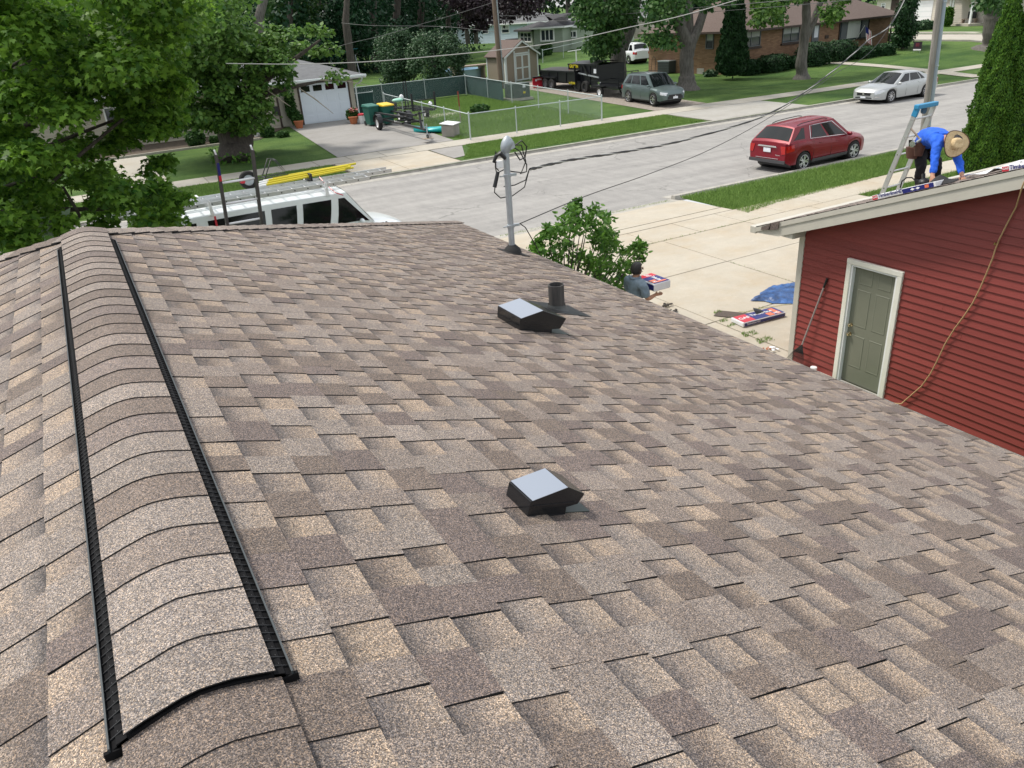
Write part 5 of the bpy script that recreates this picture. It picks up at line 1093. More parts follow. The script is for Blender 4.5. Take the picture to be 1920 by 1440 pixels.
# --- silver saloon
a, b = P(1668,192.5), P(1732,181.6); a.z = b.z = 0; d_ = a-b; rz = math.atan2(d_.y, d_.x); mid = (a+b)/2; dv = Vector((math.cos(rz), math.sin(rz), 0)); nv = Vector((-dv.y, dv.x, 0))
sp_ = paint('silver_paint', (.46,.48,.48), .5); sed = dict(L=5.0, W=1.85, paint=sp_, wr=.345, axles=[1.45,-1.38], sill=.24, low=[(-2.5,.36),(-2.3,.25),(2.2,.22),(2.5,.26)],
  plan=[(-2.5,.80),(-2.3,.93),(-1.4,1.0),(1.3,1.0),(2.0,.95),(2.35,.84),(2.5,.66)], belt=[(-2.5,.96),(-1.8,.99),(0,.94),(1.3,.86),(2.2,.76),(2.5,.62)], top=[(-2.5,1.03),(-1.9,1.10),(-1.4,1.08),(.9,1.0),(1.4,.97),(2.2,.86),(2.42,.78),(2.5,.60)],
  glass=dict(wb=1.28, rb=-2.02, rf=.30, rr=-.98, zr=1.46, wg=.88, wt=.62, drop=.03, bow=.14), panes=[(.20,.30,.22,.155),(.325,.60,.60,.25),(.635,.93,.86,.63)], chrome=None, handles=[-.75,.30], seams=[-.62,.35,1.15], spokes=9, split=False, spw=.032, dome=.8,
  lamps=[('headlamp', W['clearlens'], 2.02, 2.48, .56, .74, -.05),('tail_lamp', W['redlens'], -2.49, -2.3, .70, .94, .02),('fog_lamp', W['chrome'], 2.30, 2.47, .36, .41, .0)], front=[('grille', W['black'], [([(2.49,-.40,.45),(2.49,.40,.45),(2.49,.42,.60),(2.49,-.42,.60)], (.03,0,0))]), ('grille_surround', W['chrome'], [([(2.50,-.45,.60),(2.50,.45,.60),(2.50,.45,.62),(2.50,-.45,.62)], (.03,0,0)), ([(2.50,-.45,.43),(2.50,.45,.43),(2.50,.45,.445),(2.50,-.45,.445)], (.035,0,0))]), ('badge', W['chrome'], [([(2.53,-.06,.50),(2.53,.06,.50),(2.53,.06,.57),(2.53,-.06,.57)], (.012,0,0))]), ('licence_plate', W['plate'], [([(2.53,-.16,.32),(2.53,.16,.32),(2.53,.16,.41),(2.53,-.16,.41)], (.012,0,0))]), ('lower_grille', W['black'], [([(2.46,-.5,.28),(2.46,.5,.28),(2.50,.5,.35),(2.50,-.5,.35)], (.03,0,0))])],
  rear=mirrored('tail_lamp', W['redlens'], [(-2.50,.50,.90),(-2.50,.70,.90),(-2.50,.70,.72),(-2.50,.50,.72)], (-.02,0,0)))
c_ = mid-nv*(.925-.11)-dv*.5*(sed['axles'][0]+sed['axles'][1])
car3 = vehicle('parked_car', 'silver saloon car parked at the far kerb beside the lawn', 'car', c_, rz, sed)
# --- white car behind the brick house, car in the far driveway
wv = dict(suv2); wv.update(paint=paint('white_car_paint', (.68,.70,.72), .0)); q_ = P(1203,118); car4 = vehicle('parked_car', 'white car standing behind the corner of the brick house', 'car', (q_.x-.2, q_.y+1.6, g(q_.x, q_.y)), math.radians(84), wv)
sv = dict(suv2); sv.update(paint=paint('light_silver_paint', (.42,.48,.50), .4)); q_ = P(1765,37); car5 = vehicle('parked_car', 'light silver car in the far driveway behind the bent evergreen', 'car', (q_.x, q_.y, g(q_.x, q_.y)+.04), math.radians(196), sv)
car1.scale = (.945,.97,.905); car2.scale = (.935,.95,.925); car3.scale = (1,.98,.93)
# --- white van with roof rack
W['vanwhite'] = mat('white_van_paint', (.74,.79,.80), .3, coat=.6, var=.03)
n_ = PZ(742,413,.98); VX1 = n_.x+.10
van = dict(L=5.75, W=1.96, paint=W['vanwhite'], wr=.36, axles=[1.70,-1.55], sill=.40, low=[(-2.9,.42),(2.9,.36)],
  plan=[(-2.88,.97),(-2.7,1.0),(1.6,1.0),(2.2,.96),(2.6,.88),(2.88,.72)], belt=[(-2.88,1.12),(1.6,1.12),(2.1,1.02),(2.6,.92),(2.88,.76)], top=[(-2.88,1.16),(1.5,1.16),(1.9,1.14),(2.5,1.04),(2.75,.95),(2.88,.78)],
  glass=dict(wb=1.92, rb=-2.84, rf=1.30, rr=-2.80, zr=1.93, wg=.955, wt=.84, drop=-.0, rv=.35, bow=.10), panes=[(.03,.15,.165,.03),(.20,.455,.518,.222),(.485,.605,.692,.553),(.635,.775,.889,.727),(.815,.985,.965,.93)], chrome=None, handles=[.25,1.0], seams=[-.5,.12,.75,1.62], spokes=8, dome=.9,
  front=mirrored('headlamp', W['clearlens'], [(2.87,.66,.72),(2.88,.45,.70),(2.88,.45,.56),(2.87,.66,.58)], (.01,.01,0))+[('grille', W['black'], [([(2.88,-.42,.52),(2.88,.42,.52),(2.88,.42,.72),(2.88,-.42,.72)], (.01,0,0))])],
  rear=mirrored('tail_lamp', W['redlens'], [(-2.88,.78,.8),(-2.88,.92,.8),(-2.88,.92,1.1),(-2.88,.78,1.1)], (-.01,0,0)))
VC = Vector((VX1-2.62, 17.62+.98, 0)); vloc = VC
vanob = vehicle('work_van', 'white work van with tinted windows and a ladder rack parked behind the roof corner', 'van', (VC.x-.10, VC.y, 0.02), math.radians(1.5), van)
tx = text('22', 'number', W['black'], vanob, wloc(vanob)+Vector((2.02,-.985,.98)), (1,0,0), (0,0,1), .16, .003)
for x in (-1.75,.85):
    mb = MB(); 
    for sg in (-1, 1): mb.bar((x, sg*.80, 1.90), (x, sg*.80, 2.10), .05, .04)
    mb.bar((x,-.86,2.10),(x,.86,2.10),.05,.04); mb.build('rack_bar', W['whitemetal'], vanob)
for x in (-1.75,.85):
    mb = MB(); mb.prism([(x-.04,-.86,1.93),(x+.05,-.86,1.93),(x+.02,-.84,2.24),(x-.02,-.84,2.26)], (0,.03,0)); mb.build('rack_bracket', W['whitemetal'], vanob, bevel=.01)
mb = MB(); mb.bar((-2.92,-.55,1.2),(-2.92,-.55,1.85),.05,.04); mb.bar((-2.94,-.75,1.0),(-2.94,-.75,1.85),.04,.04); mb.build('rear_ladder', W['black'], vanob)
def roof_ladder(label, x0, y, z, L, tilt=0, w_=.40, zt=0, mrail=None):
    t = thing('extension_ladder', label, 'ladder', (x0, y, z), tilt); m_ = mrail or W['alu']; e = Vector((L,0,zt))
    for s_ in (0, 1):
        mb = MB(); mb.bar(Vector((0,w_*s_,0)), e+Vector((0,w_*s_,0)), .03, .085); mb.build('rail', m_, t)
    k = .2
    while k < L:
        p_ = e*(k/L); mb = MB(); mb.tube([p_, p_+Vector((0,w_,0))], .016, 7); mb.build('rung', m_, t, smooth=60); mb = MB(); mb.tube([p_+Vector((0,-.026,.0)), p_+Vector((0,-.016,.0))], .015, 7); mb.build('rung_end', W['black'], t); k += .305
    return t
VL = wloc(vanob); zl = 2.17
roof_ladder('aluminium ladder on the van rack, the one nearest the camera', VL.x-4.0, VL.y-.78, zl, 6.0, .015, .38)
roof_ladder('aluminium ladder on the van rack reaching furthest past the windscreen', VL.x-3.45, VL.y-.28, zl, 6.2, .02, .36)
W['yellow'] = mat('yellow_fibreglass', (.62,.52,.02), .4)
for k in range(6):
    y = .02+.07*k; a_ = Vector((VL.x-.30+.05*k, VL.y-.06+y, zl+.10+.035*(k % 3))); t = thing('yellow_pole', 'yellow fibreglass pole strapped in the bundle on the van rack', 'pole', a_, 0, 'yellow poles on the van rack')
    mb = MB(); b_ = Vector((1.95+.10*(k % 2), .10-.03*k, .05)); mb.tube([(0,0,0), b_], .026, 7); mb.build('shaft', W['yellow'], t, smooth=60); mb = MB(); mb.tube([(-.22,0,-.01), (0,0,0)], .022, 7); mb.build('pole_end', W['whitemetal'], t)
tag(MB().bar((VL.x+.75,VL.y-.12,zl+.09),(VL.x+.75,VL.y+.42,zl+.09),.05,.22).build('strap', W['black']), 'dark strap round the yellow poles on the van rack', 'strap')
tag(MB().tube([(VL.x+.95,VL.y-.10,zl+.1),(VL.x+.98,VL.y-.40,zl-.02),(VL.x+1.05,VL.y-.86,2.0),(VL.x+1.2,VL.y-.95,1.93)], .012, 5).build('tie_strap', W['redprint']), 'red tie strap hanging from the van rack near the windscreen', 'strap')
tag(MB().box((VL.x-1.72,VL.y-1.0,1.1),(VL.x-1.68,VL.y-.985,1.95)).build('tie_strap', W['redprint']), 'red tie strap hanging down the van window behind the dark ladder', 'strap')
wb = thing('hand_truck', 'black wheeled hand truck with one grey wheel lying on the van rack', 'hand truck', (VL.x-.62, VL.y+.25, zl+.22))
wh = bpy.data.objects.new('wheel', None); C.objects.link(wh); wh.parent = wb
mb = MB(); mb.lathe([(.12,-.05),(.19,-.055),(.21,-.03),(.21,.03),(.19,.055),(.12,.05)], axis='y', n=22, cap=False); mb.build('tyre', W['rubber'], wh, smooth=35); mb = MB(); mb.lathe([(.125,-.04),(.03,-.05),(.03,.05),(.125,.04)], axis='y', n=20); mb.build('rim', W['galv'], wh, smooth=35)
mb = MB()
for y in (.05,.35): mb.tube([(0,y,-.05),(.95,y,-.02),(.72,y,.34),(.60,y,.36),(.40,y,-.02)], .014, 6)
mb.tube([(.72,.05,.34),(.72,.35,.34)], .014, 6); mb.tube([(.40,.05,-.02),(.40,.35,-.02)], .014, 6); mb.build('frame', W['black'], wb, smooth=60)
mb = MB(); mb.sphere((-.14,-.03,-.02),(.07,.05,.04),8,5); mb.build('reflector', W['redprint'], wb)
# ================================================================ trailers and things across the street
def wheel_at(parent, c, r, w_, axis_dir='x', rim=None, name='wheel'):
    wd = bpy.data.objects.new(name, None); C.objects.link(wd); wd.parent = parent; wd.location = c
    mb = MB(); mb.lathe([(r*.6,-w_/2),(r*.93,-w_/2),(r,-w_*.35),(r,w_*.35),(r*.93,w_/2),(r*.6,w_/2)], axis=axis_dir, n=20, cap=False); mb.build('tyre', W['rubber'], wd, smooth=35)
    mb = MB(); mb.lathe([(r*.62,-w_*.42),(r*.55,-w_*.2),(.01,-w_*.25),(.01,w_*.25),(r*.55,w_*.2),(r*.62,w_*.42)], axis=axis_dir, n=18, cap=False); mb.build('rim', rim or W['whitemetal'], wd, smooth=35); return wd
# boat trailer: tongue towards the street
q1, q2 = P(708,245), P(803,268); bt = thing('boat_trailer', 'black boat trailer with bunks parked on the left driveway, tongue towards the street', 'trailer', (q1.x+.9, q1.y, g(q1.x, q1.y)+.02)); bo = wloc(bt)
wheel_at(bt, (-.78,0,.33), .33, .2); wheel_at(bt, (.85,.1,.33), .33, .2)
tip = Vector((q2.x, q2.y, g(q2.x,q2.y)+.02))-bo
mb = MB(); z_ = .50
mb.bar((-.55,1.9,z_),(-.45,-2.6,z_-.05),.07,.10); mb.bar((-.45,-2.6,z_-.05),(tip.x,tip.y+.2,z_-.12),.07,.10); mb.bar((.6,1.9,z_),(.5,-2.6,z_-.05),.07,.10); mb.bar((.5,-2.6,z_-.05),(tip.x,tip.y+.2,z_-.12),.07,.10)
for y in (1.8,.2,-1.5,-2.6): mb.bar((-.55,y,z_),(.6,y,z_),.06,.08)
mb.build('frame', W['blackmetal'], bt)
for s_ in (-.42,.42):
    mb = MB(); mb.bar((s_,1.9,z_+.22),(s_*.8,-2.4,z_+.26),.10,.07); mb.build('bunk', W['black'], bt)
for s_ in (-.8,.87):
    mb = MB(); mb.loft([[(s_-.12, .42*math.cos(a), .38+.40*math.sin(a)), (s_+.12, .42*math.cos(a), .38+.40*math.sin(a))] for a in [math.pi*k/8 for k in range(9)]], closed=False); o = mb.build('mudguard', W['black'], bt); o.modifiers.new('t','SOLIDIFY').thickness = .01
mb = MB(); mb.bar((tip.x,tip.y+.6,.35),(tip.x,tip.y+.7,1.15),.09,.08); mb.bar((tip.x-.25,tip.y+.65,1.05),(tip.x+.3,tip.y+.65,1.10),.06,.06); mb.build('winch_post', W['blackmetal'], bt)
mb = MB(); mb.tube([(tip.x,tip.y,.05),(tip.x,tip.y,.65)], .03, 8); mb.build('jack', W['galv'], bt); wheel_at(bt, (tip.x, tip.y, .10), .09, .06, rim=W['black'], name='jack_wheel')
mb = MB(); mb.box((tip.x-.25,tip.y-.2,.0),(tip.x+.25,tip.y+.2,.015)); mb.build('jack_board', W['wood'], bt)
text('Elk Platoons', 'lettering', W['white'], bt, bo+Vector((-.52,-1.55,z_-.04)), (.1,-1,-.01), (0,0,1), .11, .002)
# second trailer with rails and a flat bow stand
q3 = P(775,232); t2_ = thing('boat_trailer', 'second black boat trailer with upright guide posts, nearer the chain link fence', 'trailer', (q3.x+.6, q3.y+1.0, g(q3.x,q3.y)+.02)); mb = MB()
mb.bar((-.5,1.6,.62),(.1,-2.2,.70),.07,.10); mb.bar((.6,1.6,.62),(.2,-2.2,.70),.07,.10)
for y in (1.5,.3,-1.0): mb.bar((-.55,y,.64),(.62,y,.64),.06,.08)
mb.bar((-.62,-1.2,1.15),(.70,-1.2,1.15),.06,.05); mb.build('frame', W['blackmetal'], t2_)
for x in (-.62,.70):
    mb = MB(); mb.bar((x,-1.2,.62),(x,-1.2,1.50),.09,.09); mb.build('guide_post', W['black'], t2_)
for x in (-.15,-.0):
    mb = MB(); mb.tube([(x,.9,.6),(x,.9,2.0)], .03, 6); mb.build('guide_post', W['blackmetal'], t2_)
wheel_at(t2_, (-.75,.4,.30), .30, .18); wheel_at(t2_, (.8,.4,.30), .30, .18)
wheel_at(t2_, (-.45,2.0,.70), .32, .22, rim=W['black'], name='spare_wheel')
mb = MB(); mb.sphere((.25,-1.6,.92),(.13,.13,.15),10,7); mb.build('winch', W['chrome'], t2_, smooth=60)
q = P(752,232); t = thing('helmet', 'white and mint patterned helmet shaped cover lying on the boat trailer', 'cover', (q.x+.2, q.y+.6, g(q.x,q.y)+1.15)); mb = MB(); mb.sphere((0,0,0),(.34,.20,.10),12,7,0); mb.sphere((.26,.05,.12),(.13,.10,.15),10,7,1); mb.build('shell', [mat('mint_shell', (.35,.65,.52), .4), W['white']], t, smooth=60)
# teal kayak
q = P(818,250); t = thing('kayak', 'teal kayak lying behind the trailer tongue beside the white box', 'kayak', (q.x-.1, q.y+.4, g(q.x,q.y)+.02), math.radians(-52)); t.scale = (.85,.85,.85); rings = []
for i in range(15):
    u = -1+i/7; w_ = .36*(1-abs(u)**2.6)+.02; rings.append([(u*1.15, w_*math.cos(a), .17+(.15+.10*u*u)*math.sin(a)*(1 if math.sin(a) > 0 else .9)) for a in [2*math.pi*k/14 for k in range(14)]])
W['teal'] = mat('teal_plastic', (.0,.36,.38), .3); mb = MB(); mb.loft(rings); mb.build('hull', W['teal'], t, smooth=50); mb = MB(); mb.lathe([(.20,.0),(.22,.03),(.16,.02)], c=(-.3,0,.30), n=16); mb.build('cockpit', W['black'], t)
# white lidded box
q = P(843,258); t = thing('storage_box', 'small grey storage box with a white lid beside the chain link fence', 'box', (q.x+.25, q.y+.35, g(q.x,q.y)+.02), math.radians(35)); mb = MB(); mb.box((-.32,-.32,0),(.32,.32,.52)); mb.build('box_body', mat('grey_box', (.30,.28,.25), .8, var=.1), t, bevel=.01); mb = MB(); mb.prism([(-.38,-.38,.53),(.38,-.38,.56),(.38,.38,.62),(-.38,.38,.59)], (0,0,.035)); mb.build('lid', W['white'], t, bevel=.006)
# bins
def bin_(px, py, label, body, lid):
    q = P(px, py); t = thing('wheeled_bin', label, 'bin', (q.x, q.y, g(q.x,q.y)+.02), math.radians(8)); mb = MB()
    mb.loft([[(-a,-b,z),(a,-b,z),(a,b,z),(-a,b,z)] for a, b, z in ((.25,.27,.06),(.31,.36,.95))]); mb.build('bin_body', body, t, bevel=.02); mb = MB(); mb.loft([[(-.34,-.40,.95),(.34,-.40,.95),(.34,.42,.97),(-.34,.42,.97)],[(-.33,-.38,1.02),(.33,-.38,1.02),(.31,.36,1.10),(-.31,.36,1.10)]]); mb.build('lid', lid, t, bevel=.02)
    for s_ in (-.24,.24): wheel_at(t, (s_,.32,.13), .13, .05, rim=W['black'])
gb_ = mat('dark_green_plastic', (.012,.10,.075), .5); bin_(699,236,'dark green wheeled bin with a green lid beside the garage door', gb_, mat('green_lid', (.02,.13,.10), .5)); bin_(727,234,'dark green wheeled bin with a yellow lid', gb_, mat('yellow_lid', (.75,.50,.02), .45))
q = P(680,232); t = thing('bucket', 'white bucket with a red lid right of the potted plant', 'bucket', (q.x, q.y, g(q.x,q.y)+.02)); mb = MB(); mb.lathe([(.15,0),(.19,.42)], n=16); mb.build('pail', W['white'], t, smooth=40); mb = MB(); mb.lathe([(.20,.42),(.20,.49),(.14,.52)], n=16); mb.build('lid', W['redprint'], t, smooth=40)
# dump trailer and snow plough blade
a_, b_ = P(1008,170), P(1060,176); W['tblack'] = mat('black_trailer_paint', (.008,.009,.012), .4)
qd = P(1046,168.5); dt = thing('dump_trailer', 'black tandem axle dump trailer with mesh cover standing beside the red plough blade', 'trailer', (qd.x, qd.y, g(qd.x, qd.y)+.02), math.radians(2))
mb = MB(); z0_ = .50; zt_ = 1.12
mb.add([(0,-2.0,z0_),(2.1,-2.0,z0_),(2.1,2.0,z0_),(0,2.0,z0_),(0,-2.0,zt_),(2.1,-2.0,zt_),(2.1,2.0,zt_),(0,2.0,zt_),(.05,-1.95,zt_),(2.05,-1.95,zt_),(2.05,1.95,zt_),(.05,1.95,zt_),(.05,-1.95,.6),(2.05,-1.95,.6),(2.05,1.95,.6),(.05,1.95,.6)], [(0,3,2,1),(0,1,5,4),(1,2,6,5),(2,3,7,6),(3,0,4,7),(4,5,9,8),(5,6,10,9),(6,7,11,10),(7,4,8,11),(8,9,13,12),(9,10,14,13),(10,11,15,14),(11,8,12,15),(12,13,14,15)]); mb.build('bed', W['tblack'], dt)
for y in (-2.0,-1.0,0,1.0,2.0): MB().box((-.05,y-.04,z0_),(-.003,y+.04,zt_)).build('side_post', W['tblack'], dt)
MB().box((-.06,-2.05,zt_-.04),(-.003,2.05,zt_+.05)).build('top_rail', W['tblack'], dt); MB().box((.3,-2.6,.38),(1.8,2.2,.495)).build('chassis', W['blackmetal'], dt)
for y in (.45,1.2): wheel_at(dt, (-.12,y,.34), .34, .22, rim=mat('grey_rim', (.10,.10,.11), .5)); wheel_at(dt, (2.22,y,.34), .34, .22, rim=W['black'])
MB().box((-.24,0,.72),(-.06,1.65,.77)).build('mudguard', W['tblack'], dt)
mb = MB(); vs = [(x, y, zt_+.06+.10*math.sin(math.pi*(x)/2.1)) for y in (-2.0,2.05) for x in (0,.5,1.05,1.6,2.1)]; mb.add(vs, [(i,i+1,i+6,i+5) for i in range(4)]); mb.build('mesh_cover', mat('grey_mesh_cover', (.05,.05,.05), .8), dt)
for y in (2.0,-2.05): MB().box((-.08,y,.9),(.02,y+.08,1.50)).build('cover_post', W['tblack'], dt)
text('14 TON', 'lettering', W['yellow'], dt, wloc(dt)+Vector((-.06,-1.35,.36)), (0,-1,0), (0,0,1), .20, .006)
qe = P(1095,173); eq = thing('dump_trailer', 'taller black trailer with yellow lettering and a lifting arm, nearer the small open trailer', 'trailer', (qe.x, qe.y, g(qe.x, qe.y)+.02), math.radians(2)); MB().box((0,-1.5,.42),(2.1,1.6,1.62)).build('bed', W['tblack'], eq, bevel=.02)
for y in (-1.45,-.7,.1,.85,1.55): MB().box((-.05,y-.04,.42),(-.003,y+.04,1.64)).build('side_post', W['tblack'], eq)
MB().box((-.06,-1.55,1.58),(-.003,1.65,1.68)).build('top_rail', W['tblack'], eq); mb = MB(); mb.loft([[(0,-1.4,1.68),(0,1.5,1.66)],[(.5,-1.4,1.80),(.5,1.5,1.76)],[(1.1,-1.4,1.84),(1.1,1.5,1.78)],[(2.1,-1.4,1.68),(2.1,1.5,1.66)]], closed=False); mb.build('mesh_cover', W['black'], eq)
MB().bar((-.10,.6,1.15),(-.10,-1.7,.92),.06,.07).build('lift_arm', W['galv'], eq); MB().bar((-.09,-.1,1.62),(-.09,-.6,1.0),.08,.12).build('lift_arm', W['blackmetal'], eq); MB().lathe([(.11,-.04),(.11,.02)], c=(-.1,-1.75,.62), axis='x', n=12).build('coupling', W['chrome'], eq)
for y in (-.35,.45): wheel_at(eq, (-.12,y,.34), .34, .22, rim=W['black'])
MB().box((-.065,-1.4,1.15),(-.055,-1.15,1.40)).build('sticker', W['plate'], eq); MB().box((-.065,1.45,.55),(-.055,1.50,1.35)).build('reflective_strip', W['redprint'], eq)
text('GRIFFIN', 'lettering', W['yellow'], eq, wloc(eq)+Vector((-.065,1.45,1.38)), (0,-1,0), (0,0,1), .27, .006)
q = P(1001,167); pl = thing('snow_plough', 'red snow plough blade standing at the rear of the dump trailer', 'plough', (q.x, q.y, g(q.x, q.y)+.02), math.radians(4)); mb = MB(); mb.loft([[(0,0,.05),(.95,0,.05)],[(0,.10,.35),(.95,.10,.35)],[(0,.06,.60),(.95,.06,.60)],[(0,-.05,.70),(.95,-.05,.70)]], closed=False); o = mb.build('blade', W['redprint'], pl); o.modifiers.new('t','SOLIDIFY').thickness = .05; MB().box((-.05,-.12,.68),(1.0,.05,.76)).build('top_edge', W['black'], pl)
MB().box((.14,-.03,.46),(.26,-.02,.58)).build('emblem', W['white'], pl); text('BOSS', 'lettering', W['white'], pl, wloc(pl)+Vector((.30,-.03,.48)), (1,0,0), (0,0,1), .15, .003)
# small flat trailer
ut = thing('utility_trailer', 'small open utility trailer with a raised mesh tailgate behind the grey green car', 'trailer', (29.3, 40.6, g(29.5,40.6)+.02)); MB().box((0,-1.3,.50),(1.5,1.5,.62)).build('deck', W['tblack'], ut); wheel_at(ut, (-.12,.35,.29), .29, .18)
wheel_at(ut, (1.62,.35,.29), .29, .18); MB().box((-.22,-.1,.60),(-.02,.8,.65)).build('mudguard', W['tblack'], ut)
for z_ in (.66,.95): pass
for x in (.0,.5,1.0,1.46): MB().box((x,-1.33,.62),(x+.04,-1.29,1.42)).build('tailgate_bar', W['tblack'], ut)
for z_ in (.95,1.40): MB().box((0,-1.335,z_),(1.5,-1.295,z_+.04)).build('tailgate_rail', W['tblack'], ut)
for z_ in (.85,): 
    for x in (-.02,1.48): MB().box((x,-1.3,z_),(x+.04,1.5,z_+.05)).build('side_rail', W['tblack'], ut)
# ================================================================ houses across the street
def brickmat():
    m = bpy.data.materials.new('tan_brick'); m.use_nodes = True; n = m.node_tree.nodes; l = m.node_tree.links; b = n['Principled BSDF']; b.inputs['Roughness'].default_value = .9
    t = n.new('ShaderNodeTexCoord'); sx = n.new('ShaderNodeSeparateXYZ'); l.new(t.outputs['Object'], sx.inputs[0]); ad = n.new('ShaderNodeMath'); ad.operation = 'ADD'; l.new(sx.outputs['X'], ad.inputs[0]); l.new(sx.outputs['Y'], ad.inputs[1])
    cx = n.new('ShaderNodeCombineXYZ'); l.new(ad.outputs[0], cx.inputs['X']); l.new(sx.outputs['Z'], cx.inputs['Y'])
    k = n.new('ShaderNodeTexBrick'); k.inputs['Scale'].default_value = 1; k.inputs['Brick Width'].default_value = .40; k.inputs['Row Height'].default_value = .09; k.inputs['Mortar Size'].default_value = .010
    k.inputs['Color1'].default_value = (.20,.105,.058,1); k.inputs['Color2'].default_value = (.30,.175,.10,1); k.inputs['Mortar'].default_value = (.17,.12,.085,1); l.new(cx.outputs[0], k.inputs['Vector']); l.new(k.outputs['Color'], b.inputs['Base Color']); return m
W['brick'] = brickmat(); W['roofbrown'] = mat('brown_roof_shingle', (.085,.058,.048), .9, col2=(.135,.10,.085), vscale=6, stretch=(.6,3,3), bump=.4, bscale=10)
W['roofgrey'] = mat('grey_roof_shingle', (.095,.10,.105), .9, col2=(.17,.175,.18), vscale=5, stretch=(.6,3,3), bump=.4, bscale=10); W['roofdark'] = mat('dark_roof_shingle', (.035,.035,.040), .9, col2=(.07,.07,.075), vscale=5, stretch=(.6,3,3))
W['beige'] = mat('beige_siding', (.40,.37,.30), .7, var=.05, vscale=.8); W['paleblue'] = mat('pale_blue_siding', (.50,.60,.68), .7, var=.04); W['sage'] = mat('sage_siding', (.27,.32,.26), .7, var=.05); W['ltsage'] = mat('light_sage_siding', (.40,.47,.38), .7, var=.05); W['greige'] = mat('greige_siding', (.42,.39,.34), .7, var=.04)
W['brownframe'] = mat('brown_frame', (.045,.028,.022), .6); W['gutter'] = mat('pale_gutter', (.62,.68,.68), .4)
def lapwall(a, b, z0, z1, step, m, parent, name='siding', off=0, holes=()):
    """horizontal lap siding between a and b, real ledges; outside is to the right of a->b"""
    a, b = Vector((a[0], a[1], 0)), Vector((b[0], b[1], 0)); d = (b-a).normalized(); n = Vector((d.y, -d.x, 0)); mb = MB(); z = z0
    L = (b-a).length
    while z < z1-.01:
        zt = min(z+step, z1); segs = [(0, L)]
        for (h0, h1, hz0, hz1) in holes:
            if z < hz1-.02 and zt > hz0+.02:
                ns = []
                for (s0, s1) in segs:
                    if h0 > s0: ns.append((s0, min(s1, h0)))
                    if h1 < s1: ns.append((max(s0, h1), s1))
                segs = [q for q in ns if q[1]-q[0] > .02]
        for s0, s1 in segs:
            p, q = a+d*s0, a+d*s1; o = n*(off+.022); i = n*off; zz = Vector((0,0,1))
            mb.add([p+o+zz*z, q+o+zz*z, q+i+zz*zt, p+i+zz*zt, p+zz*z, q+zz*z], [(0,1,2,3),(4,5,1,0)])
        z = zt
    o = mb.build(name, m, parent, world=True); o['kind'] = 'stuff'; return o
def rect_on(parent, A, B, s0, s1, z0, z1, out, m, name, depth=.04, bevel=0):
    A = Vector((A[0], A[1], 0)); B = Vector((B[0], B[1], 0)); d = (B-A).normalized(); n = Vector((d.y, -d.x, 0)); mb = MB(); p = A+d*s0+n*out; q = A+d*s1+n*out
    mb.prism([p+Vector((0,0,z0)), q+Vector((0,0,z0)), q+Vector((0,0,z1)), p+Vector((0,0,z1))], n*depth); return mb.build(name, m, parent, world=True, bevel=bevel)
def window(parent, A, B, s0, s1, z0, z1, frame, panes=2, cross=True, fw=.07, curtain=True, out=.0):
    """frame with panes of glass set into it, as parts of the building"""
    A3 = Vector((A[0], A[1], 0)); B3 = Vector((B[0], B[1], 0)); d = (B3-A3).normalized(); n = Vector((d.y, -d.x, 0))
    mb = MB()
    def bx_(sa, sb, za, zb, o, dp):
        p = A3+d*sa+n*o; q = A3+d*sb+n*o; mb.prism([p+Vector((0,0,za)), q+Vector((0,0,za)), q+Vector((0,0,zb)), p+Vector((0,0,zb))], n*dp)
    bx_(s0-fw, s0, z0-fw, z1+fw, out+.005, .07); bx_(s1, s1+fw, z0-fw, z1+fw, out+.005, .07); bx_(s0, s1, z1, z1+fw, out+.005, .068); bx_(s0, s1, z0-fw, z0, out+.005, .075)
    w_ = (s1-s0)/panes
    for k in range(1, panes): bx_(s0+w_*k-fw*.3, s0+w_*k+fw*.3, z0, z1, out+.005, .06)
    if cross: bx_(s0, s1, (z0+z1)/2-.03, (z0+z1)/2+.03, out+.005, .05)
    f = mb.build('window', frame, parent, world=True)
    for k in range(panes):
        for (za, zb) in (((z0, (z0+z1)/2-.03), ((z0+z1)/2+.03, z1)) if cross else ((z0, z1),)):
            q = MB(); a_ = A3+d*(s0+w_*k+.02)+n*(out+.02); b_ = A3+d*(s0+w_*(k+1)-.02)+n*(out+.02); q.prism([a_+Vector((0,0,za)), b_+Vector((0,0,za)), b_+Vector((0,0,zb)), a_+Vector((0,0,zb))], n*.012); q.build('pane', W['curtain'] if (curtain and za > z0) else W['winglass'], f, world=True)
    return f
def hiproof(parent, pts, z, ridge, zr, m, name='roof', fascia=None, fh=.2):
    """pts: four eave corners in order, ridge: two points"""
    mb = MB(); e = [Vector((p[0], p[1], z)) for p in pts]; r = [Vector((p[0], p[1], zr)) for p in ridge]
    mb.poly([e[0], e[1], r[1], r[0]]); mb.poly([e[1], e[2], r[1]]); mb.poly([e[2], e[3], r[0], r[1]]); mb.poly([e[3], e[0], r[0]]); o = mb.build(name, m, parent, world=True)
    if fascia:
        q = MB()
        for i in range(4): q.add([e[i]+Vector((0,0,-fh)), e[(i+1) % 4]+Vector((0,0,-fh)), e[(i+1) % 4]+Vector((0,0,.01)), e[i]+Vector((0,0,.01))], [(0,1,2,3)])
        q.poly([v+Vector((0,0,-fh)) for v in reversed(e)]); q.build('fascia', fascia, parent, world=True)
    return o
def side_pt(A, B, s, n_): A = Vector((A[0],A[1])); B = Vector((B[0],B[1])); d = (B-A).normalized(); n = Vector((d.y,-d.x)); r = A+d*s+n*n_; return (r.x, r.y)
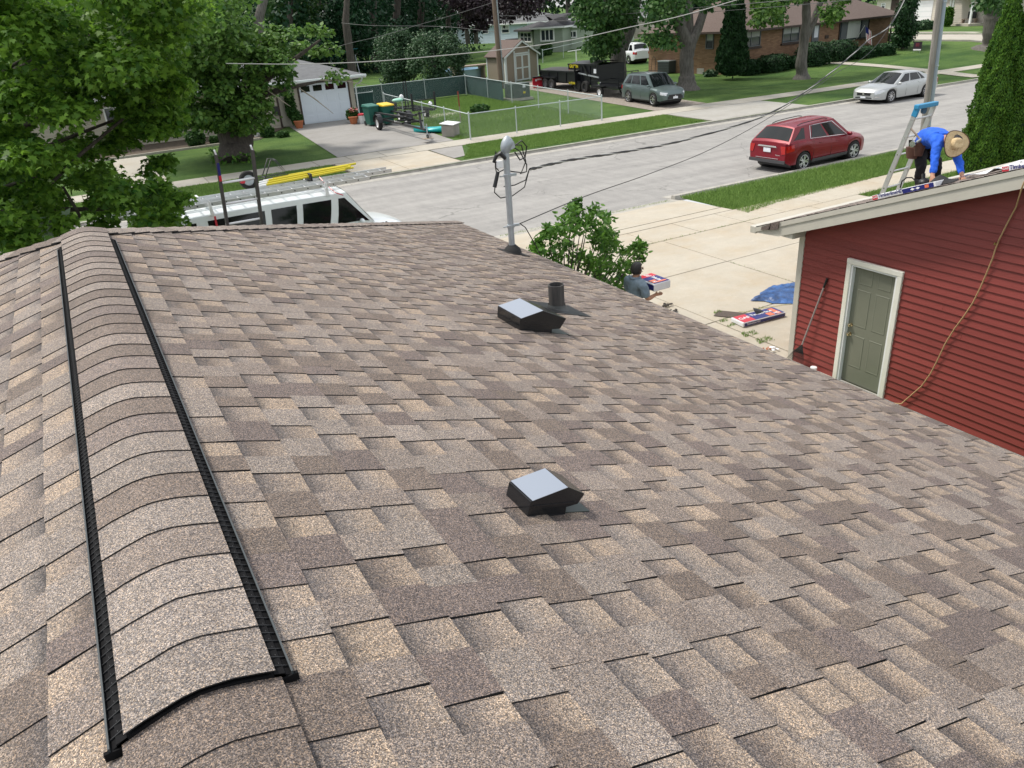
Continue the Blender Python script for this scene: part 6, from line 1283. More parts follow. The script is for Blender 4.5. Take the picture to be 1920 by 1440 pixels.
# --- left house with the white garage door
LA, LB = (-9.0, 44.7), (14.9, 44.7); gl = g(12, 44.7)
lh = thing('house', 'beige sided house with a grey roof and a white garage door across the street', 'house', (14.9, 44.7, gl))
e_ = PY(690,138,44.1); zL = 2.32+gl
gd0, gt = on_wall(LA, LB, 560, 168); gd1, _ = on_wall(LA, LB, 651, 160); gtop = gl+2.08
dd0, _ = on_wall(LA, LB, 531, 240); dd1, _ = on_wall(LA, LB, 552, 236)
wins = [(on_wall(LA, LB, 340, 190)[0], on_wall(LA, LB, 366, 190)[0]), (on_wall(LA, LB, 195, 205)[0], on_wall(LA, LB, 232, 205)[0])]
holes = [(gd0-.08, gd1+.08, gl, gtop+.08), (dd0-.05, dd1+.05, gl, gl+2.1)]+[(a, b, gl+.9, gl+1.95) for a, b in wins]
lapwall(LA, LB, gl-.05, zL-.12, .2, W['beige'], lh, holes=holes)
mb = MB(); mb.box((-9, 44.72, gl-.2), (14.88, 53, zL-.1)); mb.build('wall', W['beige'], lh, world=True)
lapwall((14.9,44.7), (14.9,53), gl-.05, zL-.12, .2, W['beige'], lh)
gdr = rect_on(lh, LA, LB, gd0, gd1, gl+.02, gtop, -.01, mat('white_garage_door', (.66,.73,.80), .4), 'garage_door', .05)
for r in range(4):
    for c in range(4):
        w_ = (gd1-gd0)/4; s0 = gd0+w_*c+.10; s1 = s0+w_-.20; z0 = gl+.08+r*.515; z1 = z0+.38
        if r == 3: o = rect_on(lh, LA, LB, s0, s1, z0+.06, z1-.02, .042, W['darkglass'], 'door_window', .01); 
        else: o = rect_on(lh, LA, LB, s0, s1, z0, z1, .038, gdr.data.materials[0], 'door_panel', .012, .006)
        o.parent = gdr; o.location = -wloc(gdr) if False else (0,0,0); o.location = Vector((0,0,0))
for s0, s1, z0, z1 in ((gd0-.09,gd0,gl,gtop+.09),(gd1,gd1+.09,gl,gtop+.09),(gd0,gd1,gtop,gtop+.09)): rect_on(lh, LA, LB, s0, s1, z0, z1, .0, W['brownframe'], 'door_frame', .06)
rect_on(lh, LA, LB, dd0, dd1, gl+.05, gl+2.05, .0, mat('beige_door', (.36,.34,.29), .6), 'front_door', .04); rect_on(lh, LA, LB, dd0-.09, dd0, gl, gl+2.1, .0, W['brownframe'], 'door_frame', .06)
for a, b in wins: window(lh, LA, LB, a, b, gl+.95, gl+1.9, W['white'], 2, False)
hiproof(lh, [(-9.6,44.1),(15.5,44.1),(15.5,53.6),(-9.6,53.6)], zL, [(-5,48.85),(10.8,48.85)], zL+1.55, W['roofgrey'], fascia=W['white'], fh=.16)
mb = MB(); mb.box((-9.6,43.98,zL-.10),(15.5,44.09,zL+.02)); mb.build('gutter', W['gutter'], lh, world=True, bevel=.02)
mb = MB(); mb.tube([(15.3,44.1,zL-.1),(15.25,44.3,zL-.35),(14.98,44.6,zL-.55),(14.98,44.62,gl+.1)], .045, 8); mb.build('downspout', W['gutter'], lh, world=True)
s_, z_ = on_wall(LA, LB, 517, 207); rect_on(lh, LA, LB, s_-.12, s_+.12, z_-.25, z_+.2, .0, W['black'], 'mailbox', .14, .02)
# --- brick house on the corner lot
WL, WC, WR = P(1216,135), P(1384,141), P(1663,87); zs_ = [on_wall(tuple(WL)[:2],tuple(WC)[:2],1219,61)[1], on_wall(tuple(WL)[:2],tuple(WC)[:2],1380,59)[1], on_wall(tuple(WC)[:2],tuple(WR)[:2],1655,38)[1]]; print('BRICK', WL, WC, WR, zs_); ZB = .12+sum(zs_)/3; bh = thing('house', 'tan brick house with a brown hip roof and dark window frames', 'house', (WC.x, WC.y, g(WC.x, WC.y)))
def wall_quad(parent, A, B, z1, m, zoff=-.3, name='wall'):
    mb = MB(); mb.poly([(A[0],A[1],g(A[0],A[1])+zoff),(B[0],B[1],g(B[0],B[1])+zoff),(B[0],B[1],z1),(A[0],A[1],z1)]); return mb.build(name, m, parent, world=True)
dA = Vector((WC.x-WL.x, WC.y-WL.y)).normalized(); dB_ = Vector((WR.x-WC.x, WR.y-WC.y)).normalized(); nA = Vector((-dA.y, dA.x)); nB = Vector((-dB_.y, dB_.x))
wall_quad(bh, WL, WC, ZB-.1, W['brick']); wall_quad(bh, WC, WR, ZB-.1, W['brick'])
WR2 = (WR.x+nB.x*9, WR.y+nB.y*9); wall_quad(bh, WR, WR2, ZB-.1, W['brick']); WL2 = (WL.x+nA.x*9.5, WL.y+nA.y*9.5); wall_quad(bh, WL2, WL, ZB-.1, W['brick'])
def on2(A, B, px, py): return on_wall((A.x,A.y),(B.x,B.y),px,py)
def winpx(parent, A, B, x0, y0, x1, y1, frame, panes, cross=True, **k):
    s0, z1 = on_wall((A[0],A[1]),(B[0],B[1]),x0,y0); s1, _ = on_wall((A[0],A[1]),(B[0],B[1]),x1,y0); _, z0 = on_wall((A[0],A[1]),(B[0],B[1]),(x0+x1)/2,y1); return window(parent, A, B, s0, s1, z0, z1, frame, panes, cross, **k), (s0, s1, z0, z1)
W['dframe'] = mat('slate_frame', (.10,.11,.12), .5)
winpx(bh, WL, WC, 1326,63,1338,90, W['dframe'], 1); winpx(bh, WL, WC, 1242,64,1254,90, W['dframe'], 1); rect_on(bh, WL, WC, *[on2(WL,WC,x,133)[0] for x in (1307,1320)], on2(WL,WC,1312,139)[1], on2(WL,WC,1312,128)[1], .0, W['kerb'], 'basement_vent', .03)
for (x0,y0,x1,y1,p) in ((1392,56,1425,86,2),(1469,50,1498,77,2)): 
    _, (s0,s1,z0,z1) = winpx(bh, WC, WR, x0,y0,x1,y1, W['dframe'], p); rect_on(bh, WC, WR, s0-.2, s1+.2, z0-.22, z0-.1, .0, W['brownframe'], 'sill', .12)
_, (s0,s1,z0,z1) = winpx(bh, WC, WR, 1576,37,1629,73, W['brownframe'], 1, False, curtain=False)
rect_on(bh, WC, WR, s0+.2, s0+(s1-s0)*.24, z0, z1, .03, W['dframe'], 'side_pane', .03); rect_on(bh, WC, WR, s0+(s1-s0)*.26, s0+(s1-s0)*.70, z0+.1, z1-.05, .03, W['curtain'], 'curtain', .03); rect_on(bh, WC, WR, s0+(s1-s0)*.76, s1-.1, z0+.05, z1, .03, W['dframe'], 'side_pane', .03)
s0, zt = on2(WC, WR, 1524, 42); s1, _ = on2(WC, WR, 1537, 42); rect_on(bh, WC, WR, s0, s1, 1.0, zt, .0, W['dframe'], 'front_door', .05); rect_on(bh, WC, WR, s0+.25, s1-.15, zt-1.1, zt-.25, .05, W['plate'], 'door_window', .01); s_, z_ = on2(WC, WR, 1550, 69); rect_on(bh, WC, WR, s_-.25, s_+.2, z_-.12, z_+.12, .0, W['brownframe'], 'mail_slot', .06)
def off_(P_, d, k, n, m): return (P_.x+d.x*k+n.x*m, P_.y+d.y*k+n.y*m)
hiproof(bh, [off_(WC,dB_,-1.0,nB,-.55), off_(WR,dB_,1.0,nB,-.55), off_(WR,dB_,1.0,nB,9.6), off_(WC,dB_,-1.0,nB,9.6)], ZB, [off_(WC,dB_,3.0,nB,4.5), off_(WR,dB_,-2.6,nB,4.5)], ZB+2.1, W['roofbrown'], fascia=W['brownframe'], fh=.14)
hiproof(bh, [off_(WL,dA,-.6,nA,-.55), off_(WC,dA,.30,nA,-.55), off_(WC,dA,.30,nA,10.4), off_(WL,dA,-.6,nA,10.4)], ZB-.005, [off_(WL,dA,3.6,nA,4.9), off_(WC,dB_,3.0,nB,4.5)], ZB+2.1, W['roofbrown'], fascia=W['brownframe'], fh=.14)
mb = MB(); c_ = Vector((WR.x, WR.y, 0)); mb.tube([(off_(WR,dB_,.9,nB,-.5)[0], off_(WR,dB_,.9,nB,-.5)[1], ZB-.15),(off_(WR,dB_,.6,nB,-.3)[0], off_(WR,dB_,.6,nB,-.3)[1], ZB-.45),(off_(WR,dB_,.1,nB,-.08)[0], off_(WR,dB_,.1,nB,-.08)[1], ZB-.55),(off_(WR,dB_,.08,nB,-.08)[0], off_(WR,dB_,.08,nB,-.08)[1], .5)], .06, 7); mb.build('downspout', W['brownframe'], bh, world=True)
mb = MB(); mb.box((0,0,0),(1,1,1)); q = P(1247,137.5); ac = thing('air_conditioner', 'dark square air conditioning unit against the brick wall', 'air conditioner', (q.x+.1, q.y, g(q.x,q.y)), math.atan2(dA.y, dA.x)); MB().box((-.5,-.45,.05),(.7,.45,.90)).build('casing', mat('dark_grey_metal', (.05,.06,.065), .5), ac, bevel=.04); MB().box((-.52,-.47,.90),(.72,.47,.96)).build('top_cover', W['galv'], ac)
for k in range(6): MB().box((-.51,-.462,.14+k*.12),(.71,-.452,.18+k*.12)).build('slat', W['black'], ac)
q = P(1229,137); ht = thing('hand_truck', 'dark hand truck leaning on the left end of the brick wall', 'hand truck', (q.x-.3, q.y-.3, g(q.x,q.y))); MB().tube([(0,0,0),(.1,.05,1.1),(.1,.30,1.25),(.1,.50,1.1),(0,.50,0)], .02, 6).build('frame', W['black'], ht, smooth=60)
q1_ = on_wall(tuple(WC)[:2], tuple(WR)[:2], 1606, 62); fd = off_(WC, dB_, q1_[0], nB, -.9); fl = thing('flag', 'striped flag on an angled pole in front of the brick house picture window', 'flag', (fd[0], fd[1], 1.2)); zf = q1_[1]
MB().tube([(0,.9,.5),(-.35,0,zf-1.2+.55)], .02, 6).build('pole', W['white'], fl)
for k in range(7):
    mb = MB(); a0_ = Vector((-.25+.11*k, 0, zf-1.2+.45-.05*k)); mb.poly([a0_, a0_+Vector((.11,0,-.05)), a0_+Vector((.45,0,-1.15)), a0_+Vector((.34,0,-1.10))]); mb.build('stripe', W['redprint'] if k % 2 else W['white'], fl)
MB().poly([(-.27,-.012,zf-1.2+.48),(.14,-.012,zf-1.2+.30),(.30,-.012,zf-1.2-.16),(-.12,-.012,zf-1.2+.02)]).build('canton', W['navy'], fl)
q = P(1718.5,99); sg_ = thing('yard_sign', 'small dark yard sign standing on the lawn beyond the silver car', 'sign', (q.x, q.y, g(q.x,q.y))); MB().box((0,-.35,.15),(.03,.35,.80)).build('board', mat('dark_sign', (.03,.02,.03), .5), sg_); MB().box((-.008,-.33,.17),(-.001,.33,.27)).build('white_band', W['white'], sg_); text('FOR SALE' if False else '83', 'lettering', mat('dull_red', (.20,.03,.05), .6), sg_, wloc(sg_)+Vector((-.012,.16,.40)), (0,-1,0), (0,0,1), .32, .01)
for y in (-.25,.25): MB().tube([(.015,y,-.05),(.015,y,.2)], .01, 5).build('stake', W['galv'], sg_)
# --- generic far houses
def farhouse(label, A, B, depth, h, m, roofm, pitch=.33, step=.22, ov=.4, hip=True, fas=W['white']):
    A = Vector((A.x, A.y)); B = Vector((B.x, B.y)); z0 = (g(A.x,A.y)+g(B.x,B.y))/2; d = (B-A).normalized(); n = Vector((-d.y, d.x)); L = (B-A).length
    o = thing('house', label, 'house', (A.x, A.y, z0)); C_, D_ = B+n*depth, A+n*depth
    mb = MB(); mb.poly([(B.x,B.y,z0-.4),(C_.x,C_.y,z0-.4),(C_.x,C_.y,z0+h),(B.x,B.y,z0+h)]); mb.poly([(D_.x,D_.y,z0-.4),(A.x,A.y,z0-.4),(A.x,A.y,z0+h),(D_.x,D_.y,z0+h)]); mb.poly([(A.x,A.y,z0-.4),(B.x,B.y,z0-.4),(B.x,B.y,z0+h),(A.x,A.y,z0+h)]); mb.build('wall', m, o, world=True)
    lapwall(A, B, z0, z0+h, step, m, o, off=.01); lapwall(D_, A, z0, z0+h, step, m, o, off=.01)
    e = [A-d*ov-n*ov, B+d*ov-n*ov, B+d*ov+n*(depth+ov), A-d*ov+n*(depth+ov)]; k = depth/2 if hip else -ov
    hiproof(o, e, z0+h, [A+d*k+n*depth/2, B-d*k+n*depth/2], z0+h+pitch*(depth/2+ov), roofm, fascia=fas, fh=.18); return o, A, B, z0
o, A, B, z0 = farhouse('pale blue sided house with a grey roof beyond the utility pole', P(832,83), P(990,80), 9, 2.6, W['paleblue'], W['roofgrey'])
for x0, x1, y0, y1 in ((833,839,54,62),(851,856,55,62),(881,884,54,66),(941,954,49,61),(905,915,53,62)): winpx(o, (A.x,A.y), (B.x,B.y), x0,y0,x1,y1, W['white'], 1, fw=.10)
o, A, B, z0 = farhouse('sage green house with a white framed bay window behind the shed', P(1003,100), P(1056,97), 7, 2.75, W['sage'], W['roofdark'], fas=W['white'])
winpx(o, (A.x,A.y), (B.x,B.y), 1015,57,1037,75, W['white'], 3, False, fw=.16, curtain=False)
Ap, Bp = P(973,97), P(1001,99.5); 
o, A, B, z0 = farhouse('small sage green porch with three white framed windows beside the black grill', Ap, Bp, 4, 2.5, W['sage'], W['roofdark'], fas=W['roofdark'])
winpx(o, (A.x,A.y), (B.x,B.y), 976,62,996,77, W['white'], 3, True, fw=.14, curtain=False)
o, A, B, z0 = farhouse('light sage green house wing right of the bay window', P(1058,93), P(1150,88), 8, 2.5, W['ltsage'], W['roofdark'])
winpx(o, (A.x,A.y), (B.x,B.y), 1068,60,1080,69, W['white'], 2, False, fw=.14, curtain=False)
o, A, B, z0 = farhouse('grey house glimpsed between the two big trunks left of the brick house', P(1170,74), P(1216,72), 8, 2.6, W['greige'], W['roofgrey'])
o, A, B, z0 = farhouse('grey roofed house half hidden by the dark trees left of the blue house', P(735,66), P(790,66), 9, 2.5, W['greige'], W['roofgrey'])
# cross street houses on the far right
o, A, B, z0 = farhouse('cream house with a white garage door beyond the cross street', P(1640,43), P(1757,41), 9, 2.9, mat('cream_siding', (.62,.58,.50), .7), W['roofgrey'])
s0, zt = on_wall(A, B, 1700, 8); s1, _ = on_wall(A, B, 1750, 8); rect_on(o, A, B, s0, s1, z0, z0+2.3, .03, W['white'], 'garage_door', .04)
for k in range(1,4): rect_on(o, A, B, s0, s1, z0+k*.57-.02, z0+k*.57+.02, .068, W['gutter'], 'door_rib', .01)
winpx(o, (A.x,A.y), (B.x,B.y), 1654,7,1660,15, W['white'], 1); s0, _ = on_wall(A, B, 1677, 8); rect_on(o, A, B, s0-.4, s0+.6, z0, z0+2.7, .03, W['brownframe'], 'recess_shade_board', .05)  # raised dark board, its colour standing for the shade of a recess
o, A, B, z0 = farhouse('beige house with a white posted front porch beyond the cross street', P(1760,44), P(1900,49), 9, 2.9, W['greige'], W['roofgrey'])
winpx(o, (A.x,A.y), (B.x,B.y), 1823,6,1833,19, W['white'], 1, True, fw=.14)
d = (B-A).normalized(); n = Vector((d.y, -d.x))
for px in (1804,1809,1846):
    s_, _ = on_wall(A, B, px, 40); p_ = A+d*s_+n*1.6; MB().box((p_.x-.09,p_.y-.09,z0),(p_.x+.09,p_.y+.09,z0+2.8)).build('porch_post', W['white'], o, world=True)
s_, _ = on_wall(A, B, 1802, 44); s2, _ = on_wall(A, B, 1848, 44); rect_on(o, A, B, s_-.3, s2+.3, z0-.1, z0+.22, .03, W['walk'], 'porch_floor', 2.0); rect_on(o, A, B, s_-.6, s2+.6, z0+2.75, z0+2.9, .03, W['white'], 'porch_roof', 2.2)
sb, _ = on_wall(A, B, 1829, 40); pb = A+d*sb+n*.7; bn = thing('porch_bench', 'dark bench with a planter standing on the far porch', 'bench', (pb.x, pb.y, z0+.22)); MB().box((-.2,-.8,.35),(.3,.8,.42)).build('seat', W['wood'], bn); MB().box((-.2,-.75,0),(.25,-.65,.35)).build('leg', W['wood'], bn); MB().box((-.2,.65,0),(.25,.75,.35)).build('leg', W['wood'], bn); MB().box((.22,-.5,.42),(.30,.4,1.1)).build('backrest', W['black'], bn)
# --- shed
a_, b_, c_ = P(950,157), P(1010,147), P(908,154); gz = g(a_.x, a_.y); sh = thing('garden_shed', 'tan garden shed with white trim and white framed double doors', 'shed', (a_.x, a_.y, gz)); W['shedtan'] = mat('tan_panel', (.265,.225,.175), .75, var=.05, stretch=(20,20,.5)); hs = 1.85; hr = 2.75
D_ = (a_.x-.1, a_.y+2.7); E__ = (b_.x-.1, b_.y+2.7)
mb = MB(); m_ = (a_+b_)/2
mb.poly([(a_.x,a_.y,gz),(b_.x,b_.y,gz),(b_.x,b_.y,gz+hs),(m_.x,m_.y,gz+hr-.15),(a_.x,a_.y,gz+hs)]); mb.poly([(D_[0],D_[1],gz),(a_.x,a_.y,gz),(a_.x,a_.y,gz+hs),(D_[0],D_[1],gz+hs)]); mb.poly([(b_.x,b_.y,gz),(E__[0],E__[1],gz),(E__[0],E__[1],gz+hs),(b_.x,b_.y,gz+hs)]); mb.poly([(E__[0],E__[1],gz),(D_[0],D_[1],gz),(D_[0],D_[1],gz+hs),(m_.x-.1,m_.y+2.7,gz+hr-.15),(E__[0],E__[1],gz+hs)]); mb.build('wall', W['shedtan'], sh, world=True)
mr = Vector((m_.x-.1, m_.y+2.9, gz+hr)); mf = Vector((m_.x, m_.y-.12, gz+hr)); aL = Vector((a_.x-.15, a_.y-.12, gz+hs-.12)); aR = Vector((b_.x+.15, b_.y-.12, gz+hs-.12)); bL = Vector((D_[0]-.15, D_[1]+.1, gz+hs-.12)); bR = Vector((E__[0]+.15, E__[1]+.1, gz+hs-.12))
mb = MB(); mb.prism([aL, mf, mr, bL], (0,0,.06)); mb.prism([mf, aR, bR, mr], (0,0,.06)); mb.build('roof', W['roofbrown'], sh, world=True)
for p, q in ((aL, mf), (mf, aR)): MB().bar(p+Vector((0,-.03,-.05)), q+Vector((0,-.03,-.05)), .03, .11).build('rake_trim', W['gutter'], sh, world=True)
Ls = Vector((b_.x-a_.x, b_.y-a_.y)).length; AA, BB = (a_.x,a_.y), (b_.x,b_.y)
for s0, s1, z0_, z1_ in ((0,.12,0,hs),(Ls-.12,Ls,0,hs),(Ls*.25,Ls*.29,0,hs+.25),(Ls*.70,Ls*.74,0,hs+.25),(Ls*.25,Ls*.74,hs-.0,hs+.10)): rect_on(sh, AA, BB, s0, s1, gz+z0_, gz+z1_, .0, W['gutter'], 'trim_board', .03)
rect_on(sh, D_, AA, 0, .12, gz, gz+hs, .0, W['gutter'], 'trim_board', .03); rect_on(sh, D_, AA, 2.55, 2.7, gz, gz+hs, .0, W['gutter'], 'trim_board', .03)
for k in range(2):
    s0 = Ls*.29+k*(Ls*.205); s1 = s0+Ls*.205; dl = rect_on(sh, AA, BB, s0+.01, s1-.01, gz+.06, gz+hs-.02, .005, W['shedtan'], 'door', .02)
    for (u0,u1,v0,v1) in ((s0+.01,s0+.09,.06,hs-.02),(s1-.09,s1-.01,.06,hs-.02),(s0+.09,s1-.09,hs-.12,hs-.02),(s0+.09,s1-.09,.06,.16),(s0+.09,s1-.09,.88,.97)): q = rect_on(sh, AA, BB, u0, u1, gz+v0, gz+v1, .027, W['gutter'], 'door_rail', .02); q.parent = dl; q.location = (0,0,0)
mb = MB(); 
# --- chain link fence with a green screen
def fence(label, pts, h, screen=(), posts=2.9, mesh=True, nm='chain_link_fence'):
    o = thing(nm, label, 'fence', (pts[0][0], pts[0][1], g(*pts[0]))); wires = MB()
    for i in range(len(pts)-1):
        A = Vector(pts[i]); B = Vector(pts[i+1]); L = (B-A).length; d = (B-A)/L; n = max(1, round(L/posts))
        for k in range(n+(1 if i == len(pts)-2 else 0)):
            p = A+d*(L*k/n); z = g(p.x, p.y); r = .036 if k == 0 else .026; mb = MB(); mb.tube([(p.x,p.y,z-.1),(p.x,p.y,z+h+.04)], r, 8); mb.sphere((p.x,p.y,z+h+.06), r*1.2, 7, 4); mb.build('post', W['galv2'], o, world=True, smooth=50)
        mb = MB(); mb.tube([(p.x, p.y, g(p.x,p.y)+h) for p in [A+d*(L*k/8) for k in range(9)]], .022, 7); mb.build('top_rail', W['galv2'], o, world=True, smooth=60)
        if i in screen:
            s0, s1 = screen[i]; s1 = min(s1, L); N = 30; mb = MB(); nn = Vector((d.y,-d.x)); vs = []
            for k in range(N+1):
                p = A+d*(s0+(s1-s0)*k/N)
                for j in range(4): q = p+nn*(.05+.018*math.sin(k*1.7+j*2)); vs.append((q.x, q.y, g(q.x,q.y)+.04+(h-.06)*j/3))
            mb.add(vs, [(k*4+j, k*4+4+j, k*4+5+j, k*4+1+j) for k in range(N) for j in range(3)]); mb.build('privacy_screen', W['screen'], o, world=True, smooth=60)
        if mesh:
            s = -h; st = .062; hh = h-.03; w_ = .0021; nn = Vector((d.y, -d.x))
            while s < L:
                for dirn in (1, -1):
                    a0, a1 = (s, s+hh) if dirn > 0 else (s+hh, s); z0_, z1_ = 0.0, hh
                    for lim in (0, L):
                        pass
                    ta, tb = 0.0, 1.0; da = a1-a0
                    for lo_hi in (0, L):
                        t_ = (lo_hi-a0)/da
                        if (lo_hi == 0) == (da > 0): ta = max(ta, t_)
                        else: tb = min(tb, t_)
                    if tb > ta+.01:
                        p = A+d*(a0+da*ta); q = A+d*(a0+da*tb); zp, zq = g(p.x,p.y)+.03+hh*ta, g(q.x,q.y)+.03+hh*tb; o3_ = d*w_
                        wires.add([(p.x-o3_.x,p.y-o3_.y,zp),(p.x+o3_.x,p.y+o3_.y,zp),(q.x+o3_.x,q.y+o3_.y,zq),(q.x-o3_.x,q.y-o3_.y,zq)], [(0,1,2,3)])
                s += st*1.41
    if mesh: tag(wires.build('wire_mesh', W['galv2'], o, world=True), kind='stuff')
    return o
W['galv2'] = mat('zinc_coated_fence', (.50,.56,.56), .45, metal=.35)
fn = P(878,262); fr = P(1134,228); fy = (fn.y+fr.y)/2; FX0, FX1, FYB = fn.x, fr.x, 49.0
fence('silver chain link fence with green privacy cloth along its back', [(FX0, 44.4), (FX0, fy), (FX1, fy), (FX1, FYB), (15.2, FYB)], 1.18, {4: (0, 99), 3: (FYB-fy-4.6, 99)} if False else {3: (0, 99), 2: (FYB-fy-5.0, 99)})
fence('short chain link fence run behind the wheeled bins', [(15.2, 46.2), (FX0, 46.2)], 1.15, {0: (0, 99)}, posts=3)
q0, q1 = P(1018,118), P(1125,92); fence('thin chain link fence in the yard behind the dump trailers', [(q0.x, q0.y), (q1.x, q1.y)], 1.2, {}, posts=4, mesh=False)
W['wirew'] = mat('weathered_aluminium_cable', (.42,.42,.40), .5); W['wireg'] = mat('grey_cable', (.16,.16,.16), .6)
# --- utility cabinet, poles, wires
q = P(945,191); cb_ = thing('transformer_box', 'dark green utility cabinet on a concrete pad behind the chain link fence', 'utility box', (q.x+1.1, q.y+.2, g(q.x,q.y))); MB().box((-.75,-.65,0),(.75,.65,.14)).build('pad', W['kerb'], cb_); MB().box((-.62,-.5,.14),(.62,.5,.98)).build('cabinet', mat('olive_cabinet', (.055,.08,.07), .5), cb_, bevel=.03); MB().box((.10,-.515,.72),(.30,-.505,.86)).build('label_plate', W['plate'], cb_); MB().box((.12,-.515,.38),(.28,-.505,.50)).build('warning_label', W['yellow'], cb_)
q = P(940,166); up = thing('utility_pole', 'brown wooden utility pole with a grey conduit beside the tan shed', 'utility pole', (q.x, q.y, g(q.x,q.y))); tp_ = PY(926,0,q.y)-Vector((q.x,q.y,g(q.x,q.y))); dr_ = tp_.normalized(); MB().tube([Vector((0,0,-.3)), dr_*9.5], [.17,.12], 12).build('shaft', W['poleb'] if 'poleb' in W else mat('brown_pole', (.13,.085,.06), .9, col2=(.24,.19,.15), vscale=4, stretch=(4,4,.3)), up, smooth=60)
MB().tube([Vector((.19,-.10,0)), dr_*7.5+Vector((.15,-.08,0))], .055, 8).build('conduit', W['galv'], up, smooth=60)
uptop = Vector((q.x,q.y,g(q.x,q.y)))+dr_*8.6
hb = P(1722,309); rp2 = thing('utility_pole', 'tall grey utility pole with a metal conduit behind the ladder', 'utility pole', (hb.x, 17.0, LOT)); rb = PY(1733,262,17.0); ho_ = Vector((hb.x,17.0,LOT)); 
pa, pb_ = PY(1738,190,17.0), PY(1762,0,17.0); dz_ = (pb_-pa).normalized(); base = pa-dz_*((pa.z-LOT)/dz_.z); rp2.location = base; top_ = dz_*13
MB().tube([Vector((0,0,-.02)), top_], [.100,.078], 14).build('shaft', mat('grey_pole', (.19,.175,.155), .9, col2=(.34,.32,.29), vscale=4, stretch=(4,4,.25), bump=.4), rp2, smooth=60); MB().tube([Vector((.165,-.05,.0)), top_*.8+Vector((.13,-.05,0))], .080, 12).build('conduit', mat('blue_grey_conduit', (.34,.40,.47), .5, metal=.3), rp2, smooth=60)
for k_ in range(3): c_ = dz_*(1.0+k_*1.9); MB().lathe([(.087,-.03),(.092,0),(.087,.03)], c=tuple(c_+Vector((.160-.003*k_,-.05,0))), n=12).build('conduit_clamp', W['galv'], rp2)
mast = Vector((mx_, my_, mz))
def cable(label, pts, r, m, twist=0, group=None, cat='cable', n=80):
    pts = [Vector(p) for p in pts]; mb = MB(); P_ = []
    seg = len(pts)-1
    for i in range(n+1):
        u = i/n*seg; k = min(seg-1, int(u)); f = u-k; p0 = pts[max(0,k-1)]; p1 = pts[k]; p2 = pts[k+1]; p3 = pts[min(seg,k+2)]
        P_.append(.5*((2*p1)+(p2-p0)*f+(2*p0-5*p1+4*p2-p3)*f*f+(3*p1-p0-3*p2+p3)*f**3))
    if twist:
        for ci, ph in enumerate((0, 2.1, 4.2)): mb.tube([p+Vector((0, math.cos(i*twist+ph)*r*.9, math.sin(i*twist+ph)*r*.9)) for i, p in enumerate(P_)], r*(.8 if ci == 2 else 1), 5, mi=1 if ci == 2 else 0)
    else: mb.tube(P_, r, 5)
    o = thing('overhead_cable', label, cat, P_[0], 0, group); q = mb.build('wire', [m, W['wirew']], o, world=True, smooth=60); 
    if twist: q['kind'] = 'stuff'
    return o
W['wirew'] = mat('weathered_aluminium_cable', (.42,.42,.40), .5); W['wireg'] = mat('grey_cable', (.16,.16,.16), .6)
ptop = wloc(rp2)+dz_*8.2
def along(px, py, f, a=mast, b=None):
    """point on the sight line at the share f of the way between two ends, measured in plan along Y"""
    b = b or ptop; Y = a.y+(b.y-a.y)*f; return PY(px, py, Y)
cable('black twisted service cable running from the roof mast over the street', [mast+Vector((.31,0,.955))]+[along(x,y,f) for x,y,f in ((1070,300,.12),(1180,283,.24),(1290,261,.36),(1440,214,.52),(1540,150,.66),(1625,78,.80),(1690,12,.92))]+[ptop+Vector((0,0,.6))], .011, W['wire'], twist=.75, n=150)
cable('thin black cable running from the lower mast clamp up to the grey pole', [mast+Vector((.13,0,.34))]+[along(x,y,f) for x,y,f in ((1100,367,.14),(1220,325,.27),(1330,281,.38),(1440,222,.50),(1560,142,.66),(1660,62,.82))]+[ptop+Vector((0,0,-.5))], .0065, W['wire'])
mb = MB(); mb.tube([mast+Vector((.13,0,.34)), mast+Vector((.20,0,.28)), mast+Vector((.36,.05,.02)), Vector((ex+.1, 8.15, ze-.15)), Vector((ex+.25, 8.3, 1.9)), Vector((ex+.3, 8.3, .8))], .0065, 5); dc = thing('drop_cable', 'black cable dropping from the mast clamp past the eave into the leafy shrub', 'cable', mast+Vector((.13,0,.34))); mb.build('wire', W['wire'], dc, world=True, smooth=60)
def sky_line(label, px, r, m, Ya, Yb, **k):
    n = len(px)-1; return cable(label, [PY(x, y, Ya+(Yb-Ya)*i/n) for i, (x, y) in enumerate(px)], r, m, **k)
sky_line('pale cable crossing the whole view from the left trees to the top right', [(424,119),(560,120),(700,115),(840,103),(940,93),(1060,77),(1180,51),(1260,34),(1330,15),(1420,-12)], .016, W['wirew'], 33, 24)
sky_line('upper of two grey wires from the wooden pole past the brick house', [(931,29),(1020,31),(1100,30),(1200,24),(1300,15),(1400,7),(1500,-2)], .014, W['wireg'], 50, 30)
sky_line('lower of two grey wires from the wooden pole past the brick house', [(931,37),(1020,39),(1100,38),(1200,34),(1300,25),(1400,17),(1500,9),(1620,-3)], .014, W['wireg'], 50, 30)
sky_line('dark wire from the wooden pole into the woods on the left', [(927,60),(860,52),(800,49),(700,48),(640,43)], .014, W['wireg'], 51, 60)
sky_line('thin wire rising through the dark trees left of the wooden pole', [(612,93),(660,80),(720,66),(780,48),(860,25),(926,4)], .014, W['wireg'], 56, 51)
q = P(1082,135); MB_ = MB(); cp = thing('white_post', 'white post with a crossbar standing in the yard behind the trailers', 'post', (q.x, q.y, g(q.x,q.y))); MB().tube([(0,0,0),(-.06,0,1.75)], .05, 8).build('post', W['white'], cp); MB().tube([(-.9,0,1.72),(.7,0,1.78)], .035, 6).build('crossbar', W['white'], cp)
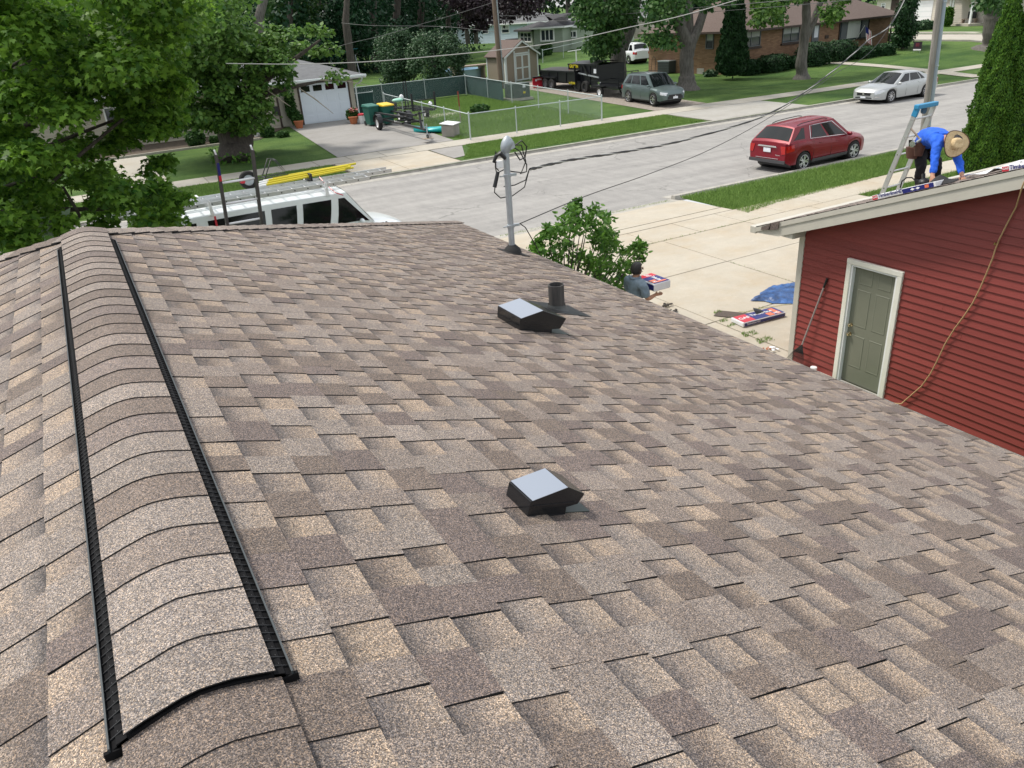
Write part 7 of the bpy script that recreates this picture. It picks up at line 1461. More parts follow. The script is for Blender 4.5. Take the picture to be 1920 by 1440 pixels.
q = P(797,238); gr = thing('garden_pole', 'rusty thin pole with a red top standing inside the chain link fence', 'pole', (P(864,229).x, P(864,229).y, g(20,36))); MB().tube([(0,0,0),(0,0,.9)], .03, 6).build('post', W['wood'], gr); MB().tube([(0,0,.9),(-.02,0,1.65)], .035, 6).build('top', mat('rust_red', (.25,.05,.03), .7), gr)
q = P(820,218); pv = patch('stone_slab_path', [(q.x-1.2,q.y-.6),(q.x+1.6,q.y-.2),(q.x+1.4,q.y+.6),(q.x-1.0,q.y+.9)], W['walk'], .03, 3)
# grill, pool, bench behind the shed
q = P(975,92); gr_ = thing('barbecue_grill', 'black covered barbecue beside the sage green porch', 'grill', (q.x-1.6, q.y-1.0, g(q.x,q.y))); MB().box((-.9,-.5,0),(.9,.5,1.35)).build('cover', W['black'], gr_, bevel=.15); MB().box((-2.3,-.5,1.0),(-.9,.5,1.25)).build('side_table', mat('brown_lid', (.09,.04,.03), .7), gr_, bevel=.1)
q = P(893,150); pt_ = thing('picnic_table', 'dark wooden table left of the tan shed', 'table', (q.x, q.y+1, g(q.x,q.y))); MB().box((-1.6,-.6,.95),(1.6,.6,1.05)).build('tabletop', W['wood'], pt_); MB().box((-1.5,-.5,0),(-1.38,.5,.95)).build('leg', W['wood'], pt_); MB().box((1.0,-.5,0),(1.12,.5,.95)).build('leg', W['wood'], pt_); MB().box((-1.6,.6,.45),(1.6,.9,.52)).build('bench_board', W['wood'], pt_)
q = P(893,152); MB_ = thing('paddling_pool', 'pale blue pool wall showing under the wooden table', 'pool', (q.x+.2, q.y+3.4, g(q.x,q.y))); MB().lathe([(1.9,0),(1.95,.75),(1.85,.75),(1.8,.1)], n=30).build('pool_wall', mat('pool_blue', (.30,.45,.55), .4), MB_, smooth=40)
q = P(690,148); sw = thing('swing_frame', 'teal canopy swing behind the right end of the beige house', 'swing', (q.x, q.y+6, g(q.x,q.y))); mb = MB(); mb.loft([[(-1.3,-.7,1.75),(-1.3,.7,1.75)],[(0,-.7,2.1),(0,.7,2.1)],[(1.3,-.7,2.3),(1.3,.7,2.3)]], closed=False); o = mb.build('canopy', mat('teal_cloth', (.02,.16,.20), .7), sw); o.modifiers.new('t','SOLIDIFY').thickness = .05
for x in (-1.2,1.2): MB().tube([(x,-.6,0),(x,0,1.8),(x,.6,0)], .04, 6).build('frame', W['galv'], sw)
MB().box((-1,-.3,.5),(1,.3,.6)).build('seat', W['galv'], sw)
# far yard stuff along the bed of the left house
for px, py, lb in ((562,241,'terracotta pot with a leafy plant left of the garage door'),(664,233,'terracotta pot with pink flowers right of the garage door')):
    q = P(px, py); t = thing('plant_pot', lb, 'plant pot', (q.x, q.y, g(q.x,q.y)+.02)); MB().lathe([(.17,0),(.25,.33),(.27,.33),(.27,.38),(.22,.38)], n=16).build('pot', W['terracotta'], t, smooth=40)
for px, py, lb, m_, s_ in ((344,262,'dark planter pot with flowers in the flower bed behind the ladder',W['black'],.35),(485,258,'small white garden ornament right of the big trunk',W['white'],.16),(425,262,'small white flower pot left of the trunk in the bed',W['white'],.10)):
    q = P(px, py); t = thing('garden_ornament', lb, 'ornament', (q.x, q.y+.3, g(q.x,q.y)+.02)); MB().lathe([(s_*.8,0),(s_,s_*.9),(s_*.5,s_*1.5),(s_*.3,s_*2.2)], n=12).build('figure', m_, t, smooth=60)
# ================================================================ trees and shrubs
MAPLE = np.array([(0,-.02),(.12,.10),(.46,-.02),(.34,.26),(.56,.46),(.24,.50),(.20,.66),(0,1.0),(-.20,.66),(-.24,.50),(-.56,.46),(-.34,.26),(-.46,-.02),(-.12,.10)])
OVAL = np.array([(0,0),(.22,.32),(.20,.62),(0,1.0),(-.20,.62),(-.22,.32)])
DIAM = np.array([(0,0),(.34,.5),(0,1.0),(-.34,.5)])
def leaves(name, parent, pos, size, m, tmpl=DIAM, up=.6, droop=.3, outw=None, seed=1, smin=.6, world=True, curl=.18, vertical=False):
    """one joined mesh of single leaves at pos (n x 3)"""
    rg = np.random.default_rng(seed); n = len(pos); k = len(tmpl); N = rg.normal(0, 1, (n,3))
    if vertical: N[:,2] *= .25
    else: N[:,2] = np.abs(N[:,2])*.6+up*1.6
    if outw is not None: N += outw*(1.2 if not vertical else 2.0)
    N /= np.linalg.norm(N, axis=1)[:,None]; D = rg.normal(0, 1, (n,3)); D[:,2] -= droop*1.6 if not vertical else -2.5
    if outw is not None and not vertical: D += outw*.8
    D -= (D*N).sum(1)[:,None]*N; D /= np.linalg.norm(D, axis=1)[:,None]; X = np.cross(D, N); s = size*rg.uniform(smin, 1.25, n)
    u, v = tmpl[:,0], tmpl[:,1]; co = pos[:,None,:]+X[:,None,:]*(u[None,:]*s[:,None])[:,:,None]+D[:,None,:]*(v[None,:]*s[:,None])[:,:,None]
    co -= N[:,None,:]*((np.abs(u)*1.2+(v-.3)**2*.9)[None,:]*s[:,None]*curl)[:,:,None]
    off = np.array(wloc(parent)) if (world and parent is not None) else 0; co = (co-off).reshape(-1,3)
    me = bpy.data.meshes.new(name); me.vertices.add(n*k); me.vertices.foreach_set('co', co.astype(np.float32).reshape(-1)); me.loops.add(n*k); me.loops.foreach_set('vertex_index', np.arange(n*k, dtype=np.int32)); me.polygons.add(n); me.polygons.foreach_set('loop_start', np.arange(0, n*k, k, dtype=np.int32)); me.polygons.foreach_set('loop_total', np.full(n, k, np.int32)); me.update(calc_edges=True)
    me.materials.append(m); return link(name, me, parent)
def sprays(cl, per, seed, flat=.55, shell=.5):
    """points in flattened clumps; cl: (x, y, z, r)"""
    rg = np.random.default_rng(seed); cl = np.array(cl, float); n = len(cl); c = np.repeat(cl, per, axis=0); d = rg.normal(0,1,(n*per,3)); d /= np.linalg.norm(d, axis=1)[:,None]; r = rg.uniform(0,1,n*per)**shell
    p = d*r[:,None]*c[:,3:4]; p[:,2] *= flat; p[:,2] -= .22*(p[:,0]**2+p[:,1]**2)/np.maximum(c[:,3],.01); return c[:,:3]+p, d
def trunk(parent, limbs, m, n=10, name='trunk', rough=.08):
    mb = MB()
    for pts, rs in limbs:
        P_, R_l = [], []
        for i in range(len(pts)-1):
            for j in range(4): t = j/4; P_.append(Vector(pts[i]).lerp(Vector(pts[i+1]), t)); R_l.append((rs[i]+(rs[i+1]-rs[i])*t)*random.uniform(1-rough,1+rough))
        P_.append(Vector(pts[-1])); R_l.append(rs[-1]); mb.tube(P_, R_l, n)
    return mb.build(name, m, parent, smooth=70, world=True)
def inpoly(x, y, poly):
    c = False; k = len(poly)
    for i in range(k):
        a, b = poly[i], poly[(i+1) % k]
        if (a[1] > y) != (b[1] > y) and x < (b[0]-a[0])*(y-a[1])/(b[1]-a[1])+a[0]: c = not c
    return c
def scatter(polys, n, Y0, Y1, r0, r1, holes=(), seed=5):
    rg = random.Random(seed); out = []
    xs = [p[0] for q in polys for p in q]; ys = [p[1] for q in polys for p in q]
    while len(out) < n:
        x, y = rg.uniform(min(xs), max(xs)), rg.uniform(min(ys), max(ys))
        if any(inpoly(x, y, q) for q in polys) and not any(inpoly(x, y, h) for h in holes):
            p = PY(x, y, rg.uniform(Y0, Y1)); out.append((p.x, p.y, p.z, rg.uniform(r0, r1)))
    return out
LM = {}
LM['maple'] = leafmat('maple_leaf_green', (.026,.098,.014), (.195,.360,.042), vs=.9, tl=.48)
LM['maple2'] = leafmat('maple_leaf_far', (.024,.085,.018), (.160,.290,.055), vs=.45, tl=.35)
LM['dark'] = leafmat('dark_wood_leaf', (.006,.028,.014), (.020,.065,.026), vs=.15, tl=.2, spec=.15)
LM['mid'] = leafmat('mid_green_leaf', (.015,.062,.018), (.080,.165,.040), vs=.2, tl=.3, spec=.2)
LM['bush'] = leafmat('grey_green_leaf', (.022,.066,.028), (.082,.150,.068), vs=.5, tl=.25)
LM['shrub'] = leafmat('bright_shrub_leaf', (.025,.095,.012), (.13,.27,.040), vs=1.5, tl=.42)
LM['arb'] = leafmat('arborvitae_leaf', (.020,.078,.010), (.100,.205,.022), vs=2.2, tl=.2, spec=.2)
LM['hedge'] = leafmat('hedge_leaf', (.008,.034,.012), (.030,.080,.024), vs=1.2, tl=.15, spec=.2)
LM['purple'] = leafmat('purple_leaf', (.012,.008,.012), (.035,.022,.028), vs=.4, tl=.2, spec=.2)
LM['silver'] = leafmat('pale_leaf_underside', (.22,.33,.22), (.40,.50,.36), vs=2, tl=.3)
# --- maple in our front yard, top left
mt = thing('maple_tree', 'large leafy maple filling the top left corner in front of the beige house', 'tree', (-4.2, 15.0, LOT))
polyA = [(-60,-60),(392,-60),(372,20),(352,60),(330,95),(352,140),(330,170),(300,175),(0,175),(-60,175)]
polyB = [(-60,150),(120,160),(190,200),(150,250),(220,300),(200,330),(330,345),(345,395),(322,425),(230,415),(165,430),(110,450),(40,472),(-60,480)]
polyC = [(180,170),(345,150),(335,215),(300,260),(315,300),(280,330),(240,300),(200,260),(230,220)]
h1 = [(110,156),(200,158),(205,188),(110,190)]; h2 = [(228,262),(300,250),(315,285),(262,322),(225,310)]
cl = scatter([polyA], 170, 11.5, 17.5, .30, .62, seed=3)+scatter([polyB], 124, 11.5, 16.5, .20, .42, [h1, h2], seed=4)+scatter([polyC], 52, 12.5, 16, .14, .30, [h1, h2], seed=6)
rg = random.Random(9)
for k in range(90):
    a = rg.uniform(0, 6.283); r = 5.4*math.sqrt(rg.random()); z = 3.0+6.2*rg.random(); x, y = -5.2+r*math.cos(a), 15.2+r*math.sin(a)
    if x < -1.6 or z > 6.6: cl.append((x, y, z, rg.uniform(.5,.9)))
p_, d_ = sprays(cl, 185, 21); crn = leaves('crown', mt, p_, .094, LM['maple'], MAPLE, up=.5, droop=.5, outw=d_*.5, seed=22)
lb = [([(-4.2,15,LOT),(-4.15,15,1.6),(-4.1,14.9,3.2)],[.32,.25,.20])]
for k, (px, py, Y) in enumerate(((70,330,13.5),(240,215,13.8),(180,60,14),(320,120,13.5),(60,100,15),(330,390,13),(250,20,15),(130,420,13.2),(360,40,13.6),(40,220,14))):
    e = PY(px, py, Y); s0 = Vector((-4.1,14.9,1.9+.14*k)); lb.append(([s0, s0.lerp(e,.5)+Vector((0,0,.5)), e], [.11,.06,.016]))
for (pts) in (((95,345),(150,290),(240,215),(262,205)),((330,380),(260,365),(190,360)),((352,170),(300,180),(262,205)),((120,425),(150,405),(118,350))): lb.append(([PY(x,y,13.2) for x, y in pts], [.022,.028,.018,.008][:len(pts)]))
trunk(mt, lb, W['barkdark'], 8)
pq = [tuple(PY(x, y, 12.2)) for x, y in ((75,418),(95,412),(104,425),(118,408),(100,440),(122,430),(88,430),(66,408),(110,445))]; leaves('pale_leaves', mt, np.array(pq), .17, LM['silver'], MAPLE, up=.1, seed=31)
# --- maple across the street
q = P(440,303); m2 = thing('maple_tree', 'broad maple with a thick forked trunk in front of the beige house', 'tree', (q.x, q.y, g(q.x,q.y)))
pol = [[(300,120),(330,80),(400,60),(430,110),(480,150),(500,205),(480,240),(400,238),(360,225),(310,240)], [(330,60),(400,25),(470,55),(520,80),(540,120),(500,150),(400,110)], [(485,62),(560,40),(615,60),(625,90),(600,105),(560,112),(510,108)], [(470,125),(560,128),(640,140),(600,150),(560,146),(480,165)], [(505,165),(560,170),(545,200),(560,235),(535,240),(520,205)], [(572,150),(600,165),(588,185),(575,175)]]
hl_ = [[(535,100),(640,104),(690,138),(550,132)], [(556,156),(660,150),(670,250),(566,245)], [(515,186),(545,186),(545,232),(528,235)]]
cl = scatter(pol, 150, 34.5, 39.0, .32, .68, hl_, seed=12)+scatter([[(390,130),(480,130),(500,235),(380,240)]], 40, 34.5, 38.5, .5, .8, seed=14)
for k in range(70):
    a = rg.uniform(0, 6.283); r = 4.2*math.sqrt(rg.random()); cl.append((q.x-1.5+r*math.cos(a), q.y+.5+r*math.sin(a), 4.6+3.2*rg.random(), rg.uniform(.7,1.1)))
def px_(c):
    v = R3.T @ (np.array(c[:3])-CAM); return 960+FPX*v[0]/v[2], 720+FPX*v[1]/v[2]
cl = [c for c in cl if not (c[1] > 43.5) and not (535 < px_(c)[0] < 700 and 98 < px_(c)[1] < 250 and random.random() < .8)]
p_, d_ = sprays(cl, 120, 15); leaves('crown', m2, p_, .20, LM['maple2'], OVAL*np.array([1.7,1]), up=.5, droop=.45, outw=d_*.5, seed=16)
b0 = P(440,303); trunk(m2, [([b0-Vector((0,0,.1)), PY(436,275,37.2), PY(425,240,37.2), PY(400,190,37), PY(375,110,37)],[.72,.58,.45,.30,.12]), ([b0+Vector((.3,0,-.1)), PY(452,270,37.2), PY(462,235,37.2), PY(470,170,36.8), PY(500,90,36.5)],[.60,.50,.40,.26,.10]), ([PY(468,185,37), PY(540,165,36), PY(610,150,35.5)],[.16,.10,.04]), ([PY(470,170,37), PY(560,105,36), PY(600,75,35.5)],[.16,.09,.04])], W['barkdark'], 12)
mb = MB(); 
for pts in (((455,150),(470,180),(495,195),(512,198)),((450,158),(462,175),(470,197)),((560,165),(590,185),(625,213)),((500,168),(530,190),(545,200)),((600,150),(640,150),(690,160))): mb.tube([PY(x,y,35.4) for x, y in pts], [.028]*(len(pts)-1)+[.010], 5)
tag(mb.build('dead_twigs', W['twig'], m2, world=True), kind='stuff')
p_ = np.array([tuple(P(x, y)+Vector((0,0,.1+.35*rg.random()))) for x, y in [(rg.uniform(395,480), rg.uniform(292,312)) for _ in range(260)]]); t = thing('ground_plants', 'low bright plants growing round the foot of the forked maple', 'plants', (q.x, q.y-.8, g(q.x,q.y))); leaves('foliage', t, p_, .22, LM['shrub'], OVAL, up=.6, seed=18)
# --- generic tree made of limbs and clumps
def tree(label, base, limbs, cl, m, leaf, per, seed, tm=DIAM, bark=None, nm='tree', flat=.7, cat='tree', ro=1.0):
    o = thing(nm, label, cat, (base[0], base[1], g(base[0], base[1])))
    if limbs: trunk(o, limbs, bark or W['bark'], 10)
    p, d = sprays(cl, per, seed, flat); leaves('crown', o, p, leaf, m, tm, up=.4, droop=.3, outw=d*.7, seed=seed+1); return o
def pxlimb(pts, Y, rs): return ([PY(x, y, Y) for x, y in pts], rs)
def hang(polys, n, Y, r, seed): return scatter(polys, n, Y-3, Y+2, r*.6, r, seed=seed)
def above(x, y, z, R_, n, r, seed):
    rg = random.Random(seed); out = []
    for k in range(n):
        a = rg.uniform(0, 6.283); u = math.sqrt(rg.random())*R_; out.append((x+u*math.cos(a), y+u*math.sin(a), z+rg.uniform(0, R_*1.1)*(1-.4*u/R_), rg.uniform(.7,1.2)*r))
    return out
def ptop(px, Y): return PY(px, -40, Y)
b = P(1160,158); tree('big maple with a thick trunk directly behind the grey green car', b, [([b-Vector((0,0,.2)), b+Vector((0,0,.4)), PY(1160,135,b.y), PY(1158,95,b.y), PY(1146,50,b.y), PY(1135,0,b.y), PY(1128,-40,b.y)],[.95,.62,.55,.55,.38,.30,.2]), pxlimb([(1165,90),(1182,55),(1195,0),(1200,-40)], b.y, [.42,.36,.28,.2]), pxlimb([(1160,80),(1165,30),(1170,-30)], b.y+.5, [.36,.3,.2])], hang([[(1100,-20),(1200,-20),(1195,30),(1160,55),(1150,95),(1125,110),(1100,70),(1085,30)]], 60, b.y-2, 1.0, 31)+above(b.x, b.y, 7.6, 6, 60, 1.4, 32), LM['mid'], .26, 90, 33, OVAL*np.array([1.6,1]))
b = P(1287,168); tree('big maple whose trunk forks in front of the brick wall', b, [([b-Vector((0,0,.2)), b+Vector((0,0,.4)), PY(1288,140,b.y), PY(1287,110,b.y), PY(1291,80,b.y)],[1.0,.58,.48,.46,.50]), pxlimb([(1290,86),(1275,50),(1262,20),(1252,-30)], b.y, [.42,.34,.26,.18]), pxlimb([(1291,84),(1292,45),(1290,-30)], b.y+.3, [.36,.28,.2]), pxlimb([(1293,86),(1310,50),(1320,20),(1330,-30)], b.y, [.36,.28,.24,.16]), pxlimb([(1278,55),(1284,20),(1280,-20)], b.y, [.25,.2,.12])], hang([[(1205,-20),(1290,-20),(1270,30),(1240,55),(1262,80),(1240,95),(1225,80),(1205,40)], [(1300,-20),(1400,-20),(1360,8),(1320,12)]], 36, b.y-2, .8, 34)+above(b.x, b.y, 8.4, 6, 60, 1.4, 35), LM['mid'], .25, 80, 36, OVAL*np.array([1.6,1]))
b = P(1503,148); tree('tall tree with a slim grey trunk forking in front of the brick house', b, [([b-Vector((0,0,.2)), b+Vector((0,0,.3)), PY(1502,120,b.y), PY(1508,75,b.y), PY(1512,40,b.y), PY(1511,-30,b.y)],[.80,.42,.36,.32,.29,.2]), pxlimb([(1511,70),(1525,40),(1540,0),(1550,-30)], b.y, [.26,.24,.2,.14])], hang([[(1410,-20),(1470,-20),(1475,40),(1455,45),(1450,15),(1430,35),(1415,60),(1420,20)], [(1535,-20),(1600,-20),(1598,10),(1580,25),(1560,38),(1545,42),(1540,15)], [(1440,-20),(1600,-20),(1600,-5),(1440,3)]], 52, b.y-1, .60, 37)+above(b.x, b.y, 8.2, 5.5, 50, 1.3, 38), LM['maple2'], .25, 80, 39, OVAL*np.array([1.6,1]))
b = P(1866,92); tree('massive trunk with spreading roots standing beyond the sidewalk crossing', b, [([b-Vector((0,0,.2)), b+Vector((0,0,.5)), PY(1866,60,b.y), PY(1869,35,b.y), PY(1872,15,b.y), PY(1875,-20,b.y)],[2.2,1.05,.85,.82,1.0,1.2])], hang([[(1845,-30),(1880,-30),(1872,10),(1850,8)]], 16, b.y-2, 1.0, 41)+above(b.x, b.y, 10.2, 7, 50, 1.7, 42), LM['mid'], .35, 60, 43)
# background trees: woods on the left, row along the horizon
spec = [(395,62,.26),(492,66,.36),(430,80,.24),(545,74,.25),(600,82,.3),(650,70,.3),(700,78,.4),(745,84,.4),(790,90,.4),(842,96,.3)]
names = ['tall tree with a pale split trunk above the beige house roof','tall leaning grey trunk left of the beige roof ridge','slim trunked tree between the two pale trunks','dark tree above the ridge of the beige house','dark tree right of the leaning grey trunk','broad dark tree in the woods, left of the teal swing','dark tree in the woods above the teal swing','dark tree in the woods above the left round bush','dark tree above the two round bushes','dark tree at the right end of the woods']
for i, ((px, Y, rt), nm_) in enumerate(zip(spec, names)):
    b = PY(px, 60, Y); b.z = g(b.x, b.y); lean = 14 if i == 1 else 3; limbs = [([b, PY(px-lean*.6, 40, Y), PY(px+lean*.4, -10, Y), PY(px+lean, -60, Y)],[rt*1.3,rt,rt*.8,rt*.5])]
    rg2 = random.Random(50+i); cl = []
    for k in range(64 if i > 1 else 34):
        x, y = px+rg2.uniform(-62,62), rg2.uniform(-75,135); 
        if i in (0,1) and abs(x-px) < 16 and y > -20: continue
        p = PY(x, y, Y+rg2.uniform(1.5,9)); 
        if p.z > b.z+.5: cl.append((p.x, p.y, p.z, rg2.uniform(1.0,2.0)))
    tree(nm_, b, limbs, cl, LM['dark'] if i not in (0,1,2,3) else LM['mid'] if i == 3 else LM['dark'], .42, 95, 60+i, bark=W['bark'] if i < 2 else W['barkdark'])
for i in range(26):
    px = 330+i*56+random.uniform(-12,12); Y = 118+random.uniform(-6,26); b = PY(px, 40, Y); b.z = g(b.x, b.y); cl = []
    hgt = 15+random.uniform(-2,4)
    for k in range(30): 
        a = random.uniform(0, 6.283); u = 5.5*math.sqrt(random.random()); cl.append((b.x+u*math.cos(a), b.y+u*math.sin(a), b.z+1.2+hgt*random.random(), random.uniform(1.8,3.0)))
    tree(('tree %s on the skyline behind the far houses' % ('of the background row standing',))[:0]+'leafy background tree in the row closing the view behind the far houses', b, [([b, b+Vector((0,0,hgt*.7))],[.45,.2])], cl, LM['dark'] if i % 3 else LM['mid'], .85, 60, 100+i)['group'] = 'background trees closing the view'
# purple leaved tree
b = P(886,82); tree('dark purple leaved tree hanging over the pale blue house', b, [pxlimb([(878,82),(875,60),(872,30),(862,-20)], b.y*.72, [.28,.24,.2,.15]), pxlimb([(893,82),(892,60),(900,30),(915,-20)], b.y*.72, [.26,.24,.2,.15]), pxlimb([(870,28),(850,12),(830,2)], b.y*.72, [.16,.13,.08])], scatter([[(840,-30),(1045,-30),(1020,8),(985,22),(960,24),(950,36),(925,34),(905,20),(870,22),(850,10)]], 90, b.y*.66, b.y*.76, .9, 1.6, seed=71)+scatter([[(858,18),(880,22),(905,30),(915,50),(905,62),(890,45),(870,45)]], 12, b.y*.68, b.y*.74, .5, .8, seed=72), LM['purple'], .38, 80, 73)
# round bushes
for (px, py, rx, ry, lb_, sd) in ((748,108,46,60,'tall rounded grey green bush behind the privacy cloth, left one',81),(818,112,60,62,'tall rounded grey green bush left of the tan shed, right one',83)):
    b = P(px, 166); s_ = (PY(px+10, py, b.y)-PY(px, py, b.y)).length/10; rg2 = random.Random(sd); cl = []
    for k in range(75):
        a = rg2.uniform(0, 6.283); e = math.asin(rg2.uniform(-1,1)); rr = rg2.uniform(.55,.92); wv = 1+.18*math.sin(3*a)
        cx = PY(px+rx*rr*math.cos(e)*math.cos(a)*wv, py-ry*rr*math.sin(e), b.y+rx*s_*rr*math.cos(e)*math.sin(a)); cl.append((cx.x, cx.y, max(cx.z, b.z+.3), rg2.uniform(.45,.75)))
    tree(lb_, b, [([b, b+Vector((0,0,2.5))],[.2,.1])], cl, LM['bush'], .17, 190, sd, flat=.9, nm='round_bush', cat='bush')
# leafy shrub beside the drive
b = Vector((6.55, 10.35, LOT)); sb = thing('leafy_shrub', 'bright green leafy shrub rising past the eave beside the man in grey', 'shrub', b)
sp1 = [[(1050,395),(1095,385),(1135,398),(1150,440),(1170,470),(1150,500),(1120,520),(1060,500),(1040,440)], [(985,465),(1040,440),(1060,500),(1040,515),(1005,490)], [(1120,500),(1180,455),(1202,460),(1195,485),(1185,530),(1150,560),(1110,545)]]
cl = scatter(sp1, 96, 9.75, 10.9, .08, .17, seed=91)+scatter([[(1060,380),(1080,372),(1100,378),(1100,400),(1060,400)],[(1000,440),(1030,425),(1050,445),(1010,470)],[(1130,395),(1160,405),(1150,430)],[(1185,450),(1212,450),(1205,490),(1190,500)]], 16, 10.0, 10.6, .04, .08, seed=95)
p_, d_ = sprays(cl, 34, 92, 1.0); leaves('foliage', sb, p_, .105, LM['shrub'], OVAL*np.array([1.0,1]), up=.3, droop=-.5, outw=d_*.4, seed=93)
lb = []
for c in cl[::3]: e = Vector(c[:3]); lb.append(([b+Vector((random.uniform(-.1,.1),random.uniform(-.1,.1),0)), b.lerp(e,.55)+Vector((0,0,.12)), e], [.022,.014,.005]))
trunk(sb, lb, W['barkdark'], 6, 'branches')
for tp in ((1095,384),(1140,425),(1198,458),(1195,490),(990,462),(1002,474),(1072,392),(1165,455)):
    e = PY(tp[0], tp[1], 10.3); c_ = b.lerp(e, .82)
# --- upright evergreens beside the garage
def spire(label, ax, ay, prof, m, leaf, n, seed, nm='arborvitae', core=(.01,.035,.01), cat='evergreen'):
    """prof: (z, radius) from the bottom up"""
    o = thing(nm, label, cat, (ax, ay, g(ax, ay))); rg = np.random.default_rng(seed); zs = np.array([p[0] for p in prof]); rs = np.array([p[1] for p in prof])
    zz = rg.uniform(0, 1, n*3); z = zs[0]+(zs[-1]-zs[0])*zz; r = np.interp(z, zs, rs); keep = rg.uniform(0, rs.max(), n*3) < r+.05; z = z[keep][:n]; r = r[keep][:n]; a = rg.uniform(0, 2*np.pi, len(z))
    lump = 1+.09*np.sin(a*5+z*4.1)+.07*np.sin(a*9-z*6.3)+.05*np.sin(z*13+a*3); rr = r*lump*rg.uniform(.86,1.03,len(z)); p = np.stack([ax+rr*np.cos(a), ay+rr*np.sin(a), z], 1); d = np.stack([np.cos(a), np.sin(a), np.full(len(z), .15)], 1)
    leaves('foliage', o, p, leaf, m, OVAL*np.array([1.3,1]), outw=d*.5, seed=seed+1, vertical=True, curl=.1)
    mb = MB(); mb.loft([[(ax+r_*.80*math.cos(2*math.pi*k/16), ay+r_*.80*math.sin(2*math.pi*k/16), z_) for k in range(16)] for z_, r_ in prof]); mb.build('dark_foliage_core', mat('evergreen_core_shade', core, .95), o, world=True, smooth=60); return o  # solid core added inside the leaves, inner shade put into its dark green
def column(k, px180, Y, r, lb_, n, top):
    base = PY(px180, 180, Y); z = lambda y: PY(px180, y, Y).z
    pr_ = [(LOT, r*.75), (.6, r*.95), (1.6, r*1.06), (2.6, r), (3.4, r*.86), (4.1, r*.66), (4.7, r*.44), (top, .05)]
    return spire(lb_, base.x, Y, pr_, LM['arb'], .055, n, 201+2*k)
column(0, 1866, 11.6, .46, 'left one of the tall upright evergreens behind the garage roof', 42000, 5.45)
column(1, 1908, 11.3, .52, 'middle one of the tall upright evergreens behind the garage roof', 42000, 5.75)
column(2, 1956, 11.5, .55, 'tall upright evergreen cut by the right edge of the photo', 26000, 5.9)
column(3, 2010, 11.3, .55, 'upright evergreen furthest right in the row behind the garage', 9000, 5.8)
b = P(1371,145); b.y -= 1.2; b = Vector((PY(1371,145,b.y).x, b.y, g(PY(1371,145,b.y).x, b.y))); s_ = .74*(PY(1381,80,b.y)-PY(1371,80,b.y)).length/10
pr = [(max(b.z, PY(1371,y,b.y).z), w_*s_) for y, w_ in ((142,12),(132,26),(112,29),(92,25),(60,20),(30,17),(0,15),(-30,11),(-55,3))]
spire('dark columnar evergreen standing against the brick house', b.x, b.y, pr, LM['hedge'], .17, 15000, 207)
b = P(1688,92); s_ = (PY(1700,50,b.y)-PY(1690,50,b.y)).length/10; o = thing('bent_evergreen', 'bent evergreen column with bare lower stems right of the brick house', 'evergreen', b); cl = []
rg2 = random.Random(5)
for k in range(110):
    t = rg2.random(); y = 78-100*t; cx = 1690+19*t+3*math.sin(t*9); w_ = (11+5*math.sin(t*5))*(1 if t < .85 else .7); p = PY(cx+rg2.uniform(-w_,w_), y, b.y+rg2.uniform(-1,1)); cl.append((p.x, p.y, p.z, rg2.uniform(.35,.6)))
p_, d_ = sprays(cl, 110, 211, .9); leaves('foliage', o, p_, .19, LM['hedge'], DIAM, up=.2, outw=d_*.8, seed=212); trunk(o, [pxlimb([(1693,94),(1700,75),(1705,50)], b.y, [.10,.09,.07]), pxlimb([(1697,93),(1708,75),(1712,55)], b.y, [.08,.07,.05]), pxlimb([(1690,93),(1694,70),(1698,50)], b.y, [.08,.07,.05])], W['bark'], 7)
# --- hedges
def hedge(label, x0, y0, x1, y1, m=None, leaf=.13, seed=1, box=4.0, nm='hedge_bush', dep=.8, n=5200, Y=None, cat='hedge'):
    b = P((x0+x1)/2, y1) if Y is None else PY((x0+x1)/2, y1, Y); s_ = 1/((PY(x0+10, y1, b.y)-PY(x0, y1, b.y)).length/10); o = thing(nm, label, cat, b); rg = np.random.default_rng(seed)
    a_, b_ = PY(x0, (y0+y1)/2, b.y), PY(x1, (y0+y1)/2, b.y); hw_ = abs(b_.x-a_.x)/2; hh = (PY((x0+x1)/2, y0, b.y).z-b.z)/2*1.0; d = rg.normal(0,1,(n,3)); d /= (np.abs(d)**box).sum(1)[:,None]**(1/box); lump = 1+.06*np.sin(d[:,0]*7+d[:,2]*5)+.05*np.sin(d[:,1]*11+3*d[:,0])
    sc = np.array([hw_*.80, hw_*dep*.72, hh]); p = d*sc*lump[:,None]*rg.uniform(.90,1.02,(n,1)); c_ = np.array([b.x, b.y+hw_*dep*.8, b.z+hh]); leaves('foliage', o, p+c_, leaf, m or LM['hedge'], DIAM, up=.25, droop=-.1, outw=d*.8, seed=seed+1)
    mb = MB(); mb.sphere(tuple(c_), tuple(sc*.86), 14, 9); mb.build('dark_foliage_core', mat('hedge_core_shade', (.006,.018,.006), .95), o, world=True, smooth=60); return o  # opaque ellipsoid added as a core, its dark green painting the shaded inside
hd_ = [(1398,114,1436,141,'low rounded hedge bush right of the columnar evergreen'),(1440,104,1492,135,'wide hedge bush under the second brick house window'),(1486,106,1524,127,'hedge bush hidden behind the slim grey trunk'),(1517,81,1570,124,'tall clipped square hedge left of the front walk'),(1569,77,1617,115,'tall clipped square hedge below the picture window'),(1613,88,1655,109,'low loose hedge bush left of the brick corner'),(1656,83,1686,104,'small round bush at the right corner of the brick house'),(1662,64,1683,84,'dark bush behind the right corner of the brick house')]
for i, (a, b_, c, d, lb_) in enumerate(hd_): hedge(lb_, a, b_, c, d, seed=300+3*i, Y=P((a+c)/2, d).y if i < 7 else P(1672,86).y+3)
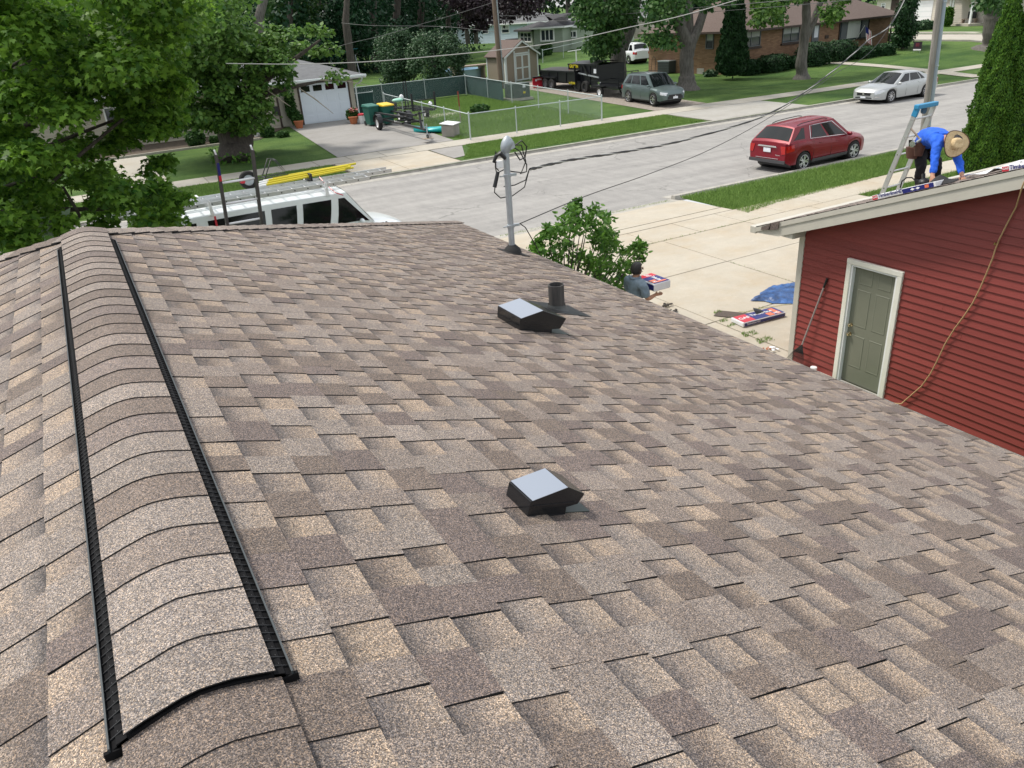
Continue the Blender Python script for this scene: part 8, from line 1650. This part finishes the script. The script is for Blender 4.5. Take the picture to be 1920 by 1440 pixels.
hedge('pale green hosta clump at the brick house foundation', 1328, 133, 1352, 144, LM['bush'], .2, 341, 2, n=500, nm='hosta')
hedge('low bush growing inside the chain link fence', 888, 198, 925, 213, LM['mid'], .14, 343, 2.4, n=1300, nm='low_bush', cat='bush')
hedge('green shrubs in front of the far garage', 1722, 40, 1762, 56, LM['bush'], .3, 345, 2.2, n=2400, nm='garden_shrubs', cat='shrub', dep=.5); hedge('bright green upright shrub at the far porch', 1775, 15, 1786, 50, LM['shrub'], .3, 347, 2.6, n=1500, nm='porch_shrub', cat='shrub')
hedge('dark shrub under the white bay window', 1018, 82, 1040, 104, LM['mid'], .25, 349, 2.4, n=1700, nm='shrub', cat='shrub'); hedge('smaller loose shrub left of the bay window shrub', 1006, 93, 1022, 110, LM['bush'], .22, 351, 2.2, n=1100, nm='shrub', cat='shrub')
for x0, y0, x1, y1, lb_, n_ in ((350,246,392,275,'leafy bed plants left of the forked trunk',1300),(490,238,520,258,'leafy bed plants right of the forked trunk',900),(520,248,545,258,'low bed plants near the beige front door',400),(395,256,415,270,'bed plants just left of the forked trunk',500)): hedge(lb_, x0, y0, x1, y1, LM['mid'], .14, 360+x0, 2.1, n=n_, nm='bed_plants', cat='plants')
hedge('climbing leafy plant left of the white garage door', 541, 175, 558, 222, LM['mid'], .16, 381, 2.3, n=1700, nm='climbing_plant', cat='plant', Y=44.3, dep=.5); hedge('leafy plant in the left terracotta pot', 551, 208, 571, 236, LM['mid'], .15, 383, 2.0, n=800, nm='potted_plant', cat='plant', Y=P(562,241).y+.1); hedge('leafy flowering plant in the right terracotta pot', 653, 204, 676, 227, LM['mid'], .15, 385, 2.0, n=900, nm='potted_plant', cat='plant', Y=P(664,233).y+.1)
pf = PY(664,206,P(664,233).y); tt = thing('pink_flowers', 'pink flowers on top of the right potted plant', 'flowers', pf); leaves('petals', tt, np.array([[pf.x+random.gauss(0,.15), pf.y+random.gauss(0,.1), pf.z+random.gauss(0,.06)] for _ in range(40)]), .09, mat('pink_petal', (.65,.22,.22), .6), DIAM, seed=3)
tag(tt.children[0], kind='stuff')
